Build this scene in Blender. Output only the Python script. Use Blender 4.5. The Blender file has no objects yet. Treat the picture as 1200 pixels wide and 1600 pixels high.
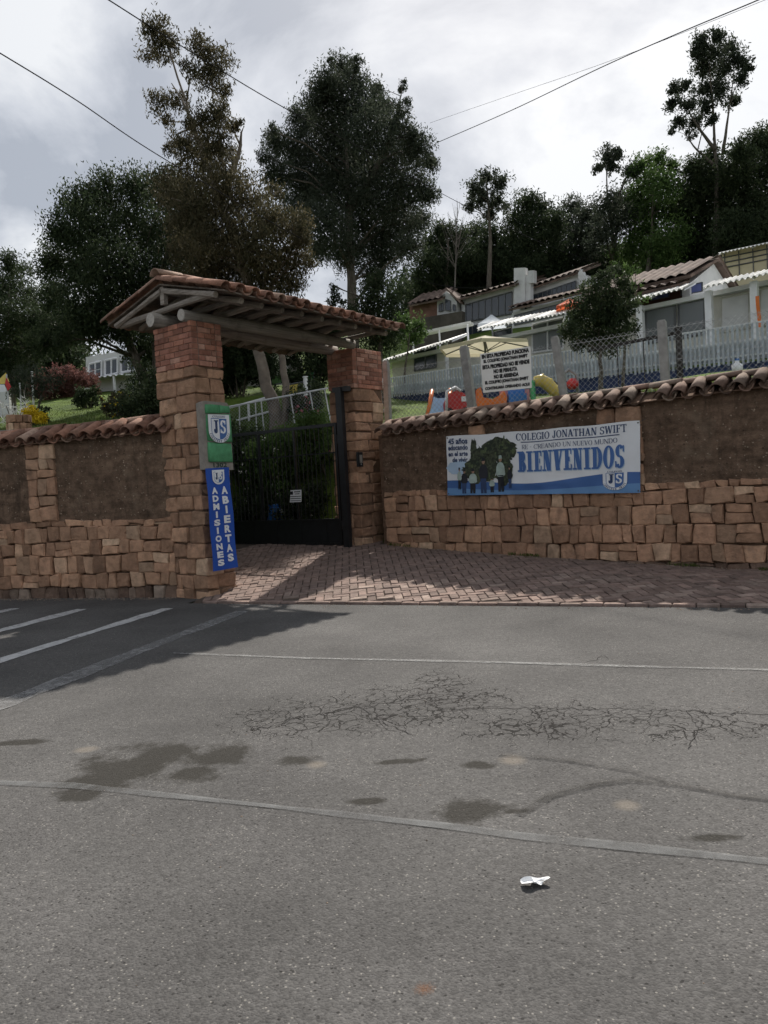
import bpy, bmesh, math, random
import numpy as np
from mathutils import Vector, Matrix

SC = bpy.context.scene
COL = SC.collection
RAD = math.radians

# ------------------------------------------------------------------ camera
PITCH = math.atan(48 / 1200.0)
ROLL = RAD(3.2)
EYE = Vector((0.0, 0.0, 1.6))
FWD = Vector((0, math.cos(PITCH), -math.sin(PITCH)))
UP0 = Vector((0, math.sin(PITCH), math.cos(PITCH)))
RT0 = Vector((1, 0, 0))
RT = RT0 * math.cos(ROLL) - UP0 * math.sin(ROLL)
UP = RT0 * math.sin(ROLL) + UP0 * math.cos(ROLL)
cam_data = bpy.data.cameras.new('camera')
cam_data.sensor_fit = 'VERTICAL'
cam_data.sensor_height = 36.0
cam_data.lens = 27.0
cam_data.clip_start = 0.05
cam_data.clip_end = 3000
cam = bpy.data.objects.new('camera', cam_data)
COL.objects.link(cam)
cam.matrix_world = Matrix(((RT.x, UP.x, -FWD.x, EYE.x), (RT.y, UP.y, -FWD.y, EYE.y), (RT.z, UP.z, -FWD.z, EYE.z), (0, 0, 0, 1)))
SC.camera = cam

# ------------------------------------------------------------------ sky and sun
SUN_EL = RAD(45)
SUN_AZ = (0.24, 0.97)                       # horizontal direction towards the sun (behind the gate)
_l = math.hypot(*SUN_AZ)
SUN_DIR = Vector((SUN_AZ[0] / _l * math.cos(SUN_EL), SUN_AZ[1] / _l * math.cos(SUN_EL), math.sin(SUN_EL)))
world = bpy.data.worlds.new('World')
SC.world = world
world.use_nodes = True
nt = world.node_tree
nt.nodes.clear()
w_out = nt.nodes.new('ShaderNodeOutputWorld')
w_bg = nt.nodes.new('ShaderNodeBackground')
w_bg.inputs['Strength'].default_value = 0.1
sky = nt.nodes.new('ShaderNodeTexSky')
sky.sky_type = 'NISHITA'
sky.sun_disc = False
sky.sun_elevation = SUN_EL
sky.sun_rotation = math.atan2(SUN_AZ[0], SUN_AZ[1])
sky.air_density = 1.0
sky.dust_density = 2.0
tc = nt.nodes.new('ShaderNodeTexCoord')
sep = nt.nodes.new('ShaderNodeSeparateXYZ')
nt.links.new(tc.outputs['Generated'], sep.inputs[0])
def wmath(op, a, b=None):
    n = nt.nodes.new('ShaderNodeMath'); n.operation = op
    for i, v in enumerate((a, b)):
        if v is None: continue
        if isinstance(v, (int, float)): n.inputs[i].default_value = v
        else: nt.links.new(v, n.inputs[i])
    return n.outputs[0]
zz = wmath('ADD', wmath('MAXIMUM', sep.outputs['Z'], 0.0), 0.42)
cmb = nt.nodes.new('ShaderNodeCombineXYZ')
nt.links.new(wmath('DIVIDE', sep.outputs['X'], zz), cmb.inputs[0])
nt.links.new(wmath('DIVIDE', sep.outputs['Y'], zz), cmb.inputs[1])
n1 = nt.nodes.new('ShaderNodeTexNoise')
n1.inputs['Scale'].default_value = 2.3; n1.inputs['Detail'].default_value = 8; n1.inputs['Roughness'].default_value = 0.56; n1.inputs['Distortion'].default_value = 0.35
mp = nt.nodes.new('ShaderNodeMapping'); mp.inputs['Location'].default_value = (3.1, 0.4, 0.2); mp.inputs['Scale'].default_value = (1.0, 1.15, 1)
nt.links.new(cmb.outputs[0], mp.inputs['Vector']); nt.links.new(mp.outputs[0], n1.inputs['Vector'])
ramp = nt.nodes.new('ShaderNodeValToRGB')
ramp.color_ramp.elements[0].position = 0.40; ramp.color_ramp.elements[0].color = (2.9, 3.12, 3.5, 1)
ramp.color_ramp.elements[1].position = 0.60; ramp.color_ramp.elements[1].color = (6.1, 6.2, 6.3, 1)
_e = ramp.color_ramp.elements.new(0.5); _e.color = (4.4, 4.58, 4.9, 1)
nt.links.new(n1.outputs['Fac'], ramp.inputs['Fac'])
# thin high cloud glows a little towards the veiled sun
dotn = nt.nodes.new('ShaderNodeVectorMath'); dotn.operation = 'DOT_PRODUCT'
nt.links.new(tc.outputs['Generated'], dotn.inputs[0]); dotn.inputs[1].default_value = SUN_DIR
glow = wmath('ADD', wmath('MULTIPLY', wmath('POWER', wmath('MAXIMUM', dotn.outputs['Value'], 0.0), 4.0), 0.14), 0.94)
sc_ = nt.nodes.new('ShaderNodeVectorMath'); sc_.operation = 'SCALE'
nt.links.new(ramp.outputs['Color'], sc_.inputs[0]); nt.links.new(glow, sc_.inputs['Scale'])
wmix = nt.nodes.new('ShaderNodeMix'); wmix.data_type = 'RGBA'
wmix.inputs['Factor'].default_value = 0.9
nt.links.new(sky.outputs[0], wmix.inputs['A']); nt.links.new(sc_.outputs[0], wmix.inputs['B'])
nt.links.new(wmix.outputs['Result'], w_bg.inputs['Color'])
nt.links.new(w_bg.outputs[0], w_out.inputs['Surface'])

sun_data = bpy.data.lights.new('sun', 'SUN')
sun_data.energy = 4.5
sun_data.angle = RAD(0.9)
sun_data.color = (1.0, 0.94, 0.86)
sun = bpy.data.objects.new('sun', sun_data)
COL.objects.link(sun)
sun.location = (0, 0, 60)
sun.rotation_euler = SUN_DIR.to_track_quat('Z', 'Y').to_euler()

vs = SC.view_settings
vs.view_transform = 'Standard'; vs.look = 'None'; vs.exposure = 0.55; vs.gamma = 1.0; vs.use_curve_mapping = False
SC.render.engine = 'CYCLES'
SC.cycles.use_denoising = True
SC.cycles.max_bounces = 4
SC.cycles.diffuse_bounces = 2
SC.cycles.glossy_bounces = 2
SC.cycles.use_adaptive_sampling = True
SC.cycles.adaptive_threshold = 0.03
SC.cycles.transparent_max_bounces = 12
SC.cycles.volume_bounces = 0

# ------------------------------------------------------------------ surveying helpers
def ray(px, py):
    return FWD + RT * ((px - 600) / 1200.0) + UP * ((800 - py) / 1200.0)
def at(px, py, Y):
    d = ray(px, py); return EYE + d * (Y / d.y)
def gr(px, py, z=0.0):
    d = ray(px, py); return EYE + d * ((z - EYE.z) / d.z)
class Plane:
    """vertical plane through a, running along h; on(px,py) -> (s,z); pt(s,z,off) -> world (off towards the street)"""
    def __init__(self, a, b):
        self.a = Vector((a[0], a[1], 0)); b = Vector((b[0], b[1], 0))
        self.len = (b - self.a).length
        self.h = (b - self.a).normalized()
        self.n = Vector((self.h.y, -self.h.x, 0))
        if self.n.dot(-self.a) < 0: self.n = -self.n
    def on(self, px, py, off=0.0):
        d = ray(px, py); a = self.a + self.n * off
        t = (a - EYE).dot(self.n) / d.dot(self.n)
        p = EYE + d * t
        return ((p - a).dot(self.h), p.z)
    def pt(self, s, z, off=0.0):
        p = self.a + self.h * s + self.n * off
        return Vector((p.x, p.y, z))

# ------------------------------------------------------------------ object helpers
def root_loc(o):
    while o.parent: o = o.parent
    return o.location
def tag(o, label=None, cat=None, group=None, kind=None):
    if label: o['label'] = label
    if cat: o['category'] = cat
    if group: o['group'] = group
    if kind: o['kind'] = kind
    return o
def thing(name, loc, label, cat, group=None):
    o = bpy.data.objects.new(name, None)
    o.empty_display_size = 0.2
    COL.objects.link(o); o.location = loc
    return tag(o, label, cat, group)
def place(name, me, mat_world, parent):
    """link a (shared) mesh with a world matrix under a parent"""
    o = bpy.data.objects.new(name, me); COL.objects.link(o)
    m = mat_world.copy()
    if parent is not None:
        m.translation = m.translation - root_loc(parent); o.parent = parent
    o.matrix_local = m
    return o
class MB:
    def __init__(self): self.v = []; self.f = []
    def add(self, vs, fs):
        b = len(self.v); self.v.extend([tuple(p) for p in vs]); self.f.extend([tuple(i + b for i in f) for f in fs]); return self
    def box(self, c, size, ax=None):
        c = Vector(c); ax = ax or (Vector((1, 0, 0)), Vector((0, 1, 0)), Vector((0, 0, 1)))
        e = [Vector(a) * (s / 2) for a, s in zip(ax, size)]
        vs = [c + e[0] * i + e[1] * j + e[2] * k for i in (-1, 1) for j in (-1, 1) for k in (-1, 1)]
        return self.add(vs, [(0, 1, 3, 2), (4, 6, 7, 5), (0, 4, 5, 1), (2, 3, 7, 6), (0, 2, 6, 4), (1, 5, 7, 3)])
    def hexa(self, b, t):
        """b: four bottom points, t: four top points (same order)"""
        return self.add(list(b) + list(t), [(3, 2, 1, 0), (4, 5, 6, 7), (0, 1, 5, 4), (1, 2, 6, 5), (2, 3, 7, 6), (3, 0, 4, 7)])
    def poly(self, pts, thick=None):
        n = len(pts)
        if thick is None: return self.add(pts, [tuple(range(n))])
        t = Vector(thick); q = [Vector(p) + t for p in pts]
        return self.add(list(pts) + q, [tuple(range(n))[::-1], tuple(range(n, 2 * n))] + [(i, (i + 1) % n, n + (i + 1) % n, n + i) for i in range(n)])
    def tube(self, pts, rad, n=8, cap=True):
        pts = [Vector(p) for p in pts]
        if not isinstance(rad, (list, tuple)): rad = [rad] * len(pts)
        vs = []; prev = None
        for i, p in enumerate(pts):
            d = (pts[min(i + 1, len(pts) - 1)] - pts[max(i - 1, 0)]).normalized()
            if prev is None:
                a = Vector((0, 0, 1)) if abs(d.z) < 0.9 else Vector((1, 0, 0))
                x = d.cross(a).normalized()
            else:
                x = (prev - d * prev.dot(d)).normalized()
            prev = x; y = d.cross(x)
            for k in range(n):
                th = 2 * math.pi * k / n
                vs.append(p + (x * math.cos(th) + y * math.sin(th)) * rad[i])
        fs = [(i * n + k, i * n + (k + 1) % n, (i + 1) * n + (k + 1) % n, (i + 1) * n + k) for i in range(len(pts) - 1) for k in range(n)]
        if cap: fs += [tuple(range(n))[::-1], tuple((len(pts) - 1) * n + k for k in range(n))]
        return self.add(vs, fs)
    def grid(self, fn, nu, nv):
        vs = [fn(i / nu, j / nv) for i in range(nu + 1) for j in range(nv + 1)]
        w = nv + 1
        return self.add(vs, [(i * w + j, (i + 1) * w + j, (i + 1) * w + j + 1, i * w + j + 1) for i in range(nu) for j in range(nv)])
    def lathe(self, base, prof, n=14):
        base = Vector(base); vs = []
        for r, z in prof:
            for k in range(n):
                th = 2 * math.pi * k / n
                vs.append(base + Vector((r * math.cos(th), r * math.sin(th), z)))
        fs = [(i * n + k, i * n + (k + 1) % n, (i + 1) * n + (k + 1) % n, (i + 1) * n + k) for i in range(len(prof) - 1) for k in range(n)]
        fs += [tuple(range(n))[::-1], tuple((len(prof) - 1) * n + k for k in range(n))]
        return self.add(vs, fs)
    def build(self, name, mat, parent=None, smooth=False, loc=None):
        me = bpy.data.meshes.new(name)
        o = bpy.data.objects.new(name, me); COL.objects.link(o)
        if parent is not None:
            o.parent = parent; L = root_loc(parent)
        else:
            if loc is None:
                a = np.array(self.v); loc = ((a[:, 0].min() + a[:, 0].max()) / 2, (a[:, 1].min() + a[:, 1].max()) / 2, a[:, 2].min())
            o.location = loc; L = Vector(loc)
        me.from_pydata([(p[0] - L[0], p[1] - L[1], p[2] - L[2]) for p in self.v], [], self.f)
        if smooth:
            for p in me.polygons: p.use_smooth = True
        me.materials.append(mat)
        return o
def raw_mesh(name, V, F, mat, smooth=False):
    me = bpy.data.meshes.new(name); me.from_pydata([tuple(v) for v in V], [], F)
    if smooth:
        for p in me.polygons: p.use_smooth = True
    me.materials.append(mat); me.update(); return me
def basis(x, y, z, loc):
    return Matrix(((x.x, y.x, z.x, loc[0]), (x.y, y.y, z.y, loc[1]), (x.z, y.z, z.z, loc[2]), (0, 0, 0, 1)))
ZUP = Vector((0, 0, 1))

# ------------------------------------------------------------------ materials
class NT:
    def __init__(self, name):
        self.m = bpy.data.materials.new(name); self.m.use_nodes = True
        self.t = self.m.node_tree; self.t.nodes.clear()
        self.out = self.t.nodes.new('ShaderNodeOutputMaterial')
        self.b = self.t.nodes.new('ShaderNodeBsdfPrincipled')
        self.t.links.new(self.b.outputs[0], self.out.inputs['Surface'])
        self._pos = None
    def n(self, typ, **kw):
        n = self.t.nodes.new(typ)
        for k, v in kw.items(): setattr(n, k, v)
        return n
    def l(self, a, b): self.t.links.new(a, b)
    def setin(self, sock, v):
        if hasattr(v, 'is_linked') or isinstance(v, bpy.types.NodeSocket): self.l(v, sock)
        else: sock.default_value = v
    @property
    def pos(self):
        if self._pos is None: self._pos = self.n('ShaderNodeNewGeometry').outputs['Position']
        return self._pos
    def noise(self, scale, detail=4, rough=0.55, vec=None, dist=0.0):
        n = self.n('ShaderNodeTexNoise'); n.inputs['Scale'].default_value = scale; n.inputs['Detail'].default_value = detail
        n.inputs['Roughness'].default_value = rough; n.inputs['Distortion'].default_value = dist
        self.l(vec if vec is not None else self.pos, n.inputs['Vector']); return n.outputs['Fac']
    def vor(self, scale, feature='F1', vec=None, rnd=1.0):
        n = self.n('ShaderNodeTexVoronoi', feature=feature); n.inputs['Scale'].default_value = scale; n.inputs['Randomness'].default_value = rnd
        self.l(vec if vec is not None else self.pos, n.inputs['Vector']); return n
    def math(self, op, a, b=0.0, clamp=False):
        n = self.n('ShaderNodeMath', operation=op); n.use_clamp = clamp
        self.setin(n.inputs[0], a); self.setin(n.inputs[1], b); return n.outputs[0]
    def rng(self, v, a, b, c=0.0, d=1.0):
        n = self.n('ShaderNodeMapRange'); self.l(v, n.inputs['Value'])
        for k, x in zip(('From Min', 'From Max', 'To Min', 'To Max'), (a, b, c, d)): n.inputs[k].default_value = x
        return n.outputs[0]
    def mix(self, fac, a, b, mode='MIX'):
        n = self.n('ShaderNodeMix', data_type='RGBA', blend_type=mode)
        self.setin(n.inputs['Factor'], fac)
        for s, v in ((n.inputs['A'], a), (n.inputs['B'], b)):
            if isinstance(v, (tuple, list)): s.default_value = (*v[:3], 1)
            else: self.l(v, s)
        return n.outputs['Result']
    def scale(self, col, fac):
        n = self.n('ShaderNodeVectorMath', operation='SCALE')
        if isinstance(col, (tuple, list)): n.inputs[0].default_value = col[:3]
        else: self.l(col, n.inputs[0])
        self.setin(n.inputs['Scale'], fac); return n.outputs[0]
    def rand(self): return self.n('ShaderNodeObjectInfo').outputs['Random']
    def bump(self, h, strength=0.4, dist=0.02):
        n = self.n('ShaderNodeBump'); n.inputs['Strength'].default_value = strength; n.inputs['Distance'].default_value = dist
        self.l(h, n.inputs['Height']); self.l(n.outputs[0], self.b.inputs['Normal']); return n
    def fin(self, col, rough=0.8, metal=0.0, spec=0.3):
        if isinstance(col, (tuple, list)): self.b.inputs['Base Color'].default_value = (*col[:3], 1)
        else: self.l(col, self.b.inputs['Base Color'])
        self.setin(self.b.inputs['Roughness'], rough); self.b.inputs['Metallic'].default_value = metal
        self.b.inputs['Specular IOR Level'].default_value = spec
        return self.m
def simple(name, col, rough=0.6, var=0.15, scale=6.0, bump=0.1, bscale=60.0, rnd=0.0, metal=0.0, spec=0.3, col2=None, stain=0.0, bd=0.01):
    t = NT(name)
    f = t.rng(t.noise(scale, 5), 0.3, 0.7, 1 - var, 1 + var)
    c = t.scale(col, f)
    if col2 is not None:
        c = t.mix(t.rng(t.noise(scale * 0.6, 5, 0.6), 0.45, 0.65), c, col2)
    if rnd: c = t.scale(c, t.rng(t.rand(), 0, 1, 1 - rnd, 1 + rnd))
    if stain: c = t.mix(t.rng(t.noise(scale * 0.35, 7, 0.65), 0.5, 0.72, 0, stain), c, (0.05, 0.045, 0.038))
    if bump: t.bump(t.noise(bscale, 4), bump, bd)
    return t.fin(c, rough, metal, spec)

def stone_mat(name, ca, cb, cc, rnd=0.35, bs=1.0):
    t = NT(name); r = t.rand()
    c = t.mix(t.rng(r, 0.0, 0.75), ca, cb)
    c = t.mix(t.rng(t.math('FRACT', t.math('MULTIPLY', r, 7.31)), 0.72, 1.0), c, cc)
    c = t.scale(c, t.rng(t.math('FRACT', t.math('MULTIPLY', r, 17.7)), 0, 1, 1 - rnd, 1 + rnd * 0.8))
    c = t.scale(c, t.rng(t.noise(9, 6, 0.6), 0.3, 0.7, 0.72, 1.25))
    c = t.mix(t.rng(t.noise(3.2, 6, 0.65), 0.55, 0.75, 0, 0.55), c, (0.075, 0.055, 0.045))
    c = t.mix(t.rng(t.noise(38, 3, 0.6), 0.62, 0.72, 0, 0.5), c, (0.34, 0.27, 0.2))
    h = t.math('ADD', t.noise(14, 6, 0.62), t.math('MULTIPLY', t.noise(70, 3), 0.35))
    t.bump(h, 0.9 * bs, 0.035)
    return t.fin(c, 0.9, spec=0.15)

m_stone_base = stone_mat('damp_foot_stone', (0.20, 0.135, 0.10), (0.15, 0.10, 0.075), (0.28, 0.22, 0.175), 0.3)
m_stone = stone_mat('sandstone',  (0.47, 0.285, 0.182), (0.37, 0.22, 0.142), (0.56, 0.39, 0.265))
m_brick = stone_mat('red_brick', (0.40, 0.185, 0.125), (0.31, 0.145, 0.105), (0.47, 0.28, 0.21), 0.28, 0.6)
m_mortar = simple('earth_mortar', (0.15, 0.097, 0.067), 0.95, 0.3, 12, 0.8, 50, spec=0.1, bd=0.02)
m_tile = stone_mat('clay_roof_tile', (0.30, 0.155, 0.105), (0.21, 0.122, 0.09), (0.33, 0.23, 0.175), 0.35, 0.4)
m_tile_old = stone_mat('weathered_roof_tile', (0.20, 0.125, 0.095), (0.145, 0.10, 0.078), (0.27, 0.21, 0.165), 0.35, 0.5)
def adobe_mat():
    t = NT('rammed_earth')
    c = t.scale((0.145, 0.098, 0.068), t.rng(t.noise(7, 6, 0.7), 0.3, 0.7, 0.5, 1.5))
    mp = t.n('ShaderNodeMapping'); mp.inputs['Scale'].default_value = (0.6, 0.6, 7.0); t.l(t.pos, mp.inputs['Vector'])
    c = t.scale(c, t.rng(t.noise(1.3, 5, 0.6, mp.outputs[0]), 0.35, 0.65, 0.8, 1.2))
    v = t.vor(21); peb = t.rng(v.outputs['Distance'], 0.0, 0.40, 1, 0)
    keep = t.math('GREATER_THAN', t.math('FRACT', t.math('MULTIPLY', v.outputs['Color'], 11.1)), 0.62)
    pm = t.math('MULTIPLY', t.math('GREATER_THAN', peb, 0.35), keep)
    pc = t.mix(t.math('FRACT', t.math('MULTIPLY', v.outputs['Color'], 3.3)), (0.06, 0.042, 0.03), (0.40, 0.31, 0.23))
    c = t.mix(t.math('MULTIPLY', pm, 0.95), c, pc)
    mz = t.n('ShaderNodeMapping'); mz.inputs['Scale'].default_value = (5, 5, 0.55); t.l(t.pos, mz.inputs['Vector'])
    c = t.mix(t.rng(t.noise(1.5, 5, 0.6, mz.outputs[0]), 0.54, 0.68, 0, 0.55), c, (0.05, 0.036, 0.027))
    c = t.mix(t.rng(t.noise(1.9, 6, 0.6), 0.58, 0.7, 0, 0.5), c, (0.23, 0.175, 0.125))
    h = t.math('ADD', t.math('ADD', t.noise(9, 7, 0.7), t.math('MULTIPLY', t.noise(60, 4, 0.6), 0.4)), t.math('MULTIPLY', t.math('MULTIPLY', peb, keep), 0.35))
    t.bump(h, 0.9, 0.04)
    return t.fin(c, 0.95, spec=0.1)
m_adobe = adobe_mat()
def wood_mat(name, ca, cb, axis):
    t = NT(name)
    rot = Matrix(((axis.x, axis.y, axis.z), (-axis.y, axis.x, 0), (0, 0, 1)))
    n = t.n('ShaderNodeVectorRotate', rotation_type='Z_AXIS'); n.inputs['Angle'].default_value = -math.atan2(axis.y, axis.x); t.l(t.pos, n.inputs['Vector'])
    mp = t.n('ShaderNodeMapping'); mp.inputs['Scale'].default_value = (1.2, 24, 24); t.l(n.outputs[0], mp.inputs['Vector'])
    g = t.noise(1.6, 6, 0.65, mp.outputs[0], 0.4)
    c = t.mix(t.rng(g, 0.3, 0.7), ca, cb)
    c = t.scale(c, t.rng(t.rand(), 0, 1, 0.7, 1.25))
    c = t.mix(t.rng(t.noise(4, 5, 0.6), 0.55, 0.75, 0, 0.6), c, (0.06, 0.05, 0.042))
    t.bump(g, 0.6, 0.012)
    return t.fin(c, 0.85, spec=0.2)
G_AX = Vector((0.62, 0.785, 0)).normalized()          # along the gate roof, away from the street
N_AX = Vector((0.785, -0.62, 0)).normalized()         # across it, towards the street
m_log = wood_mat('weathered_log', (0.17, 0.15, 0.132), (0.36, 0.33, 0.29), G_AX)
m_pole = wood_mat('weathered_pole', (0.17, 0.148, 0.128), (0.36, 0.32, 0.28), N_AX)
m_deck = wood_mat('dark_roof_board', (0.12, 0.10, 0.083), (0.21, 0.175, 0.145), N_AX)
m_logend = simple('sawn_log_end', (0.42, 0.39, 0.35), 0.85, 0.2, 30, 0.4, 80)
m_black = simple('black_gate_paint', (0.012, 0.013, 0.015), 0.45, 0.3, 8, 0.15, 80, spec=0.4)
m_white = simple('white_paint', (0.72, 0.73, 0.74), 0.6, 0.08, 3, 0.08, 60, stain=0.12)
m_wall_w = simple('white_plaster', (0.60, 0.605, 0.60), 0.85, 0.1, 1.5, 0.2, 40, stain=0.3)
m_wall_c = simple('cream_plaster', (0.55, 0.54, 0.48), 0.85, 0.1, 1.5, 0.2, 40, stain=0.3)
m_pipe = simple('white_pipe_paint', (0.55, 0.56, 0.57), 0.5, 0.12, 9, 0.1, 60, stain=0.2)
m_conc = simple('concrete', (0.30, 0.295, 0.28), 0.9, 0.18, 10, 0.5, 70, stain=0.25)
m_cement = simple('cement_render', (0.25, 0.225, 0.195), 0.9, 0.2, 10, 0.5, 50, stain=0.2)
m_green = simple('green_wall_paint', (0.075, 0.26, 0.12), 0.7, 0.22, 12, 0.5, 40, stain=0.18)
m_wire = simple('galvanised_wire', (0.34, 0.35, 0.36), 0.5, 0.1, 20, 0, metal=0.4)
m_cable = simple('black_cable', (0.03, 0.03, 0.032), 1.0, 0.1, 4, 0, spec=0.0)
m_glass = NT('dark_window_glass').fin((0.035, 0.045, 0.058), 0.12, 0, 0.6)
m_glass2 = NT('grey_window_glass').fin((0.15, 0.165, 0.17), 0.18, 0, 0.6)
m_frame = simple('grey_window_frame', (0.12, 0.125, 0.13), 0.6, 0.1, 5, 0)
m_corr = simple('white_corrugated_sheet', (0.62, 0.62, 0.59), 0.6, 0.1, 4, 0.1, 40, stain=0.2)
m_bark = NT('bark')
_mp = m_bark.n('ShaderNodeMapping'); _mp.inputs['Scale'].default_value = (9, 9, 1.6); m_bark.l(m_bark.pos, _mp.inputs['Vector'])
_g = m_bark.noise(2.0, 6, 0.65, _mp.outputs[0])
m_bark.bump(_g, 0.8, 0.04)
m_bark = m_bark.fin(m_bark.mix(m_bark.rng(_g, 0.3, 0.7), (0.05, 0.042, 0.034), (0.17, 0.15, 0.125)), 0.95, spec=0.1)
m_soil = simple('bare_soil', (0.10, 0.072, 0.05), 0.95, 0.3, 6, 0.6, 30, spec=0.1)
def leaf_mat(name, ca, cb, trans=0.28):
    t = NT(name)
    at_ = t.n('ShaderNodeAttribute'); at_.attribute_name = 'tint'
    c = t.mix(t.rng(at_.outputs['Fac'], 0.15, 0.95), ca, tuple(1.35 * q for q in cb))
    t.fin(c, 0.7, spec=0.08)
    tr = t.n('ShaderNodeBsdfTranslucent'); t.l(t.scale(c, 1.3), tr.inputs['Color'])
    mx = t.n('ShaderNodeMixShader'); mx.inputs[0].default_value = trans
    t.l(t.b.outputs[0], mx.inputs[1]); t.l(tr.outputs[0], mx.inputs[2]); t.l(mx.outputs[0], t.out.inputs['Surface'])
    return t.m
m_leaf_dark = leaf_mat('dark_evergreen_leaf', (0.022, 0.034, 0.018), (0.05, 0.066, 0.032))
m_leaf_olive = leaf_mat('olive_leaf', (0.04, 0.041, 0.022), (0.098, 0.084, 0.05))
m_leaf_grey = leaf_mat('grey_green_leaf', (0.03, 0.040, 0.028), (0.062, 0.072, 0.05))
m_leaf_green = leaf_mat('fresh_green_leaf', (0.04, 0.075, 0.022), (0.09, 0.14, 0.045))
m_leaf_yel = leaf_mat('yellow_flower', (0.55, 0.38, 0.02), (0.7, 0.55, 0.05))
m_leaf_pink = leaf_mat('pink_blossom', (0.10, 0.05, 0.045), (0.16, 0.075, 0.065))
m_leaf_white = leaf_mat('white_blossom', (0.62, 0.6, 0.55), (0.75, 0.74, 0.7))
m_leaf_rose = leaf_mat('pink_rose_petal', (0.6, 0.16, 0.2), (0.75, 0.3, 0.33))
m_grass = leaf_mat('grass_blade', (0.05, 0.075, 0.02), (0.11, 0.13, 0.04))
# ================================================================== SETTING: terrain, road, driveway
rng = random.Random(7)
WL = Plane((-12.0, 14.556), (-3.22, 11.724))          # left wall, front face
WR = Plane((0.02, 14.18), (9.2, 7.19))                # right wall, front face
L_NEAR = Vector((-2.65, 11.25, 0)); LW, LD = 0.90, 0.56   # left gate pillar: near corner, width across, depth along
R_NEAR = Vector((-0.42, 14.20, 0)); RW, RD = 0.64, 0.86   # right gate pillar
L_CEN = L_NEAR - N_AX * LW / 2 + G_AX * LD / 2
R_CEN = R_NEAR - N_AX * RW / 2 + G_AX * RD / 2
EDGE_A = Vector((-2.55, 10.89, 0)); EDGE_B = Vector((4.09, 8.25, 0))
EDGE_H = (EDGE_B - EDGE_A).normalized(); EDGE_N = Vector((-EDGE_H.y, EDGE_H.x, 0))
def smooth(t): t = max(0.0, min(1.0, t)); return t * t * (3 - 2 * t)
def drive_z(x, y):
    p = (Vector((x, y, 0)) - EDGE_A).dot(EDGE_N)
    if p <= 0: return 0.0
    f = min(1.25, p / 3.87)
    return 0.02 + 0.41 * f * (1 - 0.62 * max(0.0, min(1.0, (x + 0.4) / 5.4)))
def front_y(x):
    if x < -3.3: return WL.a.y + (x - WL.a.x) * WL.h.y / WL.h.x
    if x > 0.05: return WR.a.y + (x - WR.a.x) * WR.h.y / WR.h.x
    return 11.72 + (x + 3.3) / 3.35 * (14.16 - 11.72)
def hill_z(x, y):
    q = max(0.0, y - front_y(x))
    left = 2.42 + 0.185 * q + 0.12 * max(0.0, q - 28)
    right = 2.42 + 0.115 * q + 0.085 * max(0.0, q - 15) + 0.13 * max(0.0, q - 21)
    w = smooth((x + 4) / 8.0)
    z = left * (1 - w) + right * w
    z = min(z, 12.6 + 0.012 * q)
    bumpy = 0.10 * math.sin(x * 0.9 + y * 0.5) * math.sin(y * 0.7 - x * 0.3)
    return z + bumpy * min(1, q / 4)
def terrain_z(x, y):
    z = hill_z(x, y)
    # the gate court: level with the driveway, then a planted bank
    if -5.2 < x < 0.6:
        yb = 15.35 - 0.5 * (x + 0.7)
        court = drive_z(x, y) - 0.08 if y < yb else 0.42 + 1.05 * (y - yb)
        wx = smooth((x + 4.3) / 0.9) * (1 - smooth((x + 0.0) / 0.35))
        z = min(z, court) * wx + z * (1 - wx)
    return z

tt = NT('hillside_turf')
_c = tt.mix(tt.rng(tt.noise(0.9, 6, 0.6), 0.4, 0.62), (0.10, 0.15, 0.028), (0.06, 0.092, 0.025))
_c = tt.mix(tt.rng(tt.noise(2.6, 5, 0.65), 0.58, 0.72, 0, 0.7), _c, (0.10, 0.075, 0.048))
_c = tt.scale(_c, tt.rng(tt.noise(30, 3), 0.3, 0.7, 0.7, 1.3))
tt.bump(tt.noise(40, 5, 0.65), 0.9, 0.05)
m_turf = tt.fin(_c, 0.95, spec=0.1)

gm = MB(); gm.grid(lambda u, v: Vector((-900 + 1800 * u, -900 + 1800 * v, -0.03)), 6, 6)
m_field = simple('far_ground', (0.075, 0.085, 0.04), 0.95, 0.3, 0.05, 0)
tag(gm.build('ground', m_field, loc=(0, 0, -0.03)), kind='structure')

xs = sorted(set([-70 + 5 * i for i in range(11)] + [-20 + 0.8 * i for i in range(20)] + [-4.4 + 0.18 * i for i in range(31)] + [1.4 + 0.7 * i for i in range(20)] + [16 + 4 * i for i in range(16)]))
qs = [0.30, 0.7, 1.2] + [1.8 + 0.5 * i for i in range(14)] + [9.5 + 1.2 * i for i in range(20)] + [34.5 + 4 * i for i in range(12)] + [90, 120, 180, 320, 600]
V = []; F = []
for x in xs:
    for q in qs:
        y = front_y(x) + q; V.append((x, y, terrain_z(x, y)))
w = len(qs)
for i in range(len(xs) - 1):
    for j in range(w - 1): F.append((i * w + j, (i + 1) * w + j, (i + 1) * w + j + 1, i * w + j + 1))
tm = MB(); tm.add(V, F)
tag(tm.build('hillside', m_turf, smooth=True, loc=(0, 12, 0)), kind='structure')

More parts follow.
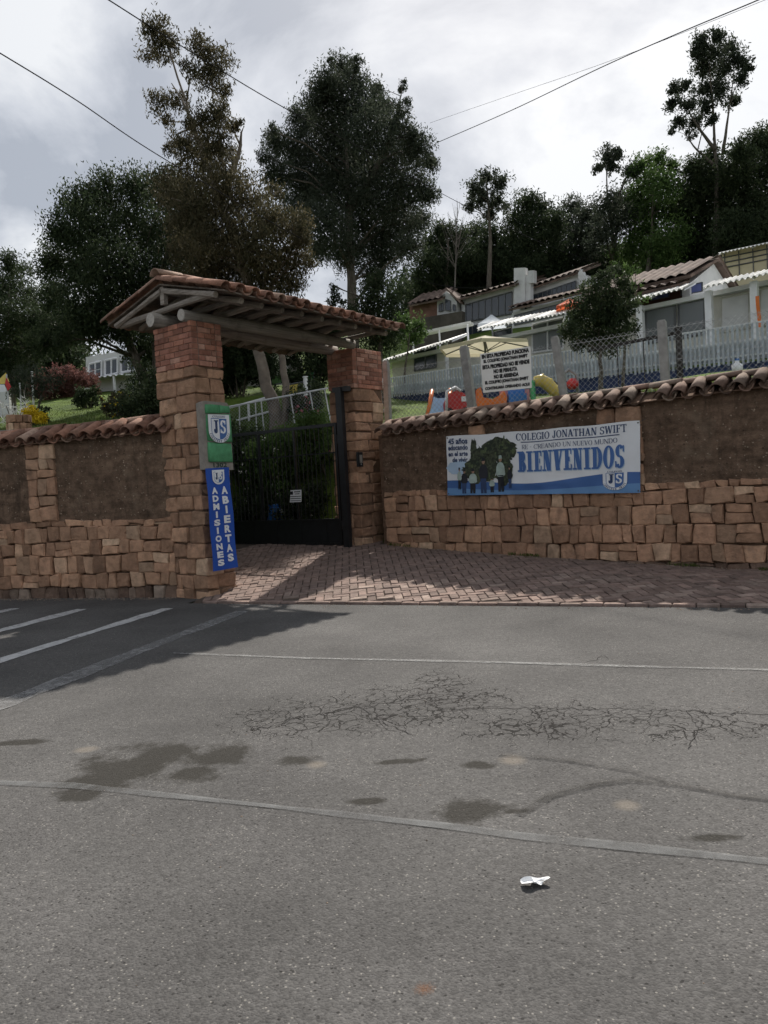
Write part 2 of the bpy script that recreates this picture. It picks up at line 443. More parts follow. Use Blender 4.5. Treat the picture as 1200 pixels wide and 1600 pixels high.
# ---- road
def road_mat():
    t = NT('asphalt')
    c = t.scale((0.088, 0.0855, 0.083), t.rng(t.noise(0.8, 5, 0.6), 0.3, 0.7, 0.80, 1.2))
    c = t.scale(c, t.rng(t.noise(0.21, 3, 0.5), 0.35, 0.65, 0.86, 1.14))
    grit = t.noise(120, 2, 0.6)
    med = t.noise(22, 4, 0.7)
    va = t.vor(105); ag = t.math('FRACT', t.math('MULTIPLY', va.outputs['Color'], 9.3))
    c = t.scale(c, t.rng(ag, 0, 1, 0.78, 1.22)); c = t.scale(c, t.rng(med, 0.3, 0.7, 0.84, 1.16))
    pale = t.math('MULTIPLY', t.math('GREATER_THAN', t.math('ADD', ag, t.math('MULTIPLY', t.noise(1.6, 4, 0.6), 0.25)), 1.09), t.math('LESS_THAN', va.outputs['Distance'], 0.42))
    c = t.mix(t.math('MULTIPLY', pale, 0.65), c, (0.24, 0.228, 0.205))
    vm = t.vor(40); pit = t.math('MULTIPLY', t.math('LESS_THAN', vm.outputs['Distance'], 0.22), t.math('LESS_THAN', t.math('FRACT', t.math('MULTIPLY', vm.outputs['Color'], 3.7)), 0.3))
    c = t.mix(t.math('MULTIPLY', pit, 0.75), c, (0.025, 0.024, 0.023))
    def blob(px, py, rx_px, ry_px, rot=0.0):
        a = gr(px, py); ax = (gr(px + rx_px, py) - a).length; ay = (gr(px, py + ry_px) - a).length
        mp = t.n('ShaderNodeMapping', vector_type='TEXTURE'); mp.inputs['Location'].default_value = (a.x, a.y, 0); mp.inputs['Rotation'].default_value = (0, 0, RAD(rot)); mp.inputs['Scale'].default_value = (ax, ay, 1)
        t.l(t.pos, mp.inputs['Vector'])
        ln = t.n('ShaderNodeVectorMath', operation='LENGTH'); t.l(mp.outputs[0], ln.inputs[0]); return ln.outputs['Value']
    def union(lst):
        d = lst[0]
        for e in lst[1:]: d = t.math('MINIMUM', d, e)
        return d
    # net of cracks in three neighbouring areas
    area = union([blob(640, 1105, 190, 44, 5), blob(500, 1118, 150, 40), blob(880, 1128, 200, 34, -4), blob(1080, 1130, 130, 30), blob(690, 1072, 55, 32)])
    nz = t.n('ShaderNodeTexNoise'); nz.inputs['Scale'].default_value = 4; nz.inputs['Detail'].default_value = 5; t.l(t.pos, nz.inputs['Vector'])
    wob = t.math('MULTIPLY', t.math('SUBTRACT', nz.outputs['Fac'], 0.5), 1.5)
    am = t.rng(t.math('ADD', area, wob), 0.55, 1.25, 1, 0)
    dv = t.n('ShaderNodeVectorMath', operation='ADD')
    sc = t.n('ShaderNodeVectorMath', operation='SCALE'); t.l(nz.outputs['Color'], sc.inputs[0]); sc.inputs['Scale'].default_value = 0.30
    t.l(t.pos, dv.inputs[0]); t.l(sc.outputs[0], dv.inputs[1])
    e1 = t.vor(10.5, 'DISTANCE_TO_EDGE', dv.outputs[0]); e2 = t.vor(4.6, 'DISTANCE_TO_EDGE', dv.outputs[0])
    th = t.math('MULTIPLY', am, 0.022)
    c1 = t.math('MULTIPLY', t.math('LESS_THAN', e1.outputs['Distance'], t.math('MULTIPLY', t.math('SUBTRACT', am, 0.35), 0.06)), 0.9)
    c2 = t.math('LESS_THAN', e2.outputs['Distance'], th)
    cr = t.math('MULTIPLY', t.math('MAXIMUM', c1, c2), t.rng(t.math('ADD', nz.outputs['Fac'], t.math('MULTIPLY', grit, 0.4)), 0.45, 0.6, 0.35, 1))
    c = t.mix(t.math('MULTIPLY', cr, 0.96), c, (0.016, 0.015, 0.014))
    # oil and damp stains
    st = union([blob(195, 1200, 88, 32, 10), blob(245, 1178, 55, 20), blob(335, 1185, 58, 20, 25), blob(310, 1205, 50, 16), blob(130, 1243, 30, 8), blob(462, 1188, 42, 8), blob(735, 1267, 62, 22), blob(620, 1190, 46, 4), blob(570, 1252, 30, 5), blob(745, 1195, 26, 7), blob(1110, 1310, 42, 7), blob(810, 1268, 30, 5), blob(40, 1160, 40, 4)])
    sm = t.rng(t.math('ADD', st, t.math('MULTIPLY', t.math('SUBTRACT', t.noise(2.6, 7, 0.72, dist=0.3), 0.5), 3.6)), 0.62, 1.12, 1, 0)
    c = t.mix(t.math('MULTIPLY', sm, 0.78), c, (0.022, 0.02, 0.016))
    # pale worn spots and a rusty one
    pw = union([blob(495, 1195, 18, 7), blob(800, 1187, 24, 9), blob(980, 1258, 24, 10), blob(135, 1171, 20, 5)])
    c = t.mix(t.rng(t.math('ADD', pw, t.math('MULTIPLY', nz.outputs['Fac'], 0.6)), 0.7, 1.4, 0.45, 0), c, (0.22, 0.19, 0.155))
    c = t.mix(t.rng(t.math('ADD', blob(663, 1545, 22, 13), t.math('MULTIPLY', grit, 1.6)), 0.9, 1.7, 0.7, 0), c, (0.13, 0.065, 0.035))
    h = t.math('ADD', t.math('MULTIPLY', grit, 0.9), t.math('MULTIPLY', t.noise(45, 2, 0.6), 0.8))
    t.bump(t.math('SUBTRACT', h, t.math('MULTIPLY', va.outputs['Distance'], 0.8)), 0.4, 0.012)
    return t.fin(c, 0.92, spec=0.1)
m_road = road_mat()
rm = MB()
EX = EDGE_H; EN = EDGE_N
def road_pt(s, p, z=0.0):
    a = EDGE_A + EX * s + EN * p; return Vector((a.x, a.y, z))
rm.grid(lambda u, v: road_pt(-60 + 120 * u, -20 + 20 * v if v < 0.999 else 0.0, 0.0), 60, 10)
rm.grid(lambda u, v: road_pt(-60 + 59.6 * u, 0.0 + 14 * v, 0.0), 30, 4)     # the strip in front of the left wall
road = tag(rm.build('road', m_road, loc=(0, 4, 0)), kind='structure')

def paint_mat(name, col, keep, sc=22, fade=0.10):
    t = NT(name)
    c = t.scale(col, t.rng(t.noise(9, 5), 0.3, 0.7, 0.75, 1.15))
    t.fin(c, 0.85, spec=0.2)
    a = t.math('ADD', t.math('MULTIPLY', t.noise(sc, 5, 0.7), 0.65), t.math('MULTIPLY', t.noise(2.2, 4), 0.35))
    t.l(t.rng(a, keep - fade, keep + fade, 0, 1), t.b.inputs['Alpha'])
    return t.m
m_paint = paint_mat('white_road_paint', (0.40, 0.40, 0.40), 0.40)
m_paint_faint = paint_mat('worn_road_paint', (0.23, 0.23, 0.23), 0.50, 14, 0.2)
m_paint_mid = paint_mat('faded_road_paint', (0.28, 0.285, 0.285), 0.45, 16, 0.14)
m_paint_thin = paint_mat('thin_lane_paint', (0.22, 0.22, 0.215), 0.48, 30, 0.16)
m_paint_old = paint_mat('old_lane_paint', (0.165, 0.168, 0.168), 0.53, 4, 0.22)
m_skid = paint_mat('tyre_mark', (0.045, 0.043, 0.04), 0.55, 6, 0.2)
def strip(pxs, width, mat, name, z=0.005, zf=None):
    pts = [gr(*p) for p in pxs]
    m = MB(); n = 0
    vs = []; fs = []
    dense = []
    for a, b in zip(pts[:-1], pts[1:]):
        k = max(1, int((b - a).length / 0.25))
        dense += [a.lerp(b, i / k) for i in range(k)]
    dense.append(pts[-1])
    for i, p in enumerate(dense):
        d = (dense[min(i + 1, len(dense) - 1)] - dense[max(i - 1, 0)]).normalized(); q = Vector((-d.y, d.x, 0))
        ww = width * (0.5 + 0.12 * rng.uniform(-1, 1) + 0.10 * math.sin(i * 0.7) * math.sin(i * 0.23))
        vs += [(p.x - q.x * ww, p.y - q.y * ww, z), (p.x + q.x * ww, p.y + q.y * ww, z)]
    fs = [(2 * i, 2 * i + 2, 2 * i + 3, 2 * i + 1) for i in range(len(dense) - 1)]
    m.add(vs, fs); return m.build(name, mat, road)
strip([(262, 951), (-60, 1051)], 0.20, m_paint, 'painted_stripe')
strip([(128, 952), (-120, 1018)], 0.20, m_paint, 'painted_stripe')
strip([(24, 951), (-200, 998)], 0.20, m_paint, 'painted_stripe')
strip([(380, 955), (180, 1032), (-40, 1118)], 0.22, m_paint_faint, 'painted_stripe')
strip([(270, 1021), (480, 1029), (760, 1035), (1000, 1042), (1300, 1050)], 0.06, m_paint_thin, 'faded_lane_line')
strip([(-60, 1222), (110, 1228), (380, 1256), (700, 1292), (820, 1308), (1000, 1326), (1300, 1358)], 0.065, m_paint_old, 'faded_lane_line')
strip([(810, 1275), (860, 1245), (930, 1226), (985, 1220), (1060, 1228), (1150, 1245), (1300, 1262)], 0.05, m_skid, 'tyre_mark', 0.009)
strip([(780, 1180), (880, 1188), (980, 1205), (1040, 1222)], 0.035, m_skid, 'tyre_mark', 0.012)

m_crack = simple('open_crack', (0.014, 0.013, 0.012), 0.95, 0.2, 20, 0)
for pts_, wd_c in (([(395, 1142), (440, 1130), (520, 1112), (610, 1098), (665, 1082), (700, 1058)], 0.006), ([(690, 1108), (800, 1106), (930, 1108), (1060, 1110), (1190, 1118), (1300, 1120)], 0.007), ([(560, 1105), (600, 1130), (650, 1150)], 0.005), ([(830, 1107), (850, 1130), (840, 1150)], 0.005), ([(1075, 1110), (1090, 1140), (1075, 1170)], 0.005), ([(920, 1035), (940, 1026), (960, 1030)], 0.005)):
    jag = []
    for (xa, ya), (xb, yb) in zip(pts_[:-1], pts_[1:]):
        k_ = max(2, int(abs(xb - xa) / 9) + int(abs(yb - ya) / 4))
        for i_ in range(k_): jag.append((xa + (xb - xa) * i_ / k_ + rng.uniform(-3.5, 3.5), ya + (yb - ya) * i_ / k_ + rng.uniform(-2.2, 2.2)))
    jag.append(pts_[-1]); strip(jag, wd_c, m_crack, 'crack', 0.003)
# ---- brick driveway: herringbone setts
m_sett = stone_mat('clay_paver', (0.225, 0.16, 0.135), (0.175, 0.13, 0.112), (0.29, 0.225, 0.19), 0.25, 0.5)
m_sand = simple('joint_sand', (0.085, 0.068, 0.057), 0.95, 0.3, 10, 0.5, 60, spec=0.1)
def in_drive(x, y):
    p = Vector((x, y, 0)); e = (p - EDGE_A).dot(EN); s = (p - EDGE_A).dot(EX)
    if e < 0.14 or s < -2.4 or s > 9.5: return False
    if (p - WR.pt(0, 0)).dot(WR.n) < -0.02 and x > -0.05: return False
    if x <= 0.0:
        if y > 15.6 - 0.45 * (x + 0.7): return False
        if x < -4.2: return False
    # left of the left pillar / inside pillar
    r = p - L_NEAR; a = -r.dot(N_AX); b = r.dot(G_AX)
    if 0 < a < LW and 0 < b < LD: return False
    if r.dot(N_AX) < 0.0 and b < LD: return False
    if -r.dot(N_AX) > LW + 1.6: return False
    r = p - R_NEAR; a = -r.dot(N_AX); b = r.dot(G_AX)
    if 0.02 < a and b > 0.02 and x > -0.9: return False
    return True
drive_bed = MB(); dv = []; df = []
NXD, NYD = 64, 42
def dpt(i, j):
    s = -2.4 + 12.1 * i / NXD; e = -0.02 + 6.2 * j / NYD
    p = road_pt(s, e); return Vector((p.x, p.y, (drive_z(p.x, p.y) - 0.012) if e > 0.02 else -0.02))
drive_bed.grid(lambda u, v: dpt(u * NXD, v * NYD), NXD, NYD)
# drop bed cells that would lie behind the right wall, over the bank
keep = []
for f in drive_bed.f:
    c = sum((Vector(drive_bed.v[i]) for i in f), Vector()) / 4
    rr = c - L_NEAR
    if rr.dot(N_AX) < -0.02 and rr.dot(G_AX) < LD: continue
    if (c - WR.pt(0, 0)).dot(WR.n) > -0.35 or c.x < 0.2: keep.append(f)
drive_bed.f = keep
driveway = tag(drive_bed.build('driveway', m_sand, loc=(0, 11, 0)), kind='structure')
# kerb bricks along the road edge (a row of headers)
ang = RAD(24); hx = Vector((EX.x * math.cos(ang) - EX.y * math.sin(ang), EX.x * math.sin(ang) + EX.y * math.cos(ang), 0)); hy = Vector((-hx.y, hx.x, 0))
BLk, BWk = 0.236, 0.118
def brick_mesh(l, w, h, cham, mat, name, seed=0):
    bm = bmesh.new(); bmesh.ops.create_cube(bm, size=1.0)
    r_ = random.Random(seed)
    for v in bm.verts: v.co = Vector((v.co.x * l + r_.uniform(-1, 1) * l * 0.012, v.co.y * w + r_.uniform(-1, 1) * w * 0.015, v.co.z * h))
    bmesh.ops.bevel(bm, geom=list(bm.edges), offset=cham, segments=1, affect='EDGES')
    me = bpy.data.meshes.new(name); bm.to_mesh(me); bm.free(); me.materials.append(mat)
    return me
sett_me = [brick_mesh(BLk - 0.012, BWk - 0.012, 0.06, 0.006, m_sett, 'brick', k) for k in range(4)]
cells = []
for i in range(-70, 71):
    for j in range(-70, 71):
        # herringbone lattice in units of the brick width
        k = (i - j) % 4
        if k == 0: cx, cy, rot = i + 1.0, j + 0.5, 0          # lies along x, covers (i,j),(i+1,j)
        elif k == 3: cx, cy, rot = i + 0.5, j + 1.0, 1        # stands along y, covers (i,j),(i,j+1)
        else: continue
        p = EDGE_A + EX * 3.4 + EN * 2.5 + hx * (cx * BWk) + hy * (cy * BWk)
        if in_drive(p.x, p.y): cells.append((p, rot))
def paver_matrix(p, rot):
    e = 0.15; z = drive_z(p.x, p.y)
    gx = (drive_z(p.x + e, p.y) - drive_z(p.x - e, p.y)) / (2 * e); gy = (drive_z(p.x, p.y + e) - drive_z(p.x, p.y - e)) / (2 * e)
    nz = Vector((-gx + rng.uniform(-.025, .025), -gy + rng.uniform(-.025, .025), 1)).normalized()
    x = hx if rot == 0 else hy
    x = (x + hx * rng.uniform(-.02, .02) + hy * rng.uniform(-.02, .02)); x = (x - nz * x.dot(nz)).normalized(); y = nz.cross(x)
    return basis(x, y, nz, (p.x, p.y, z - 0.022 + rng.uniform(-0.008, 0.007)))
def in_view(p):
    v = p - EYE; return abs(v.dot(RT)) < 0.5 * v.dot(FWD)
cells.sort(key=lambda c: (not in_view(Vector((c[0].x, c[0].y, 0))), c[0].length))
stuffV = []; stuffF = []
tmpl = sett_me[0]; tv = [v.co.copy() for v in tmpl.vertices]; tf = [tuple(p.vertices) for p in tmpl.polygons]
for idx, (p, rot) in enumerate(cells):
    M_ = paver_matrix(p, rot)
    if idx < 300: place('brick', sett_me[idx % 4], M_, driveway)
    else:
        b = len(stuffV); stuffV += [M_ @ v for v in tv]; stuffF += [tuple(i + b for i in f) for f in tf]
ms = MB(); ms.v = [tuple(v) for v in stuffV]; ms.f = stuffF
m_sett2 = NT('clay_paver_field')
_v = m_sett2.noise(3.8, 1); _c = m_sett2.mix(m_sett2.rng(_v, 0.35, 0.65), (0.23, 0.166, 0.14), (0.175, 0.13, 0.112))
_c = m_sett2.scale(_c, m_sett2.rng(m_sett2.noise(9, 6, 0.6), 0.3, 0.7, 0.7, 1.25)); m_sett2.bump(m_sett2.noise(60, 4), 0.4, 0.02)
m_sett2 = m_sett2.fin(_c, 0.9, spec=0.15)
tag(ms.build('brick_field', m_sett2, driveway), kind='stuff')
kerb_me = brick_mesh(0.24, 0.115, 0.09, 0.01, m_sett, 'kerb_brick', 9)
for k in range(38):
    p = road_pt(0.0 + 0.252 * k, 0.06)
    place('kerb_brick', kerb_me, basis((EX + EN * rng.uniform(-.02, .02)).normalized(), EN, ZUP, (p.x, p.y, -0.012 + rng.uniform(-.006, .006))), driveway)

# ================================================================== stone, brick and tile builders
def ring_stone(pl, corners, depth, proud, parent, mat=None, off=0.0, name='stone'):
    """corners: four (s,z) ccw; a dressed rubble stone with rounded rough face"""
    cs = sum(c[0] for c in corners) / 4; cz = sum(c[1] for c in corners) / 4
    ringp = []
    for a in range(4):
        p, q = corners[a], corners[(a + 1) % 4]
        ringp.append(p); ringp.append(((p[0] + q[0]) / 2 + rng.uniform(-.008, .008), (p[1] + q[1]) / 2 + rng.uniform(-.008, .008)))
    # pull the corners in so that they are rounded
    rp = []
    for i, (s, z) in enumerate(ringp):
        k = rng.uniform(0.91, 0.975) if i % 2 == 0 else 0.975
        rp.append((cs + (s - cs) * k, cz + (z - cz) * k))
    tilt_s, tilt_z = rng.uniform(-.06, .06), rng.uniform(-.06, .06)
    V = []
    for s, z in rp: V.append(pl.pt(s, z, off - depth))
    for s, z in rp: V.append(pl.pt(s, z, off + proud * 0.35 + (s - cs) * tilt_s + (z - cz) * tilt_z))
    for s, z in rp:
        k = rng.uniform(0.80, 0.92)
        V.append(pl.pt(cs + (s - cs) * k, cz + (z - cz) * k, off + proud * rng.uniform(0.85, 1.1) + (s - cs) * tilt_s + (z - cz) * tilt_z))
    V.append(pl.pt(cs, cz, off + proud * rng.uniform(0.95, 1.25)))
    F = []
    for r in range(2):
        for i in range(8): F.append((r * 8 + i, r * 8 + (i + 1) % 8, (r + 1) * 8 + (i + 1) % 8, (r + 1) * 8 + i))
    for i in range(8): F.append((16 + i, 16 + (i + 1) % 8, 24))
    m = MB(); m.add(V, F)
    return m.build(name, mat or m_stone, parent, smooth=name == 'painted_stone')
def rubble(pl, s0, s1, zb, zt, rows, parent, wmin=0.17, wmax=0.36, off=0.0, depth=0.09, proud=0.03, mat=None):
    """coursed rubble between the curves zb(s) and zt(s)"""
    ph = [rng.uniform(0, 6.28) for _ in range(rows + 1)]
    wts = [rng.uniform(0.7, 1.3) for _ in range(rows)]; tot = sum(wts); cum = [0]
    for wv in wts: cum.append(cum[-1] + wv / tot)
    def zl(k, s):
        z0, z1 = zb(s), zt(s); z = z0 + (z1 - z0) * cum[k]
        if 0 < k < rows: z += 0.022 * math.sin(2.1 * s + ph[k]) + 0.012 * math.sin(6.3 * s + ph[k] * 2)
        return z
    for k in range(rows):
        s = s0; prev = (0, 0)
        while s < s1 - 0.02:
            wd = rng.uniform(wmin, wmax)
            if s + wd > s1 - wmin * 0.7: wd = s1 - s
            e = s + wd
            nj = (rng.uniform(-.03, .03), rng.uniform(-.03, .03)) if e < s1 - 0.01 else (0, 0)
            bl = (s + prev[0], zl(k, s)); br = (e + nj[0], zl(k, e)); tr = (e + nj[1], zl(k + 1, e)); tl = (s + prev[1], zl(k + 1, s))
            if zl(k + 1, s) - zl(k, s) > 0.03:
                jt = lambda p: (p[0] + rng.uniform(-.018, .018), p[1] + rng.uniform(-.02, .02))
                if wd > 0.24 and rng.random() < 0.24:      # two small ones over each other
                    f = rng.uniform(0.4, 0.6); ml = (bl[0] * (1 - f) + tl[0] * f, bl[1] * (1 - f) + tl[1] * f); mr = (br[0] * (1 - f) + tr[0] * f, br[1] * (1 - f) + tr[1] * f)
                    ring_stone(pl, [jt(bl), jt(br), jt(mr), jt(ml)], depth, proud * rng.uniform(0.5, 1.2), parent, mat, off)
                    ring_stone(pl, [jt(ml), jt(mr), jt(tr), jt(tl)], depth, proud * rng.uniform(0.5, 1.2), parent, mat, off)
                else:
                    ring_stone(pl, [jt(bl), jt(br), jt(tr), jt(tl)], depth, proud * rng.uniform(0.4, 1.5), parent, mat, off)
            s = e; prev = nj
def cham_stone(corn, parent, mat, cham=0.018, jit=0.012, name='stone'):
    """corn: 8 corner points (bottom 4, top 4); chamfered rough block, 44 triangles"""
    bm = bmesh.new()
    vs = [bm.verts.new(Vector(c) + Vector((rng.uniform(-jit, jit), rng.uniform(-jit, jit), rng.uniform(-jit, jit)))) for c in corn]
    for f in ((3, 2, 1, 0), (4, 5, 6, 7), (0, 1, 5, 4), (1, 2, 6, 5), (2, 3, 7, 6), (3, 0, 4, 7)): bm.faces.new([vs[i] for i in f])
    bmesh.ops.bevel(bm, geom=list(bm.edges), offset=cham, segments=1, affect='EDGES')
    L = root_loc(parent)
    for v in bm.verts: v.co = v.co + Vector((rng.uniform(-.004, .004), rng.uniform(-.004, .004), rng.uniform(-.004, .004))) - L
    me = bpy.data.meshes.new(name); bm.to_mesh(me); bm.free()
    me.materials.append(mat)
    o = bpy.data.objects.new(name, me); COL.objects.link(o); o.parent = parent
    return o
def tile_mesh(name, length, r0, r1, mat, thick=0.014, seg=6, arc=172):
    """barrel tile: runs along +x (r0 at the low end x=0), bulges to +z"""
    V = []; F = []
    for e, (x, r) in enumerate(((0.0, r0), (length, r1))):
        for rr in (r, r - thick):
            for k in range(seg + 1):
                a = RAD(90 - arc / 2 + arc * k / seg); V.append((x, math.cos(a) * rr, math.sin(a) * rr - r0 * 0.12))
    n = seg + 1
    for k in range(seg):
        F.append((k, k + 1, 2 * n + k + 1, 2 * n + k))                    # outer
        F.append((n + k + 1, n + k, 3 * n + k, 3 * n + k + 1))            # inner
        F.append((k + 1, k, n + k, n + k + 1)); F.append((2 * n + k, 2 * n + k + 1, 3 * n + k + 1, 3 * n + k))
    F.append((0, 2 * n, 3 * n, n)); F.append((seg, n + seg, 3 * n + seg, 2 * n + seg))
    me = bpy.data.meshes.new(name); me.from_pydata(V, [], F); me.materials.append(mat)
    for p in me.polygons: p.use_smooth = True
    return me
# ================================================================== LEFT AND RIGHT GARDEN WALLS
def jitter_slab(pl, s0, s1, z0, z1, off, nu, nv, amp):
    """rough rammed-earth face"""
    m = MB(); r_ = random.Random(int(s0 * 97) + 5)
    H = [[0.0] * (nv + 1) for _ in range(nu + 1)]
    for i in range(nu + 1):
        for j in range(nv + 1): H[i][j] = amp * (math.sin(i * 0.83 + j * 1.7) * 0.4 + r_.uniform(-1, 1) * 0.6)
    m.grid(lambda u, v: pl.pt(s0 + (s1 - s0) * u, z0(s0 + (s1 - s0) * u) + (z1(s0 + (s1 - s0) * u) - z0(s0 + (s1 - s0) * u)) * v, off + H[round(u * nu)][round(v * nv)]), nu, nv)
    return m
def core(pl, s0, s1, zb, zt, front, back, n=10):
    m = MB()
    for i in range(n):
        a, b = s0 + (s1 - s0) * i / n, s0 + (s1 - s0) * (i + 1) / n
        m.hexa([pl.pt(a, zb(a), front), pl.pt(b, zb(b), front), pl.pt(b, zb(b), back), pl.pt(a, zb(a), back)],
               [pl.pt(a, zt(a), front), pl.pt(b, zt(b), front), pl.pt(b, zt(b), back), pl.pt(a, zt(a), back)])
    return m
def coping(wall, pl, s0, s1, eave, mat, seed, missing=()):
    """clay tiles bedded on the wall top: pans, covers, ridge"""
    r_ = random.Random(seed)
    cov = [tile_mesh('roof_tile', 0.44, 0.108, 0.088, mat), tile_mesh('roof_tile', 0.41, 0.102, 0.09, mat)]
    pan = tile_mesh('pan_tile', 0.46, 0.098, 0.085, mat)
    rid = tile_mesh('ridge_tile', 0.46, 0.10, 0.085, mat, arc=165)
    up = (Vector((0, 0, 1)) * 0.46 - pl.n).normalized()       # direction up the slope
    sp = 0.252; n = int((s1 - s0) / sp)
    bed = MB()
    for i in range(12):
        a, b = s0 + (s1 - s0) * i / 12, s0 + (s1 - s0) * (i + 1) / 12
        bed.hexa([pl.pt(a, eave(a) + 0.0, 0.10), pl.pt(b, eave(b) + 0.0, 0.10), pl.pt(b, eave(b) + 0.0, -0.62), pl.pt(a, eave(a) + 0.0, -0.62)],
                 [pl.pt(a, eave(a) + 0.012, 0.10), pl.pt(b, eave(b) + 0.012, 0.10), pl.pt(b, eave(b) + 0.175, -0.28), pl.pt(a, eave(a) + 0.175, -0.28)])
    bed.build('mortar_bed', m_mortar, wall)
    for i in range(n + 1):
        s = s0 + sp * i
        if i in missing: continue
        j = lambda k: r_.uniform(-k, k)
        x = (up + pl.h * j(0.10) + ZUP * j(0.05)).normalized()
        y = ZUP.cross(x).normalized(); z = x.cross(y)
        p = pl.pt(s + j(0.015), eave(s) + 0.045 + j(0.012), 0.17 + j(0.03))
        place('roof_tile', cov[r_.randrange(2)], basis(x, y, z, p), wall)
        q = pl.pt(s + sp / 2, eave(s) + 0.05, 0.14 + j(0.02))
        place('pan_tile', pan, basis(x, -y, -z, q + x * 0.0), wall)
        # the far slope
        x2 = (Vector((0, 0, 1)) * 0.46 + pl.n).normalized(); y2 = ZUP.cross(x2).normalized(); z2 = x2.cross(y2)
        place('roof_tile', cov[0], basis(x2, y2, z2, pl.pt(s, eave(s) + 0.02, -0.70)), wall)
    m = int((s1 - s0) / 0.40)
    for i in range(m + 1):
        s = s0 + 0.40 * i
        x = (pl.h + pl.n * r_.uniform(-.05, .05) + ZUP * (0.05 + r_.uniform(-.03, .03))).normalized(); y = ZUP.cross(x).normalized(); z = x.cross(y)
        place('ridge_tile', rid, basis(x, y, z, pl.pt(s, eave(s) + 0.215 + r_.uniform(-.012, .012), -0.25 + r_.uniform(-.02, .02))), wall)
# ---- left wall
sL0 = 2.2; sL1 = WL.len
wall_l = thing('garden_wall', WL.pt((sL0 + sL1) / 2, 0, -0.2), 'left garden wall of rubble stone and rammed earth, tiled on top, beside the crossing stripes', 'wall', 'tiled garden walls either side of the gate')
eL = lambda s: 2.50 + 0.012 * (s - 6)
zcL = lambda s: 1.14 + 0.02 * math.sin(s * 2)
core(WL, sL0, sL1 + 0.1, lambda s: -0.1, lambda s: eL(s) + 0.01, -0.055, -0.45).build('mortar_core', m_mortar, wall_l)
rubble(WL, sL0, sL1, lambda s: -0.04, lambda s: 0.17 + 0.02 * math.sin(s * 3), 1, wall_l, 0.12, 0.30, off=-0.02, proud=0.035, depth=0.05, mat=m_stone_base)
rubble(WL, sL0, sL1, lambda s: 0.17 + 0.02 * math.sin(s * 3), zcL, 4, wall_l, 0.13, 0.36, depth=0.07, proud=0.035)
rubble(WL, sL0, sL1, zcL, lambda s: zcL(s) + 0.10, 1, wall_l, 0.12, 0.34, off=-0.015, depth=0.05, proud=0.02)
sp0 = WL.on(44, 760)[0]; sp1 = WL.on(88, 760)[0]
rubble(WL, sp0, sp1, lambda s: zcL(s) + 0.09, lambda s: eL(s) - 0.01, 6, wall_l, 0.17, 0.30, off=0.012, depth=0.08, proud=0.03)
rubble(WL, sp0 - 3.35, sp0 - 2.9, lambda s: zcL(s) + 0.09, lambda s: eL(s) - 0.01, 6, wall_l, 0.17, 0.30, off=0.012, depth=0.08, proud=0.03)
for a, b in ((sL0, sp0 - 3.33), (sp0 - 2.92, sp0 + 0.02), (sp1 - 0.02, sL1 - 0.02)):
    jitter_slab(WL, a, b, lambda s: zcL(s) + 0.07, eL, -0.02, 44, 26, 0.012).build('earth_panel', m_adobe, wall_l, smooth=True)
coping(wall_l, WL, sL0 + 0.1, sL1 - 0.05, eL, m_tile, 3)
# ---- right wall
sR0 = 0.0; sR1 = WR.len - 1.2
wall_r = thing('garden_wall', WR.pt((sR0 + sR1) / 2, 0, -0.2), 'right garden wall of rubble stone and rammed earth carrying the long welcome banner', 'wall', 'tiled garden walls either side of the gate')
eR = lambda s: 2.44 + 0.018 * s
zcR = lambda s: 1.30 - 0.008 * s + 0.015 * math.sin(s * 2.2)
def gzR(s): p = WR.pt(s, 0, 0.02); return drive_z(p.x, p.y) - 0.05
core(WR, sR0 - 0.1, sR1, lambda s: -0.1, lambda s: eR(s) + 0.01, -0.055, -0.45).build('mortar_core', m_mortar, wall_r)
# courses: level beds, the lowest dying into the rising driveway
beds = [(-0.06, 0.20), (0.20, 0.47), (0.47, 0.75), (0.75, 1.03), (1.03, None)]
for a, b in beds:
    lo = (lambda a: (lambda s: max(a, gzR(s))))(a)
    hi = (lambda a, b: (lambda s: max(b if b is not None else zcR(s), gzR(s) + 0.0)))(a, b)
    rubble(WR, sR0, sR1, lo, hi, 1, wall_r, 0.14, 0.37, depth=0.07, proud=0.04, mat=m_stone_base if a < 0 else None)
rubble(WR, sR0, sR1, zcR, lambda s: zcR(s) + 0.10, 1, wall_r, 0.10, 0.30, off=-0.012, depth=0.05, proud=0.025)
pR0 = WR.on(935, 700)[0]; pR1 = WR.on(1005, 700)[0]
pQ0 = WR.on(733, 670)[0]; pQ1 = WR.on(757, 670)[0]
for a, b in ((pR0, pR1), (pQ0, pQ1)):
    rubble(WR, a, b, lambda s: zcR(s) + 0.09, lambda s: eR(s) - 0.01, 5, wall_r, 0.17, 0.30, off=0.012, depth=0.08, proud=0.03)
for a, b in ((sR0, pQ0 + 0.02), (pQ1 - 0.02, pR0 + 0.02), (pR1 - 0.02, sR1)):
    jitter_slab(WR, a, b, lambda s: zcR(s) + 0.07, eR, -0.02, 50, 26, 0.014).build('earth_panel', m_adobe, wall_r, smooth=True)
coping(wall_r, WR, sR0 + 0.08, sR1 - 0.1, eR, m_tile_old, 11, missing=(19,))

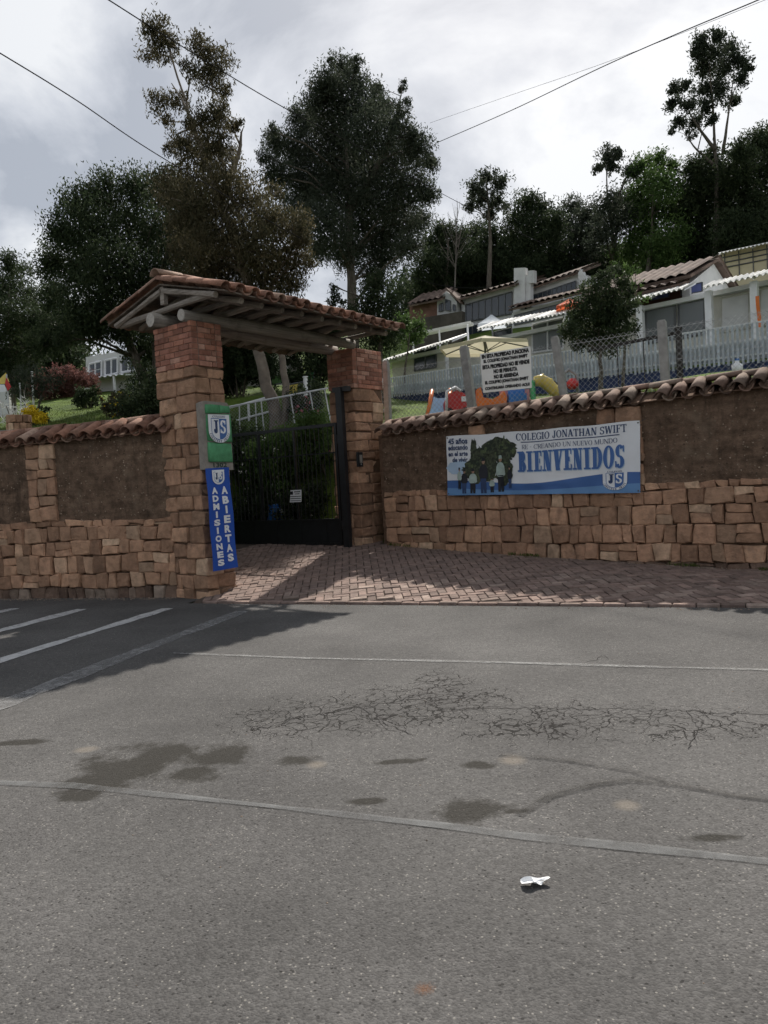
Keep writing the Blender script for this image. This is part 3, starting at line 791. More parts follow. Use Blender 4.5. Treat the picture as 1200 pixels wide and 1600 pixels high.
# ================================================================== GATE PILLARS
brick_me = [brick_mesh(0.229, 0.11, 0.074, 0.006, m_brick, 'brick', 20 + k) for k in range(4)]
half_me = [brick_mesh(0.11, 0.11, 0.068, 0.008, m_brick, 'brick', 30 + k) for k in range(2)]
m_bmortar = simple('pale_brick_mortar', (0.24, 0.165, 0.13), 0.95, 0.25, 12, 0.6, 50, spec=0.1, bd=0.015)
def pillar(near, W, D, z0, zs, zt, label, seed):
    r_ = random.Random(seed)
    cen = near - N_AX * W / 2 + G_AX * D / 2
    root = thing('gate_pillar', (cen.x, cen.y, z0), label, 'pillar', 'pillars carrying the gate roof')
    def P3(a, b, z): q = cen + N_AX * a + G_AX * b; return (q.x, q.y, z)      # a across (towards the street), b along
    m = MB(); k = 0.03
    m.hexa([P3(W / 2 - k, -D / 2 + k, z0 - .1), P3(W / 2 - k, D / 2 - k, z0 - .1), P3(-W / 2 + k, D / 2 - k, z0 - .1), P3(-W / 2 + k, -D / 2 + k, z0 - .1)],
           [P3(W / 2 - k, -D / 2 + k, zt - 0.01), P3(W / 2 - k, D / 2 - k, zt - 0.01), P3(-W / 2 + k, D / 2 - k, zt - 0.01), P3(-W / 2 + k, -D / 2 + k, zt - 0.01)])
    m.build('mortar_core', m_mortar, root)
    z = z0 - 0.06; course = 0
    while z < zs - 0.05:
        h = r_.uniform(0.16, 0.26)
        if z + h > zs - 0.12: h = zs - z
        splitb = D * r_.uniform(-0.12, 0.12)
        for (b0, b1) in ((-D / 2, splitb), (splitb, D / 2)):
            nst = r_.choice((3, 3, 4, 2)) if W > 0.75 else r_.choice((2, 3, 2))
            cuts = [-W / 2] + sorted(-W / 2 + W * (i + 1 + r_.uniform(-.22, .22)) / nst for i in range(nst - 1)) + [W / 2]
            for a0, a1 in zip(cuts[:-1], cuts[1:]):
                g_ = 0.006; o = r_.uniform(-0.018, 0.018)
                A0, A1 = a0 + g_ - (o if a0 == -W / 2 else 0), a1 - g_ + (o if a1 == W / 2 else 0)
                o2 = r_.uniform(-0.015, 0.02)
                B0, B1 = b0 + (g_ if b0 > -D / 2 else -o2), b1 - (g_ if b1 < D / 2 else -o2)
                zl, zh = z + 0.006, z + h - 0.006
                cham_stone([P3(A0, B0, zl), P3(A1, B0, zl), P3(A1, B1, zl), P3(A0, B1, zl), P3(A0, B0, zh), P3(A1, B0, zh), P3(A1, B1, zh), P3(A0, B1, zh)], root, m_stone, 0.016, 0.022)
        z += h; course += 1
    m = MB(); k = 0.012
    m.hexa([P3(W / 2 - k, -D / 2 + k, zs + .01), P3(W / 2 - k, D / 2 - k, zs + .01), P3(-W / 2 + k, D / 2 - k, zs + .01), P3(-W / 2 + k, -D / 2 + k, zs + .01)],
           [P3(W / 2 - k, -D / 2 + k, zt - 0.02), P3(W / 2 - k, D / 2 - k, zt - 0.02), P3(-W / 2 + k, D / 2 - k, zt - 0.02), P3(-W / 2 + k, -D / 2 + k, zt - 0.02)])
    m.build('brick_mortar', m_bmortar, root)
    # brick head
    z = zs; row = 0
    while z + 0.04 < zt:
        for (length, fixed, ax, along) in ((W, D / 2, N_AX, 'a'), (W, -D / 2, N_AX, 'a'), (D - 0.24, W / 2, G_AX, 'b'), (D - 0.24, -W / 2, G_AX, 'b')):
            s = -length / 2; shift = (row % 2) * 0.12
            first = True
            while s < length / 2 - 0.03:
                l = 0.236 if not (first and shift) else 0.118
                first = False
                if s + l > length / 2 - 0.05: l = length / 2 - s
                sgn = 1 if fixed > 0 else -1
                c = s + l / 2
                pos = P3(c, fixed - sgn * 0.055 + r_.uniform(-.006, .006), z + 0.04) if along == 'a' else P3(fixed - sgn * 0.055 + r_.uniform(-.006, .006), c, z + 0.04)
                me = brick_me[r_.randrange(4)]; fx = (l - 0.012) / 0.225
                x = (ax + Vector((0, 0, r_.uniform(-.012, .012)))).normalized(); y = ZUP.cross(x).normalized(); zz_ = x.cross(y)
                place('brick', me, basis(x * fx, y, zz_, pos), root)
                s += l
        z += 0.082; row += 1
    return root, P3
PZL, PZR = 4.09, 4.06
pil_l, P3L = pillar(L_NEAR, LW, LD, 0.0, 3.44, PZL, 'left stone pillar with brick head, bearing the green shield plaque', 41)
pil_r, P3R = pillar(R_NEAR, RW, RD, 0.42, 3.35, PZR, 'right stone pillar with brick head, behind the black gate post', 42)

# ================================================================== ROOF OVER THE GATE
R0 = L_CEN - G_AX * 0.50; R1 = R_CEN - G_AX * 0.36
RLEN = (R1 - R0).length
RA = (R1 - R0).normalized(); RN = Vector((RA.y, -RA.x, 0))       # ridge direction, across towards the street
RIDGE_Z, EAVE_Z, HALF = 4.69, 4.33, 1.42
roof = thing('gate_roof', (L_CEN + R_CEN) / 2 + Vector((0, 0, 4.05)), 'gabled clay tile roof on grey logs above the gate', 'roof')
def RP(s, a, dz=0.0):
    """s along the ridge, a across; z follows the slope"""
    p = R0 + RA * s + RN * a
    return Vector((p.x, p.y, RIDGE_Z - (RIDGE_Z - EAVE_Z) * abs(a) / HALF + dz - 0.10 * s / RLEN))
for side in (1, -1):
    nb = 11
    for k in range(nb):                                          # boards under the tiles
        a0 = HALF * (k + 0.03) / nb - 0.0; a1 = HALF * (k + 0.97) / nb
        m = MB()
        q = [RP(0.05, side * a0, -0.035), RP(RLEN - 0.05, side * a0, -0.035), RP(RLEN - 0.05, side * a1, -0.035), RP(0.05, side * a1, -0.035)]
        m.hexa(q, [p + Vector((0, 0, 0.02)) for p in q]); m.build('roof_board', m_deck, roof)
t_cov = [tile_mesh('roof_tile', 0.44, 0.102, 0.084, m_tile), tile_mesh('roof_tile', 0.43, 0.098, 0.086, m_tile)]
t_pan = tile_mesh('pan_tile', 0.44, 0.10, 0.085, m_tile)
t_rid = tile_mesh('ridge_tile', 0.46, 0.12, 0.10, m_tile, arc=160)
slope_len = math.hypot(HALF, RIDGE_Z - EAVE_Z); NROW = 4; step = slope_len / NROW
NC = int(RLEN / 0.25) + 1
for side in (1, -1):
    upv = (-RN * side * HALF + ZUP * (RIDGE_Z - EAVE_Z)).normalized()
    for c in range(NC):
        s = 0.06 + (RLEN - 0.12) * c / (NC - 1)
        for rrow in range(NROW):
            j = lambda k: rng.uniform(-k, k)
            a = HALF * (1 - rrow / NROW) + 0.06
            x = (upv + RA * j(0.035) + ZUP * (0.05 + j(0.02))).normalized(); y = ZUP.cross(x).normalized(); z = x.cross(y)
            p = RP(s + j(0.012), side * a, 0.025 + j(0.008))
            place('roof_tile', t_cov[rng.randrange(2)], basis(x, y, z, p), roof)
            if c < NC - 1:
                p2 = RP(s + 0.125, side * (a - 0.01), 0.05 + j(0.006))
                place('pan_tile', t_pan, basis(x, -y, -z, p2), roof)
for i in range(int(RLEN / 0.38) + 1):
    x = (RA + ZUP * 0.06).normalized(); y = ZUP.cross(x).normalized(); z = x.cross(y)
    p = RP(-0.02 + 0.38 * i, 0, 0.095 + rng.uniform(-.01, .01)); place('ridge_tile', t_rid, basis(x, y, z, p), roof)
def wavy(p0, p1, r, amp, n=9, seed=0):
    r_ = random.Random(seed); d = (p1 - p0); q = Vector((-d.y, d.x, 0)).normalized()
    ph, ph2 = r_.uniform(0, 6), r_.uniform(0, 6); pts = []; rad = []
    for i in range(n):
        u = i / (n - 1)
        pts.append(p0 + d * u + q * amp * math.sin(u * 4 + ph) + ZUP * amp * math.sin(u * 3 + ph2)); rad.append(r * (1 + 0.12 * math.sin(u * 7 + ph)))
    return pts, rad
LOGZ = PZL + 0.085
for a, s0, s1, r in ((-0.20, 0.0, RLEN + 0.05, 0.105), (0.34, 0.15, RLEN - 0.05, 0.098)):
    p0 = R0 + RA * s0 + RN * a + ZUP * LOGZ; p1 = R0 + RA * s1 + RN * a + ZUP * (LOGZ - 0.05)
    pts, rad = wavy(p0, p1, r, 0.012, 11, int(a * 100) + 50)
    lg = MB().tube(pts, rad, 12, cap=True).build('log_beam', m_log, roof, smooth=False)
    for p in lg.data.polygons: p.use_smooth = len(p.vertices) == 4
    MB().tube([p0 - RA * 0.004, p0 - RA * 0.002], [rad[0] * 0.97, rad[0] * 0.97], 12).build('log_end', m_logend, lg)
for a, r in ((-0.55, 0.05), (0.75, 0.05)):                        # slimmer side purlins
    pts, rad = wavy(R0 + RA * 0.3 + RN * a + ZUP * (LOGZ + 0.20), R0 + RA * (RLEN - 0.2) + RN * a + ZUP * (LOGZ + 0.19), r, 0.01, 9, 77)
    MB().tube(pts, rad, 8).build('purlin', m_log, roof)
NT_ = 10
for k in range(NT_):
    s = 0.10 + (RLEN - 0.25) * k / (NT_ - 1)
    for side in (1, -1):
        e = 0.18 if side > 0 else 0.1
        p0 = RP(s, side * (HALF - 0.16 - 0.06 * rng.random()), -0.10); p1 = RP(s, 0.02 * side, -0.10)
        pts, rad = wavy(p1, p0, 0.042, 0.008, 6, k * 3 + side)
        MB().tube(pts, rad, 7).build('rafter', m_pole, roof)
    f = 1.05 + rng.uniform(-.08, .1); bk = -1.15 + rng.uniform(-.1, .1)
    zt_ = LOGZ + 0.14 - 0.07 * s / RLEN
    p0 = R0 + RA * (s + 0.06) + RN * bk + ZUP * (zt_ - 0.02); p1 = R0 + RA * (s + 0.06) + RN * f + ZUP * (zt_ + 0.02 + rng.uniform(-.02, .02))
    pts, rad = wavy(p0, p1, 0.05 + rng.uniform(-.006, .008), 0.012, 8, k * 5 + 1)
    MB().tube(pts, rad, 8).build('tie_pole', m_pole, roof)
p0 = R0 + RA * 0.12 + ZUP * (LOGZ + 0.19); MB().box(p0 + ZUP * 0.14, (0.09, 0.07, 0.26), (RN, RA, ZUP)).build('king_post', m_pole, roof)
p0 = R0 + RA * 0.2 + ZUP * (RIDGE_Z - 0.12); MB().tube([p0, p0 + RA * (RLEN - 0.4)], 0.05, 8).build('ridge_pole', m_log, roof)
# ================================================================== LETTERING
def ell(cx, cy, rx, ry, a0, a1, T, t, n=12):
    """elliptic stroke, T wide at the sides and t at top and bottom"""
    o = []; i_ = []
    for k in range(n + 1):
        a = RAD(a0 + (a1 - a0) * k / n); c, s = math.cos(a), math.sin(a)
        o.append((cx + rx * c, cy + ry * s)); i_.append((cx + (rx - T) * c, cy + (ry - t) * s))
    return [[o[k], o[k + 1], i_[k + 1], i_[k]] for k in range(n)]
def bar(x0, y0, x1, y1, w):
    """slanted stroke, horizontal width w"""
    return [[(x0 - w / 2, y0), (x0 + w / 2, y0), (x1 + w / 2, y1), (x1 - w / 2, y1)]]
def rect(x0, y0, x1, y1): return [[(x0, y0), (x1, y0), (x1, y1), (x0, y1)]]
def glyph(ch, T=0.17, t=0.07, W=0.62):
    """serif capitals on a unit height; returns (polygons, advance)"""
    s = t * 1.1; e = T * 0.42
    def stem(x, th=T): return rect(x, 0, x + th, 1) + rect(x - e, 0, x + th + e, s) + rect(x - e, 1 - s, x + th + e, 1)
    def foot(x, th, y=0): return rect(x - th / 2 - e, y, x + th / 2 + e, y + s)
    p = []
    if ch == 'I': p = stem(e); w = T + 2 * e
    elif ch in 'EFL':
        w = W * 0.86; p = stem(e); x = e + T
        if ch != 'F': p += rect(x, 0, w, t) + rect(w - t, 0, w, 0.27)
        else: p += []
        if ch != 'L': p += rect(x, 1 - t, w, 1) + rect(w - t, 0.74, w, 1) + rect(x, 0.5 - t / 2, w - 0.12, 0.5 + t / 2) + rect(w - 0.12 - t, 0.4, w - 0.12, 0.62)
    elif ch in 'BPR':
        w = W * 0.95; p = stem(e); x = e + T
        p += rect(x, 1 - t, w * 0.62, 1) + rect(x, 0.5 - t / 2, w * 0.62, 0.5 + t / 2) + ell(w * 0.62, 0.75, w * 0.34, 0.25 + t / 4, -90, 90, T, t)
        if ch == 'B': p += rect(x, 0, w * 0.62, t) + ell(w * 0.62, 0.25, w * 0.38, 0.25 + t / 4, -90, 90, T, t)
        if ch == 'R': p += bar(w * 0.92, 0, w * 0.55, 0.5, T * 1.1) + foot(w * 0.94, T)
    elif ch == 'D':
        w = W * 1.08; p = stem(e); p += rect(e + T, 1 - t, w * 0.5, 1) + rect(e + T, 0, w * 0.5, t) + ell(w * 0.5, 0.5, w * 0.5, 0.5, -90, 90, T, t, 16)
    elif ch in 'OQCG':
        w = W * 1.1
        if ch in 'OQ': p = ell(w / 2, 0.5, w / 2, 0.52, 0, 360, T, t, 24)
        else:
            p = ell(w / 2, 0.5, w / 2, 0.52, 42, 318, T, t, 20) + rect(w - t * 1.2, 0.66, w, 0.98)
            if ch == 'G': p += rect(w - T * 0.9, 0.05, w, 0.42) + rect(w - T * 1.5, 0.40, w + e * .6, 0.46)
    elif ch == 'S':
        w = W * 0.85; r = w / 2
        p = ell(r, 0.74, r * 0.95, 0.28, 25, 270, T * 0.95, t * 1.3, 14) + ell(r, 0.26, r, 0.28, -155, 90, T * 0.95, t * 1.3, 14)
        p += rect(w - t * 1.2, 0.70, w - 0.01, 0.98) + rect(0.0, 0.02, t * 1.2, 0.3)
    elif ch in 'NV':
        if ch == 'N':
            w = W * 1.08; p = rect(e, 0, e + t, 1) + rect(w - e - t, 0, w - e, 1) + bar(w - e - T * 0.5, 0, e + T * 0.5, 1, T * 1.15) + foot(e + t / 2, t) + foot(w - e - t / 2, t, 1 - s) + rect(0, 1 - s, e + T * .6, 1)
        else:
            w = W * 1.0; p = bar(w * 0.5, 0, T * 0.8, 1, T * 1.15) + bar(w * 0.53, 0, w - t, 1, t * 1.2) + foot(T * 0.8, T, 1 - s) + foot(w - t, t, 1 - s)
    elif ch == 'A':
        w = W * 1.08; p = bar(t * 1.2, 0, w * 0.48, 1, t * 1.2) + bar(w - T * 0.75, 0, w * 0.48, 1, T * 1.15) + rect(w * 0.25, 0.3, w * 0.68, 0.3 + t) + foot(t * 1.2, t) + foot(w - T * 0.75, T)
    elif ch == 'T':
        w = W * 0.95; p = rect(w / 2 - T / 2, 0, w / 2 + T / 2, 1) + foot(w / 2, T) + rect(0, 1 - t, w, 1) + rect(0, 0.74, t, 1) + rect(w - t, 0.74, w, 1)
    elif ch == 'H':
        w = W * 1.12; p = stem(e) + stem(w - e - T) + rect(e + T, 0.5 - t / 2, w - e - T, 0.5 + t / 2)
    elif ch == 'U':
        w = W * 1.08; r = w / 2; p = rect(e, 0.3, e + T, 1) + rect(w - e - t, 0.3, w - e, 1) + ell(r, 0.3, r - e, 0.32, 180, 360, T * 0.8, t * 1.2, 12) + foot(e + T / 2, T, 1 - s) + foot(w - e - t / 2, t, 1 - s)
    elif ch == 'J':
        w = W * 0.66; p = rect(w - T - e, 0.2, w - e, 1) + foot(w - e - T / 2, T, 1 - s) + ell(w * 0.40, 0.2, w * 0.60 - e, 0.22, 180, 360, T * 0.8, t * 1.2, 10) + rect(0.0, 0.2, t * 1.6, 0.32)
    elif ch == 'M':
        w = W * 1.3; p = rect(e, 0, e + t, 1) + rect(w - e - T, 0, w - e, 1) + bar(w * 0.48, 0.02, e + T * 0.5, 1, T) + bar(w * 0.48, 0.02, w - e - T * 0.5, 1, t) + foot(e + t / 2, t) + foot(w - e - T / 2, T) + rect(w - 2 * e - T, 1 - s, w, 1) + rect(0, 1 - s, e + T, 1)
    elif ch == 'W':
        w = W * 1.45; p = bar(w * 0.28, 0, T * 0.7, 1, T) + bar(w * 0.30, 0, w * 0.5, 1, t) + bar(w * 0.70, 0, w * 0.5, 1, T) + bar(w * 0.72, 0, w - t, 1, t) + foot(T * 0.7, T, 1 - s) + foot(w - t, t, 1 - s) + rect(w * .42, 1 - s, w * .58, 1)
    elif ch == '-': w = W * 0.5; p = rect(0.02, 0.42, w - 0.02, 0.50)
    else: w = W * 0.42
    return p, w
def serif_line(txt, **kw):
    gap = kw.pop('gap', 0.07)
    x = 0; out = []
    for ch in txt:
        p, w = glyph(ch, **kw); out += [[(a + x, b) for a, b in q] for q in p]; x += w + gap
    return out, x - gap
def fit(polys, width, u0, v0, u1, v1, slant=0.0):
    """map glyph space onto a box, returns polygons in box units"""
    return [[(u0 + (u1 - u0) * a / width, v0 + (v1 - v0) * b + slant * a / width) for a, b in q] for q in polys]
def print_polys(polys, fn, name, mat, parent, lift=0.0):
    """every stroke its own tiny layer so that no two faces share a plane"""
    m = MB()
    for k, q in enumerate(polys):
        m.poly([fn(a, b, lift + 0.00012 * (k % 9)) for a, b in q])
    return tag(m.build(name, mat, parent), kind='stuff')
_sans_cache = {}
def sans_line(txt, bold=0.03):
    if (txt, bold) in _sans_cache: return _sans_cache[(txt, bold)]
    cu = bpy.data.curves.new('lettering', 'FONT'); cu.body = txt; cu.offset = bold; cu.resolution_u = 3
    ob = bpy.data.objects.new('lettering', cu); COL.objects.link(ob)
    dg = bpy.context.evaluated_depsgraph_get(); me = bpy.data.meshes.new_from_object(ob.evaluated_get(dg))
    V = [(v.co.x, v.co.y) for v in me.vertices]; F = [tuple(p.vertices) for p in me.polygons]
    bpy.data.objects.remove(ob); bpy.data.curves.remove(cu); bpy.data.meshes.remove(me)
    x0 = min(v[0] for v in V); x1 = max(v[0] for v in V); y0 = min(v[1] for v in V); y1 = max(v[1] for v in V)
    r = ([((a - x0) / (x1 - x0), (b - y0) / (y1 - y0)) for a, b in V], F, (x1 - x0) / (y1 - y0))
    _sans_cache[(txt, bold)] = r
    return r
def print_letters(txt, box, fn, name, mat, parent, lift, **kw):
    """large lettering: each letter a part of its own"""
    gap = kw.pop('gap', 0.07); total = serif_line(txt, gap=gap, **kw)[1]; x = 0
    for ch in txt:
        p, w = glyph(ch, **kw)
        if p:
            o = print_polys(fit([[(a + x, b) for a, b in q] for q in p], total, *box), fn, name, mat, parent, lift); del o['kind']
        x += w + gap
def sans_print(items, fn, name, mat, parent, lift=0.0, single=False):
    """items: (text, u0, v0, u1, v1, bold)"""
    m = MB()
    for txt, u0, v0, u1, v1, bold in items:
        V, F, asp = sans_line(txt, bold)
        if single: m = MB()
        m.add([fn(u0 + (u1 - u0) * a, v0 + (v1 - v0) * b, lift) for a, b in V], F)
        if single: m.build(name, mat, parent)
    if not single: return tag(m.build(name, mat, parent), kind='stuff')
m_pr_white = simple('printed_white', (0.70, 0.715, 0.73), 0.5, 0.05, 3, 0)
m_pr_blue = simple('printed_blue', (0.055, 0.13, 0.33), 0.5, 0.06, 3, 0)
m_pr_navy = simple('printed_navy', (0.03, 0.055, 0.13), 0.5, 0.06, 3, 0)
m_pr_sky = simple('printed_light_blue', (0.12, 0.25, 0.46), 0.5, 0.06, 3, 0)
m_pr_pale = simple('printed_pale_blue', (0.38, 0.5, 0.63), 0.5, 0.06, 3, 0)
m_pr_green = simple('printed_tree_green', (0.05, 0.06, 0.035), 0.5, 0.8, 28, 0, col2=(0.018, 0.024, 0.014))
m_pr_skin = simple('printed_skin', (0.30, 0.19, 0.13), 0.5, 0.1, 3, 0)
m_pr_dark = simple('printed_dark', (0.016, 0.018, 0.024), 0.5, 0.2, 3, 0)
m_pr_cloth = simple('printed_grey_cloth', (0.34, 0.42, 0.38), 0.5, 0.2, 8, 0)
m_pr_black = simple('printed_black', (0.012, 0.012, 0.012), 0.5, 0.1, 3, 0)
def shield(fn, u0, v0, w, h, parent, base_lift, white=None, fine=True):
    """school crest: white shield, blue right half, J and S"""
    def outline(k, n=14):
        cx, top = 0.5, 1.0
        pts = [(0.5 - 0.5 * k, 0.5 + 0.5 * k)]
        pts += [(0.5 - 0.5 * k, 0.42)]
        for i in range(1, n): a = math.pi + math.pi * i / n; pts.append((0.5 + 0.5 * k * math.cos(a), 0.42 + 0.42 * k * math.sin(a)))
        pts += [(0.5 + 0.5 * k, 0.42), (0.5 + 0.5 * k, 0.5 + 0.5 * k)]
        return pts
    mp = lambda a, b, l=0.0: fn(u0 + w * a, v0 + h * b, base_lift + l)
    m = MB(); m.poly([mp(a, b) for a, b in outline(1.0)]); root = m.build('shield', white or m_pr_white, parent)
    inner = [(x, y) for x, y in outline(0.72)]
    right = [(0.5, 0.42 - 0.42 * 0.72)] + [(x, y) for x, y in inner if x > 0.5 and not (x > 0.99 and False)] + [(0.5, inner[-1][1])]
    par = parent if parent.parent is None else parent
    MB().poly([mp(a, b, 0.0015) for a, b in right]).build('shield_half', m_pr_blue, par)
    # thin outline of the inner shield on the left
    left = [(x, y) for x, y in inner if x <= 0.5]
    m = MB()
    for a, b in zip([(0.5, inner[0][1])] + left[:-1], left):
        d = Vector((b[0] - a[0], b[1] - a[1], 0)); nrm = Vector((-d.y, d.x, 0)).normalized() * 0.012
        m.poly([mp(a[0] - nrm.x, a[1] - nrm.y, 0.0016), mp(b[0] - nrm.x, b[1] - nrm.y, 0.0016), mp(b[0] + nrm.x, b[1] + nrm.y, 0.0016), mp(a[0] + nrm.x, a[1] + nrm.y, 0.0016)])
    m.build('shield_outline', m_pr_blue, par)
    g, wd = serif_line('J', T=0.2, t=0.09); print_polys(fit(g, wd, 0.24, 0.34, 0.46, 0.80), mp, 'letter', m_pr_navy, par, 0.003)
    g, wd = serif_line('S', T=0.2, t=0.09); print_polys(fit(g, wd, 0.545, 0.34, 0.80, 0.80), mp, 'letter', m_pr_white, par, 0.003)
    if fine:
        g, wd = serif_line('COLEGIO', T=0.16, t=0.1); print_polys(fit(g, wd, 0.2, 0.895, 0.8, 0.965), mp, 'lettering', m_pr_navy, par, 0.003)
        txt = 'JONATHAN SWIFT'; polys = []
        for i, ch in enumerate(txt):
            a = RAD(196 + (344 - 196) * i / (len(txt) - 1)); q, gw = glyph(ch, T=0.18, t=0.11)
            cx, cy = 0.5 + 0.435 * math.cos(a), 0.42 + 0.365 * math.sin(a); th = a + math.pi / 2
            for poly in q:
                polys.append([(cx + ((x - gw / 2) * math.cos(th) - (y - .5) * math.sin(th)) * 0.085, cy + ((x - gw / 2) * math.sin(th) + (y - .5) * math.cos(th)) * 0.085) for x, y in poly])
        print_polys(polys, mp, 'lettering', m_pr_navy, par, 0.003)
    return root

# ================================================================== THE LONG WELCOME BANNER
bc = {k: WR.on(px, py, 0.07) for k, (px, py) in {'tl': (698, 682), 'tr': (1000, 657), 'br': (1001, 770), 'bl': (701, 774)}.items()}
def ban(u, v, lift=0.0):
    s = (bc['bl'][0] * (1 - u) + bc['br'][0] * u) * (1 - v) + (bc['tl'][0] * (1 - u) + bc['tr'][0] * u) * v
    z = (bc['bl'][1] * (1 - u) + bc['br'][1] * u) * (1 - v) + (bc['tl'][1] * (1 - u) + bc['tr'][1] * u) * v
    z -= 0.016 * math.sin(math.pi * u) * v - 0.006 * math.sin(7 * math.pi * u) * v
    o = 0.085 + 0.007 * math.sin(u * 15 + v * 2.2) + 0.006 * math.sin(u * 6.5 - v * 3.0) + 0.016 * (1 - v) * math.sin(u * 9 + 1) * (0.4 + 0.6 * (1 - v))
    o += 0.0035 * math.sin(u * 46 + v * 9 + 2 * math.sin(v * 5)) * (0.35 + 0.65 * (1 - v)) + 0.004 * math.sin(u * 23 - v * 14)
    o += 0.011 * math.exp(-((v - 0.16 - 0.10 * (u - 0.5)) / 0.05) ** 2) * math.sin(math.pi * min(1, max(0, (u - 0.35) / 0.4)))
    return WR.pt(s, z, o + lift)
banner = thing('welcome_banner', ban(0.5, 0, 0), 'long white and blue welcome banner hung on the right garden wall', 'banner')
b0 = MB(); b0.grid(lambda u, v: ban(u, v), 110, 36); b0.build('cloth', m_pr_white, banner, smooth=True)
wave = lambda u: 0.215 - 0.05 * math.sin((u - 0.02) * 5.6) - 0.03 * u
MBb = MB(); MBb.grid(lambda u, v: ban(u, 0.002 + v * (0.205 + 0.045 * math.cos(u * 7.2 - 0.2) + (0.05 * u * u)), 0.004), 110, 12); MBb.build('blue_wave', m_pr_blue, banner, smooth=True)
MBb = MB(); MBb.grid(lambda u, v: ban(u, 0.001 + v * (0.10 + 0.035 * math.cos(u * 5.2 + 0.8)), 0.007), 110, 8); MBb.build('light_blue_wave', m_pr_sky, banner, smooth=True)
g, wd = serif_line('BIENVENIDOS', T=0.235, t=0.07, gap=0.055)
print_polys(fit(g, wd, 0.405, 0.36, 0.93, 0.68), lambda a, b, l: ban(a + 0.003, b - 0.012, l), 'lettering_shadow', m_pr_pale, banner, 0.005)
print_letters('BIENVENIDOS', (0.405, 0.36, 0.93, 0.68), ban, 'letter', m_pr_blue, banner, 0.0085, T=0.235, t=0.07, gap=0.055)
g, wd = serif_line('COLEGIO JONATHAN SWIFT', T=0.15, t=0.075)
print_polys(fit(g, wd, 0.400, 0.855, 0.942, 0.965, 0.0), lambda a, b, l: ban(a, b, l), 'lettering', m_pr_navy, banner, 0.006)
m = MB(); m.grid(lambda u, v: ban(0.425 + 0.485 * u, 0.818 + 0.014 * v, 0.005), 16, 1); m.build('printed_rule', m_pr_navy, banner)
g, wd = serif_line('RE - CREANDO UN NUEVO MUNDO', T=0.11, t=0.05)
print_polys(fit(g, wd, 0.43, 0.715, 0.90, 0.785), ban, 'lettering', m_pr_navy, banner, 0.006)
sans_print([('45 años', 0.012, 0.855, 0.125, 0.955, 0.035), ('educando', 0.012, 0.755, 0.125, 0.845, 0.03), ('en el arte', 0.012, 0.655, 0.125, 0.735, 0.03), ('de vivir', 0.035, 0.555, 0.125, 0.635, 0.03)], ban, 'lettering', m_pr_navy, banner, 0.009)
shield(lambda a, b, l=0.0: ban(a, b, l * 2.2), 0.832, 0.045, 0.112, 0.285, banner, 0.007, fine=True)
# the printed group photograph: tree and people (flat print)
r_ = random.Random(5)
def blobpoly(cx, cy, rx, ry, rough, n=40):
    return [(cx + rx * (1 + rough * r_.uniform(-1, 1)) * math.cos(2 * math.pi * k / n), cy + ry * (1 + rough * r_.uniform(-1, 1)) * math.sin(2 * math.pi * k / n)) for k in range(n)]
def flat(polys, name, mat, lift):
    m = MB()
    for k, q in enumerate(polys):
        c = (sum(p[0] for p in q) / len(q), sum(p[1] for p in q) / len(q))
        vs = [ban(c[0], c[1], lift + 0.0003 * k)] + [ban(a, b, lift + 0.0003 * k) for a, b in q]
        m.add(vs, [(0, i + 1, (i + 1) % len(q) + 1) for i in range(len(q))])
    return m.build(name, mat, banner)
flat([blobpoly(0.075, 0.46, 0.075, 0.12, 0.1)], 'printed_backdrop', m_pr_pale, 0.0055)
m_pr_green2 = simple('printed_leaf_green', (0.075, 0.10, 0.045), 0.5, 0.4, 40, 0)
m_pr_green3 = simple('printed_deep_green', (0.02, 0.03, 0.018), 0.5, 0.4, 40, 0)
for mt_, L_ in ((m_pr_green2, 0.0086), (m_pr_green3, 0.0088)):
    pl2 = []
    for k in range(70):
        a = r_.uniform(0, 6.28); q = math.sqrt(r_.random())
        cx, cy, rx, ry = r_.choice(((0.30, 0.73, 0.105, 0.20), (0.225, 0.62, 0.075, 0.2), (0.34, 0.66, 0.05, 0.16), (0.20, 0.42, 0.10, 0.2)))
        pl2.append(blobpoly(cx + rx * q * math.cos(a), cy + ry * q * math.sin(a), r_.uniform(0.004, 0.013), r_.uniform(0.012, 0.035), 0.4, 9))
    m = MB()
    for q in pl2: m.poly([ban(a, b, L_) for a, b in q])
    tag(m.build('printed_leaves', mt_, banner), kind='stuff')
flat([blobpoly(0.30, 0.73, 0.10, 0.20, 0.14), blobpoly(0.225, 0.62, 0.07, 0.20, 0.2), blobpoly(0.355, 0.70, 0.04, 0.14, 0.2), blobpoly(0.16, 0.72, 0.02, 0.2, 0.25), blobpoly(0.20, 0.42, 0.10, 0.22, 0.15), blobpoly(0.33, 0.38, 0.05, 0.22, 0.15)], 'printed_tree', m_pr_green, 0.0065)
people = [(0.105, 0.03, 0.034, 0.40, m_pr_dark), (0.155, 0.03, 0.042, 0.40, m_pr_cloth), (0.215, 0.03, 0.045, 0.58, m_pr_dark), (0.262, 0.04, 0.026, 0.24, m_pr_cloth), (0.312, 0.05, 0.045, 0.58, m_pr_cloth), (0.362, 0.10, 0.022, 0.36, m_pr_dark), (0.078, 0.10, 0.022, 0.36, m_pr_cloth)]
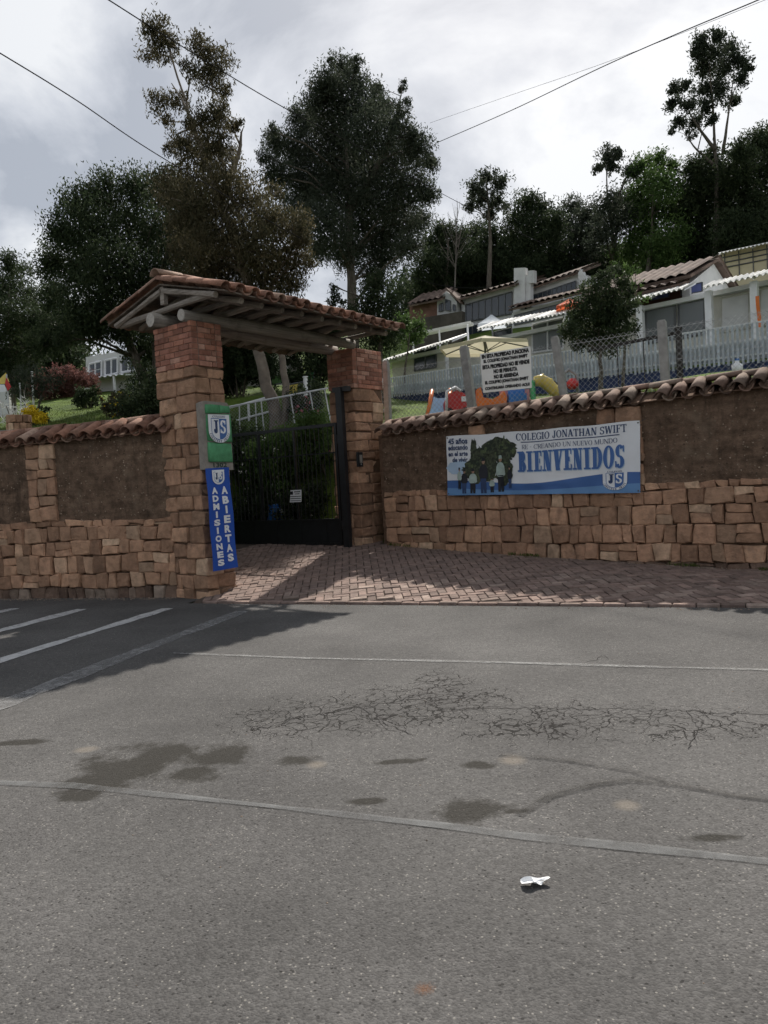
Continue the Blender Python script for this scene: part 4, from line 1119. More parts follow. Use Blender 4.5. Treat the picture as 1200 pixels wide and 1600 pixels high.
for k, (u, v, wv, hv, mt) in enumerate(people):
    hd = hv * 0.18
    L_ = 0.014 + 0.0011 * k; low = m_pr_dark if mt is m_pr_cloth else m_pr_navy
    legs = [(u - wv * .34, v), (u - wv * .36, v + hv * .46), (u + wv * .36, v + hv * .46), (u + wv * .34, v), (u + wv * .06, v), (u, v + hv * .3), (u - wv * .06, v)]
    flat([legs], 'printed_figure', low, L_)
    top_ = [(u - wv * .36, v + hv * .42), (u - wv * .56, v + hv * .50), (u - wv * .50, v + hv * .70), (u - wv * .32, v + hv * .79), (u - wv * .10, v + hv * .82), (u + wv * .10, v + hv * .82), (u + wv * .32, v + hv * .79), (u + wv * .50, v + hv * .70), (u + wv * .58, v + hv * .48), (u + wv * .36, v + hv * .42)]
    flat([top_], 'printed_figure', mt, L_ + 0.0004)
    flat([blobpoly(u, v + hv - hd * 0.5, wv * 0.20, hd * 0.48, 0.03, 12)], 'printed_figure', m_pr_skin, L_ + 0.0008)
    flat([[(u - wv * .21, v + hv - hd * .5), (u + wv * .21, v + hv - hd * .45), (u + wv * .17, v + hv), (u, v + hv + hd * .1), (u - wv * .18, v + hv)]], 'printed_figure', m_pr_dark if k != 4 else m_pr_cloth, L_ + 0.0012)
m_eye = simple('brass_eyelet', (0.09, 0.08, 0.07), 0.5, 0.1, 5, 0)
for (u, v) in ((0.008, 0.97), (0.992, 0.97), (0.008, 0.03), (0.992, 0.03)):
    q_ = ban(u, v, 0.0) - WR.n * 0.05 + WR.h * (0.10 if u > .5 else -0.10) + ZUP * (0.05 if v > .5 else -0.03)
    MB().tube([ban(u, v, 0.008), ban(u, v, 0.012).lerp(q_, 0.5), q_], 0.004, 5).build('tie_cord', m_eye, banner)
    p = ban(u, v, 0.004); MB().tube([p, p + WR.n * 0.006], 0.012, 8).build('eyelet', m_eye, banner)

# ================================================================== GREEN PLAQUE AND BLUE BANNER ON THE LEFT PILLAR
SF = Plane((L_NEAR.x, L_NEAR.y), (L_NEAR.x + G_AX.x * LD, L_NEAR.y + G_AX.y * LD))
TH = 0.13
zt_ = SF.on(345, 633, TH)[1]; zb_ = SF.on(350, 722, TH)[1]
m = MB(); pts = [(0.0, zb_ - 0.10), (0.52, zb_ - 0.12), (0.52, zt_ - 0.02), (0.47, zt_ + 0.04), (0.06, zt_ + 0.05), (0.0, zt_ + 0.02)]
m.poly([SF.pt(s, z, 0.0) for s, z in pts], SF.n * TH); slab = m.build('cement_slab', m_cement, pil_l)
zmid = zb_ + (zt_ - zb_) * 0.36; zm2 = zb_ + (zt_ - zb_) * 0.86
for q in (((0.05, zb_), (0.515, zb_ - 0.01), (0.515, zmid - 0.02), (0.05, zmid)), ((0.05, zmid), (0.515, zmid - 0.02), (0.515, zm2), (0.05, zm2 - 0.02)), ((0.05, zm2 - 0.02), (0.30, zm2 - 0.01), (0.30, zt_), (0.05, zt_)), ((0.30, zm2 - 0.01), (0.515, zm2), (0.515, zt_ - 0.01), (0.30, zt_))):
    o = ring_stone(SF, list(q), 0.03, 0.018, slab, m_green, TH + 0.012, 'painted_stone')
sA = SF.on(327, 690, TH + 0.04)[0]; sB = SF.on(360, 690, TH + 0.04)[0]
zA = SF.on(343, 692, TH + 0.04)[1]; zB = SF.on(343, 648, TH + 0.04)[1]
shield(lambda a, b, l=0.0: SF.pt(sA + (sB - sA) * a, zA + (zB - zA) * b, TH + 0.045 + l), 0, 0, 1, 1, slab, 0.0)
sN = SF.on(333, 725, TH)[0]; sM = SF.on(354, 725, TH)[0]; zN = SF.on(343, 729, TH)[1]; zM = SF.on(343, 722, TH)[1]
m_num = simple('dark_green_number_paint', (0.02, 0.05, 0.035), 0.6, 0.1, 5, 0)
sans_print([('1302', 0, 0, 1, 1, 0.02)], lambda a, b, l: SF.pt(sN + (sM - sN) * a, zN - 0.01 + (zM - zN) * b, TH + 0.006 + l), 'house_number', m_num, slab)
vb = {k: SF.on(px, py, TH + 0.05) for k, (px, py) in {'tl': (321, 732), 'tr': (357, 730), 'br': (372, 886), 'bl': (333, 893)}.items()}
def vban(u, v, lift=0.0):
    s = (vb['bl'][0] * (1 - u) + vb['br'][0] * u) * (1 - v) + (vb['tl'][0] * (1 - u) + vb['tr'][0] * u) * v
    z = (vb['bl'][1] * (1 - u) + vb['br'][1] * u) * (1 - v) + (vb['tl'][1] * (1 - u) + vb['tr'][1] * u) * v
    return SF.pt(s, z, TH + 0.05 + 0.008 * math.sin(v * 11 + u * 2) + 0.006 * math.sin(u * 5 + v * 3) + lift)
m_vblue = simple('royal_blue_cloth', (0.018, 0.075, 0.36), 0.55, 0.06, 2, 0)
vbn = thing('admissions_banner', vban(0.5, 0), 'narrow royal blue vertical banner with white letters on the left pillar', 'banner')
b0 = MB(); b0.grid(lambda u, v: vban(u, v), 12, 40); b0.build('cloth', m_vblue, vbn, smooth=True)
shield(lambda a, b, l=0.0: vban(a, b, l * 2.5), 0.27, 0.838, 0.50, 0.142, vbn, 0.004, fine=False)
items = []
for col, txt, u0, u1, vt, vbm in ((0, 'ADMISIONES', 0.18, 0.44, 0.815, 0.03), (1, 'ABIERTAS', 0.60, 0.86, 0.82, 0.055)):
    n = len(txt); hh = (vt - vbm) / n
    for i, ch in enumerate(txt):
        wv = 0.08 if ch == 'I' else (u1 - u0); uc = (u0 + u1) / 2
        items.append((ch, uc - wv / 2, vt - hh * (i + 1) + hh * 0.16, uc + wv / 2, vt - hh * i - hh * 0.04, 0.055))
sans_print(items, vban, 'letter', m_pr_white, vbn, 0.006, True)

# ================================================================== THE BLACK GATE
GL = Plane((-0.80, 14.38), (-3.20, 15.95))
gz = 0.43
gate = thing('iron_gate', GL.pt(1.3, gz, 0), 'black iron bar gate leaf with solid lower panel between the pillars', 'gate')
gtop = lambda s: 2.74 + 0.0 * s
GW = GL.len
def gbar(s0, z0, s1, z1, w, d, name='frame_bar', off=0.0):
    a, b = GL.pt(s0, z0, off), GL.pt(s1, z1, off); ax = (b - a).normalized(); y = GL.n; x = ax.cross(y)
    return MB().box((a + b) / 2, (w, d, (b - a).length), (x, y, ax)).build(name, m_black, gate)
gbar(0.02, gz + 0.02, 0.02, gtop(0), 0.05, 0.05); gbar(GW, gz + 0.02, GW, gtop(GW), 0.05, 0.05)
gbar(0.05, gtop(0) - 0.03, GW - 0.03, gtop(GW) - 0.03, 0.06, 0.046); gbar(0.05, gz + 0.50, GW - 0.03, gz + 0.50, 0.04, 0.046); gbar(0.05, gz + 0.04, GW - 0.03, gz + 0.04, 0.04, 0.046)
gbar(0.05, gtop(0) - 0.55, GW - 0.03, gtop(0) - 0.55, 0.02, 0.04)
for s in (GW * 0.36, GW * 0.68): gbar(s, gz + 0.53, s, gtop(s) - 0.07, 0.045, 0.044)
nb = int(GW / 0.105)
for k in range(1, nb):
    s = GW * k / nb
    if min(abs(s - GW * .36), abs(s - GW * .68)) < 0.03: continue
    a, b = GL.pt(s, gz + 0.52, 0), GL.pt(s, gtop(s) - 0.06, 0); MB().tube([a, b], 0.008, 6).build('bar', m_black, gate)
for k in range(9):
    s0, s1 = 0.05 + (GW - 0.09) * k / 9, 0.05 + (GW - 0.09) * (k + 1) / 9
    m = MB(); m.box(GL.pt((s0 + s1) / 2, gz + 0.27, -0.004 + 0.006 * (k % 2)), (s1 - s0 - 0.004, 0.012, 0.42), (GL.h, GL.n, ZUP)); m.build('lower_panel', m_black, gate)
sg = [GL.on(px, py, 0.03) for px, py in ((453, 785), (471, 784), (471, 765), (454, 766))]
sgn = thing('gate_notice', GL.pt(sg[0][0], sg[0][1], 0.03), 'small white printed notice fixed to the black gate bars', 'notice')
m = MB(); m.poly([GL.pt(s, z, 0.028) for s, z in sg], GL.n * 0.006); m.build('board', m_pr_white, sgn)
su0, su1 = min(s for s, z in sg), max(s for s, z in sg); sz0, sz1 = min(z for s, z in sg), max(z for s, z in sg)
for k, (a, b, c, d) in enumerate(((0.40, 0.80, 0.9, 0.88), (0.45, 0.64, 0.85, 0.70), (0.06, 0.44, 0.94, 0.50), (0.06, 0.27, 0.94, 0.33), (0.06, 0.10, 0.94, 0.15), (0.08, 0.62, 0.32, 0.9))):
    m = MB(); q = [(su1 + (su0 - su1) * x, sz0 + (sz1 - sz0) * y) for x, y in ((a, b), (c, b), (c, d), (a, d))]
    m.poly([GL.pt(s, z, 0.0355) for s, z in q]); m.build('printed_rule', m_pr_dark, sgn)
gp_b = gr(546, 853, 0.40); gp_b = at(544, 853, 14.22)
gp_t = at(529, 606, 14.22)
post = thing('gate_post', (gp_b.x, gp_b.y, 0.38), 'tall black steel gate post in front of the right pillar', 'post')
MB().box((gp_b.x, 14.22, (0.38 + gp_t.z) / 2), (0.13, 0.10, gp_t.z - 0.38), (GL.h, GL.n, ZUP)).build('shaft', m_black, post)
MB().box((gp_b.x + 0.04, 14.24, gp_t.z - 0.03), (0.34, 0.12, 0.09), (GL.h, GL.n, ZUP)).build('head_bracket', m_black, post)
for z in (0.75, 2.35): MB().tube([(gp_b.x - 0.07, 14.24, z), (gp_b.x - 0.07, 14.24, z + 0.16)], 0.03, 8).build('hinge', m_black, post)
# intercom on the right pillar
RF = Plane((R_NEAR.x, R_NEAR.y), (R_NEAR.x + G_AX.x * RD, R_NEAR.y + G_AX.y * RD))
si, zi = RF.on(561, 718, 0.03)
bell = thing('intercom_box', RF.pt(si, zi - 0.13, 0.03), 'small dark intercom box on the right gate pillar', 'intercom')
MB().box(RF.pt(si, zi, 0.045), (0.13, 0.05, 0.27), (RF.h, RF.n, ZUP)).build('housing', m_black, bell)
MB().box(RF.pt(si + 0.005, zi + 0.01, 0.074), (0.07, 0.008, 0.15), (RF.h, RF.n, ZUP)).build('faceplate', m_cement, bell)
MB().tube([RF.pt(si, zi - 0.09, 0.072), RF.pt(si, zi - 0.09, 0.082)], 0.014, 8).build('button', m_wire, bell)
# scrap of paper on the road
lp = gr(835, 1383); r_ = random.Random(3)
lit_ = MB()
def scrap(u, v):
    a = u * 2 * math.pi; rr = v * 0.62 * (0.055 + 0.02 * math.sin(2 * a + 0.4) + 0.008 * math.sin(5 * a))
    return Vector((lp.x + rr * 1.35 * math.cos(a), lp.y - 0.25 * rr * math.cos(a) + rr * math.sin(a) * 0.95, 0.012 + 0.016 * v * (0.5 + 0.5 * math.sin(3 * a + 1)) + 0.012 * math.sin(u * 23) * v * (1 - v) * 2))
lit_.grid(scrap, 26, 5)
tag(lit_.build('paper_scrap', m_pr_white, smooth=False), 'crumpled white scrap of paper lying on the asphalt', 'litter')
# ================================================================== TREES AND PLANTS
def leaf_cloud(name, mat, parent, pos, tint, length, width, droop=0.5, seed=0, loc=None, kind=None):
    """pos (n,3) leaf positions -> one rhombic face per leaf"""
    g = np.random.default_rng(seed); n = len(pos)
    if n == 0: return None
    d = g.normal(size=(n, 3)); d[:, 2] -= droop * 1.6; d /= np.linalg.norm(d, axis=1)[:, None]
    a = g.normal(size=(n, 3)); sd = np.cross(d, a); sd /= np.linalg.norm(sd, axis=1)[:, None] + 1e-9
    L = length * g.uniform(0.65, 1.3, n)[:, None]; W = width * g.uniform(0.7, 1.25, n)[:, None]
    nr = np.cross(d, sd) * (L * 0.12)
    b = pos - d * L * 0.5
    V = np.empty((n, 4, 3)); V[:, 0] = b; V[:, 1] = b + d * L * 0.45 + sd * W * 0.5 + nr; V[:, 2] = b + d * L; V[:, 3] = b + d * L * 0.45 - sd * W * 0.5 + nr
    V = V.reshape(-1, 3)
    Lc = np.array(root_loc(parent)) if parent is not None else np.array(loc)
    V -= Lc
    me = bpy.data.meshes.new(name)
    me.vertices.add(n * 4); me.vertices.foreach_set('co', V.astype(np.float32).ravel())
    me.loops.add(n * 4); me.loops.foreach_set('vertex_index', np.arange(n * 4, dtype=np.int32))
    me.polygons.add(n); me.polygons.foreach_set('loop_start', np.arange(0, n * 4, 4, dtype=np.int32)); me.polygons.foreach_set('loop_total', np.full(n, 4, np.int32))
    at_ = me.attributes.new('tint', 'FLOAT', 'POINT'); at_.data.foreach_set('value', np.repeat(np.clip(tint, 0, 1), 4).astype(np.float32))
    me.materials.append(mat); me.update(calc_edges=True); me.validate()
    o = bpy.data.objects.new(name, me); COL.objects.link(o)
    if parent is not None: o.parent = parent
    else: o.location = loc
    if kind: o['kind'] = kind
    return o
def clumps(blobs, dens, leaf_area, seed, shell=0.55, twig=0.26):
    """blobs: (x,y,z,r) -> leaf positions gathered in twig-size clumps, with a tint per clump"""
    g = np.random.default_rng(seed); P_ = []; T_ = []
    for (x, y, z, r) in blobs:
        nl = int(dens * 2.1 * math.pi * r * r / leaf_area)
        nc = max(6, int(nl / 26))
        d = g.normal(size=(nc, 3)); d /= np.linalg.norm(d, axis=1)[:, None]
        rr = r * (shell + (1.08 - shell) * g.random(nc)) * (1 + 0.10 * np.sin(d[:, 0] * 5 + d[:, 2] * 7 + x))
        c = np.array([x, y, z]) + d * rr[:, None] * np.array([1, 1, 0.92])
        ct = g.beta(2, 2.4, nc)
        k = g.integers(0, nc, nl)
        p = c[k] + np.clip(g.normal(size=(nl, 3)), -1.5, 1.5) * (min(twig, r * 0.34) * g.uniform(0.5, 1.1, nc)[k])[:, None]
        P_.append(p); T_.append(ct[k] * 0.8 + g.random(nl) * 0.2)
    return np.concatenate(P_), np.concatenate(T_)
def tree(name, label, group, base, trunks, blobs_px, Y, mat, dens=1.6, leaf=(0.16, 0.055), droop=0.5, seed=1, spread=1.0, limbs=True, r_trunk=0.2, shell=0.5, cat='tree', twig=0.26, limb_n=None, barkmat=None):
    """trunks: list of [(px,py)...] ; blobs_px: (px,py,rpx) at about depth Y"""
    r_ = random.Random(seed); barkmat = barkmat or m_bark
    root = thing(name, base, label, cat, group)
    bl = []
    for i, b in enumerate(blobs_px):
        px, py, rp = b[:3]
        R = rp * Y / 1200.0
        dy = b[3] if len(b) > 3 else r_.uniform(-1, 1) * spread
        p = at(px, py, Y + dy); bl.append((p.x, p.y, p.z, R * (Y + dy) / Y))
    tm_ = MB(); axes = []
    for t in trunks:
        pts = [at(px, py, Y) for px, py in t]
        pts[0] = Vector((base[0] + (pts[0].x - base[0]) * 0.3, base[1], base[2] - 0.2)) if pts[0].z < base[2] + 2.5 else pts[0]
        n = len(pts); rad = [max(0.018, r_trunk * (1 - 0.97 * (i / (n - 1)) ** 0.8)) for i in range(n)]
        if t is not trunks[0]: rad = [x_ * 0.6 for x_ in rad]
        # smooth resample
        dense = []; dr = []
        for i in range(n - 1):
            for k in range(4):
                u = k / 4; p0 = pts[max(i - 1, 0)]; p1 = pts[i]; p2 = pts[i + 1]; p3 = pts[min(i + 2, n - 1)]
                q = 0.5 * ((2 * p1) + (p2 - p0) * u + (2 * p0 - 5 * p1 + 4 * p2 - p3) * u * u + (3 * p1 - p0 - 3 * p2 + p3) * u ** 3)
                dense.append(q + Vector((r_.uniform(-.03, .03), r_.uniform(-.03, .03), 0))); dr.append(rad[i] * (1 - u) + rad[i + 1] * u)
        dense.append(pts[-1]); dr.append(rad[-1])
        tm_.tube(dense, dr, 8); axes.append((dense, dr))
    trunk_o = tm_.build('trunk', barkmat, root, smooth=True)
    if limbs and axes:
        lm = MB()
        for k, (x, y, z, R) in enumerate(bl):
            if limb_n and k % limb_n: continue
            c = Vector((x, y, z)); best = None
            for dense, dr in axes:
                for p, rr in zip(dense, dr):
                    if p.z > z + 0.1 * R: continue
                    d = (c - p).length + 0.5 * abs((z - p.z) - (c - p).xy.length * 0.8)
                    if best is None or d < best[0]: best = (d, p, rr)
            if best is None: continue
            _, p, rr = best
            mid = p.lerp(c, 0.5) + Vector((r_.uniform(-.2, .2), r_.uniform(-.2, .2), 0.12 * (c - p).length))
            r0 = min(rr * 0.7, 0.035 + 0.03 * R)
            lm.tube([p, mid, c], [r0, r0 * 0.7, r0 * 0.35], 5)
            for q in range(3):
                v = Vector((r_.gauss(0, 1), r_.gauss(0, 1), r_.gauss(0.4, 1))).normalized() * R * 0.8
                lm.tube([mid.lerp(c, 0.6), c + v * 0.5, c + v], [r0 * 0.45, r0 * 0.3, r0 * 0.12], 4)
        if lm.v: tag(lm.build('branches', barkmat, trunk_o, smooth=True), kind='stuff')
    Ps, Ts = clumps(bl, dens, leaf[0] * leaf[1] * 0.5, seed, shell, twig)
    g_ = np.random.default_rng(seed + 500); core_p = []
    for (x, y, z, R) in [b for b in bl if b[3] > 0.38]:                      # larger leaves added in the crown core to block sky light
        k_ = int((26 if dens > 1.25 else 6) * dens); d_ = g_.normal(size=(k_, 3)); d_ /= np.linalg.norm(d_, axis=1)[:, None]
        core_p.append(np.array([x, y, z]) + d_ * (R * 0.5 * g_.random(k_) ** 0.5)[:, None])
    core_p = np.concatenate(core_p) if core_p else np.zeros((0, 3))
    leaf_cloud('sky_block_leaves', mat, root, core_p, g_.random(len(core_p)) * 0.4, leaf[0] * 1.9, leaf[1] * 2.4, droop, seed + 3, kind='stuff')  # darker tint puts the crown's inner shade into the leaf colour
    leaf_cloud('crown', mat, root, Ps, Ts, leaf[0], leaf[1], droop, seed)
    return root
def gnd(px, Y): p = at(px, 700, Y); return (p.x, Y, hill_z(p.x, Y))
# --- the tall olive tree just inside the gate
b_ = at(432, 700, 18.6)
tree('eucalyptus_tree', 'tall lanky olive-brown tree with bare upper stems just inside the gate', 'trees inside the grounds', (b_.x, 18.6, terrain_z(b_.x, 18.6)),
     [[(440, 720), (428, 640), (405, 560), (388, 450), (372, 380), (345, 310), (308, 220), (285, 140), (262, 70)], [(452, 715), (447, 620), (436, 540), (415, 460), (385, 370), (352, 270), (338, 190), (330, 110)], [(372, 380), (330, 280), (300, 190), (268, 130)], [(345, 310), (372, 240), (380, 200)]],
     [(243, 50, 25), (262, 75, 20), (232, 85, 14), (312, 72, 22), (340, 92, 24), (325, 120, 24), (298, 112, 15), (348, 140, 15), (252, 165, 20), (285, 160, 16), (338, 178, 26), (366, 196, 16), (310, 195, 20), (262, 190, 10), (290, 225, 24), (340, 225, 28), (272, 232, 14), (365, 240, 14),
      (318, 262, 36), (270, 290, 30), (352, 285, 36), (300, 320, 42), (378, 318, 40), (340, 355, 45), (420, 345, 34), (462, 352, 24), (395, 385, 42), (440, 390, 38), (470, 410, 20), (360, 415, 42), (415, 430, 40), (455, 445, 26), (310, 400, 42), (330, 450, 36), (390, 470, 26), (475, 380, 14), (430, 300, 16), (290, 360, 30)],
     18.6, m_leaf_olive, 1.6, (0.105, 0.029), 0.9, 11, 1.1, r_trunk=0.19, twig=0.2, limb_n=1, barkmat=simple('pale_bark', (0.16, 0.135, 0.11), 0.9, 0.3, 5, 0.5, 20, stain=0.3))
# --- the broad dark tree to the left of the gate
b_ = gnd(250, 22.0)
tree('broad_evergreen_tree', 'broad dense dark green tree left of the gate roof', 'trees inside the grounds', b_, [[(250, 690), (248, 560), (235, 470), (225, 400)], [(248, 560), (170, 470), (130, 400)]],
     [(120, 318, 30), (165, 300, 34), (215, 295, 32), (262, 300, 34), (300, 320, 34), (95, 365, 32), (140, 360, 45), (200, 355, 50), (265, 365, 50), (310, 380, 40), (78, 415, 26), (120, 420, 45), (180, 425, 55), (250, 430, 55), (310, 440, 40), (85, 465, 30), (130, 480, 45), (200, 490, 50), (270, 500, 45), (90, 515, 30), (140, 508, 34), (190, 512, 32), (235, 550, 40), (300, 520, 34), (228, 600, 30), (250, 640, 34), (72, 535, 22), (100, 530, 18)],
     22.0, m_leaf_dark, 2.0, (0.11, 0.040), 0.7, 12, 1.8, r_trunk=0.3, shell=0.35, twig=0.24)
# --- the big tree in the middle
b_ = gnd(556, 28.0)
tree('large_pine_like_tree', 'large full-crowned grey-green tree behind the right half of the gate roof', 'trees inside the grounds', b_, [[(556, 640), (552, 500), (548, 420), (545, 330), (540, 230), (535, 130)], [(545, 330), (590, 260), (615, 200), (628, 140)]],
     [(495, 138, 15), (588, 140, 13), (603, 168, 16), (463, 178, 14), (646, 212, 14), (556, 100, 12), (518, 97, 8), (425, 205, 10), (535, 108, 22), (515, 130, 24), (555, 132, 24), (500, 160, 28), (540, 165, 34), (580, 165, 26), (478, 195, 28), (525, 205, 40), (575, 208, 40), (618, 195, 26), (630, 165, 12), (627, 140, 8), (632, 128, 5), (430, 222, 22), (455, 240, 30), (505, 255, 45), (560, 262, 46), (612, 250, 38), (652, 232, 26), (672, 255, 16), (432, 275, 26), (475, 295, 40), (530, 305, 48), (590, 310, 45), (640, 295, 36), (668, 305, 18), (465, 340, 30), (510, 355, 42), (570, 360, 45), (625, 350, 36), (655, 345, 20), (495, 392, 22), (545, 395, 30), (600, 398, 34), (640, 385, 22), (580, 430, 22), (412, 245, 12)],
     28.0, m_leaf_grey, 2.0, (0.125, 0.038), 0.5, 13, 2.0, r_trunk=0.27, twig=0.3, shell=0.45)
# --- left edge and low trees
b_ = gnd(20, 27.0)
tree('dark_cypress_tree', 'dark feathery tree at the left edge of the picture', 'trees inside the grounds', b_, [[(20, 660), (18, 560), (15, 450)]],
     [(12, 412, 22), (35, 425, 16), (8, 450, 30), (42, 460, 24), (15, 495, 36), (55, 500, 22), (30, 535, 36), (-20, 470, 40), (-25, 540, 40), (62, 540, 22), (10, 575, 28), (45, 575, 20)], 27.0, m_leaf_dark, 1.6, (0.14, 0.035), 0.2, 14, 1.4, r_trunk=0.2, shell=0.4)
b_ = gnd(40, 20.0)
tree('grey_bare_shrub', 'low grey-green shrub tree beyond the flag', 'shrubs in the grounds', b_, [[(75, 660), (70, 600)], [(30, 660), (40, 600)]],
     [(20, 590, 18), (50, 585, 20), (80, 590, 18), (60, 610, 16), (25, 615, 14)], 20.5, m_leaf_grey, 0.9, (0.10, 0.03), 0.3, 15, 0.6, r_trunk=0.05, cat='shrub')
b_ = gnd(600, 24.0)
tree('conifer_tree', 'dark conifer rising behind the right pillar', 'trees inside the grounds', b_, [[(595, 640), (592, 500), (588, 420)]],
     [(588, 425, 10), (590, 450, 20), (575, 470, 24), (608, 474, 18), (595, 498, 24), (560, 500, 26), (612, 520, 18), (590, 530, 30), (540, 490, 16), (528, 470, 14), (520, 500, 20), (522, 448, 8)], 24.0, m_leaf_dark, 1.5, (0.14, 0.035), 0.1, 16, 0.9, r_trunk=0.12)
b_ = gnd(625, 30.0)
tree('flowering_bush', 'round bush with white blossom beside the far brick house', 'shrubs in the grounds', b_, [[(640, 560), (640, 520)]], [(632, 505, 18), (655, 510, 16), (645, 525, 16), (620, 520, 12)], 30.0, m_leaf_green, 1.3, (0.16, 0.06), 0.2, 17, 0.6, r_trunk=0.06, cat='shrub')
# --- the clipped round tree in front of the picket fence
b_ = gnd(938, 16.6)
tree('garden_tree', 'small dense dark tree growing between the fence posts on the right', 'trees inside the grounds', b_, [[(942, 640), (938, 580), (935, 520), (940, 470)]],
     [(940, 435, 16), (962, 425, 12), (975, 440, 12), (925, 458, 22), (955, 462, 24), (985, 462, 14), (905, 488, 24), (940, 492, 30), (975, 490, 22), (890, 515, 18), (920, 520, 26), (958, 520, 26), (985, 515, 14), (905, 540, 12), (945, 545, 18)],
     16.6, m_leaf_dark, 2.0, (0.085, 0.035), 0.4, 18, 0.55, r_trunk=0.075, shell=0.3, twig=0.12)
b_ = gnd(970, 18.5)
tree('flowering_shrub_tree', 'pale sunlit shrub rising behind the small dark tree', 'shrubs in the grounds', b_, [[(985, 600), (980, 480)]], [(975, 430, 14), (990, 445, 12), (965, 415, 8), (1000, 470, 12), (992, 425, 8)], 18.5, m_leaf_green, 0.8, (0.10, 0.03), 0.3, 19, 0.4, r_trunk=0.05, cat='shrub')
# --- the wood on the hill
FOREST = [
 ('slender_gum_tree', 'slender tree with airy round crown standing over the white chimney house', 46, [[(768, 470), (766, 400), (764, 330), (760, 280)]], [(742, 295, 16), (760, 278, 14), (780, 288, 16), (752, 312, 18), (778, 315, 16), (735, 322, 10), (790, 325, 8), (765, 335, 12)], m_leaf_grey, 1.1),
 ('rounded_forest_tree', 'rounded dark tree in the wood right of the slender one', 50, [[(845, 480), (842, 400), (838, 340)]], [(825, 318, 20), (845, 328, 20), (812, 345, 24), (845, 360, 32), (868, 350, 20), (820, 385, 32), (860, 395, 34), (835, 425, 34), (805, 420, 26)], m_leaf_dark, 1.6),
 ('spreading_forest_tree', 'low spreading tree in the middle of the wood', 52, [[(900, 480), (900, 400), (898, 350)]], [(895, 325, 18), (915, 335, 18), (885, 355, 26), (920, 365, 28), (900, 395, 34), (935, 405, 28), (880, 420, 30), (925, 430, 26)], m_leaf_grey, 1.5),
 ('leaning_gum_tree', 'thin leaning tree with flat tufted top in the wood', 48, [[(965, 470), (958, 380), (950, 310), (948, 260)], [(958, 380), (970, 300), (985, 270)]], [(948, 246, 16), (966, 243, 12), (936, 262, 10), (955, 262, 12), (985, 268, 14), (962, 310, 16), (950, 325, 22), (970, 345, 24), (945, 365, 26), (985, 320, 20), (935, 340, 14)], m_leaf_grey, 1.15),
 ('bushy_forest_tree', 'bushy lighter green tree below the tall gum', 46, [[(1020, 470), (1018, 380), (1020, 300)]], [(1000, 262, 18), (1028, 252, 18), (1048, 262, 16), (1010, 290, 28), (1040, 290, 28), (995, 320, 30), (1030, 330, 36), (1060, 325, 26), (1005, 365, 32), (1045, 375, 34), (985, 390, 26), (1025, 410, 30)], m_leaf_green, 1.3),
 ('tall_gum_tree', 'tallest gum tree with open layered crown at the upper right', 45, [[(1125, 430), (1120, 300), (1118, 230), (1112, 150), (1108, 80)], [(1118, 235), (1085, 190), (1065, 150)], [(1130, 240), (1138, 180), (1148, 110)], [(1118, 260), (1090, 235), (1068, 205)]],
   [(1098, 62, 14), (1120, 58, 14), (1140, 72, 14), (1088, 80, 14), (1112, 85, 20), (1150, 92, 16), (1165, 105, 10), (1098, 108, 18), (1130, 110, 20), (1158, 122, 12), (1055, 140, 12), (1072, 132, 10), (1100, 138, 16), (1125, 142, 18), (1050, 160, 12), (1075, 165, 14), (1105, 165, 16), (1148, 158, 12), (1062, 188, 12), (1085, 192, 14), (1112, 188, 10), (1055, 205, 8), (1078, 212, 8), (1165, 95, 8)], m_leaf_grey, 1.15),
 ('dark_forest_tree', 'dark massed tree beneath the tallest gum', 47, [[(1100, 470), (1098, 380), (1095, 300)]], [(1085, 262, 20), (1110, 248, 20), (1095, 290, 34), (1130, 285, 34), (1075, 320, 34), (1115, 335, 42), (1085, 370, 40), (1130, 380, 36), (1060, 400, 30), (1105, 410, 34)], m_leaf_dark, 1.7),
 ('shadowy_forest_tree', 'dark tree filling the right edge of the wood', 44, [[(1180, 470), (1178, 360), (1175, 280)]], [(1155, 235, 20), (1180, 225, 22), (1205, 220, 26), (1150, 270, 30), (1190, 265, 36), (1225, 260, 36), (1160, 320, 40), (1205, 320, 44), (1150, 365, 36), (1195, 370, 40), (1235, 350, 44), (1180, 400, 30)], m_leaf_dark, 1.7),
 ('low_forest_tree', 'dark low tree above the far brick house', 50, [[(700, 500), (700, 420), (700, 370)]], [(690, 360, 18), (715, 372, 20), (680, 385, 26), (712, 400, 30), (665, 410, 22), (690, 425, 30), (735, 410, 26), (655, 435, 16), (720, 440, 26)], m_leaf_dark, 1.6),
 ('middle_forest_tree', 'dark tree behind the white chimney house roof', 53, [[(775, 490), (772, 420), (770, 370)]], [(740, 365, 20), (770, 370, 24), (755, 395, 30), (785, 400, 30), (745, 425, 30), (780, 432, 30), (800, 380, 18)], m_leaf_dark, 1.4),
 ('ridge_forest_tree', 'dim tree on the ridge behind the long tiled roof', 55, [[(960, 480), (960, 420)]], [(945, 405, 24), (975, 415, 28), (1000, 430, 26), (950, 435, 26), (1030, 435, 22), (905, 440, 22), (1070, 425, 22)], m_leaf_dark, 1.5),
]
for k, (nm, lab, Y, tr, bl, mt, dn) in enumerate(FOREST):
    px = tr[0][0][0]; b_ = gnd(px, Y)
    bl = [(x, y, r * (1.02 if dn > 1.25 else 1.08)) for x, y, r in bl]
    tree(nm, lab, 'trees of the wood on the hill', b_, tr, bl, Y, mt, dn * 1.3, (0.22, 0.075), 0.4, 60 + k, 2.0, r_trunk=0.2, twig=0.34, shell=0.4, limb_n=1)
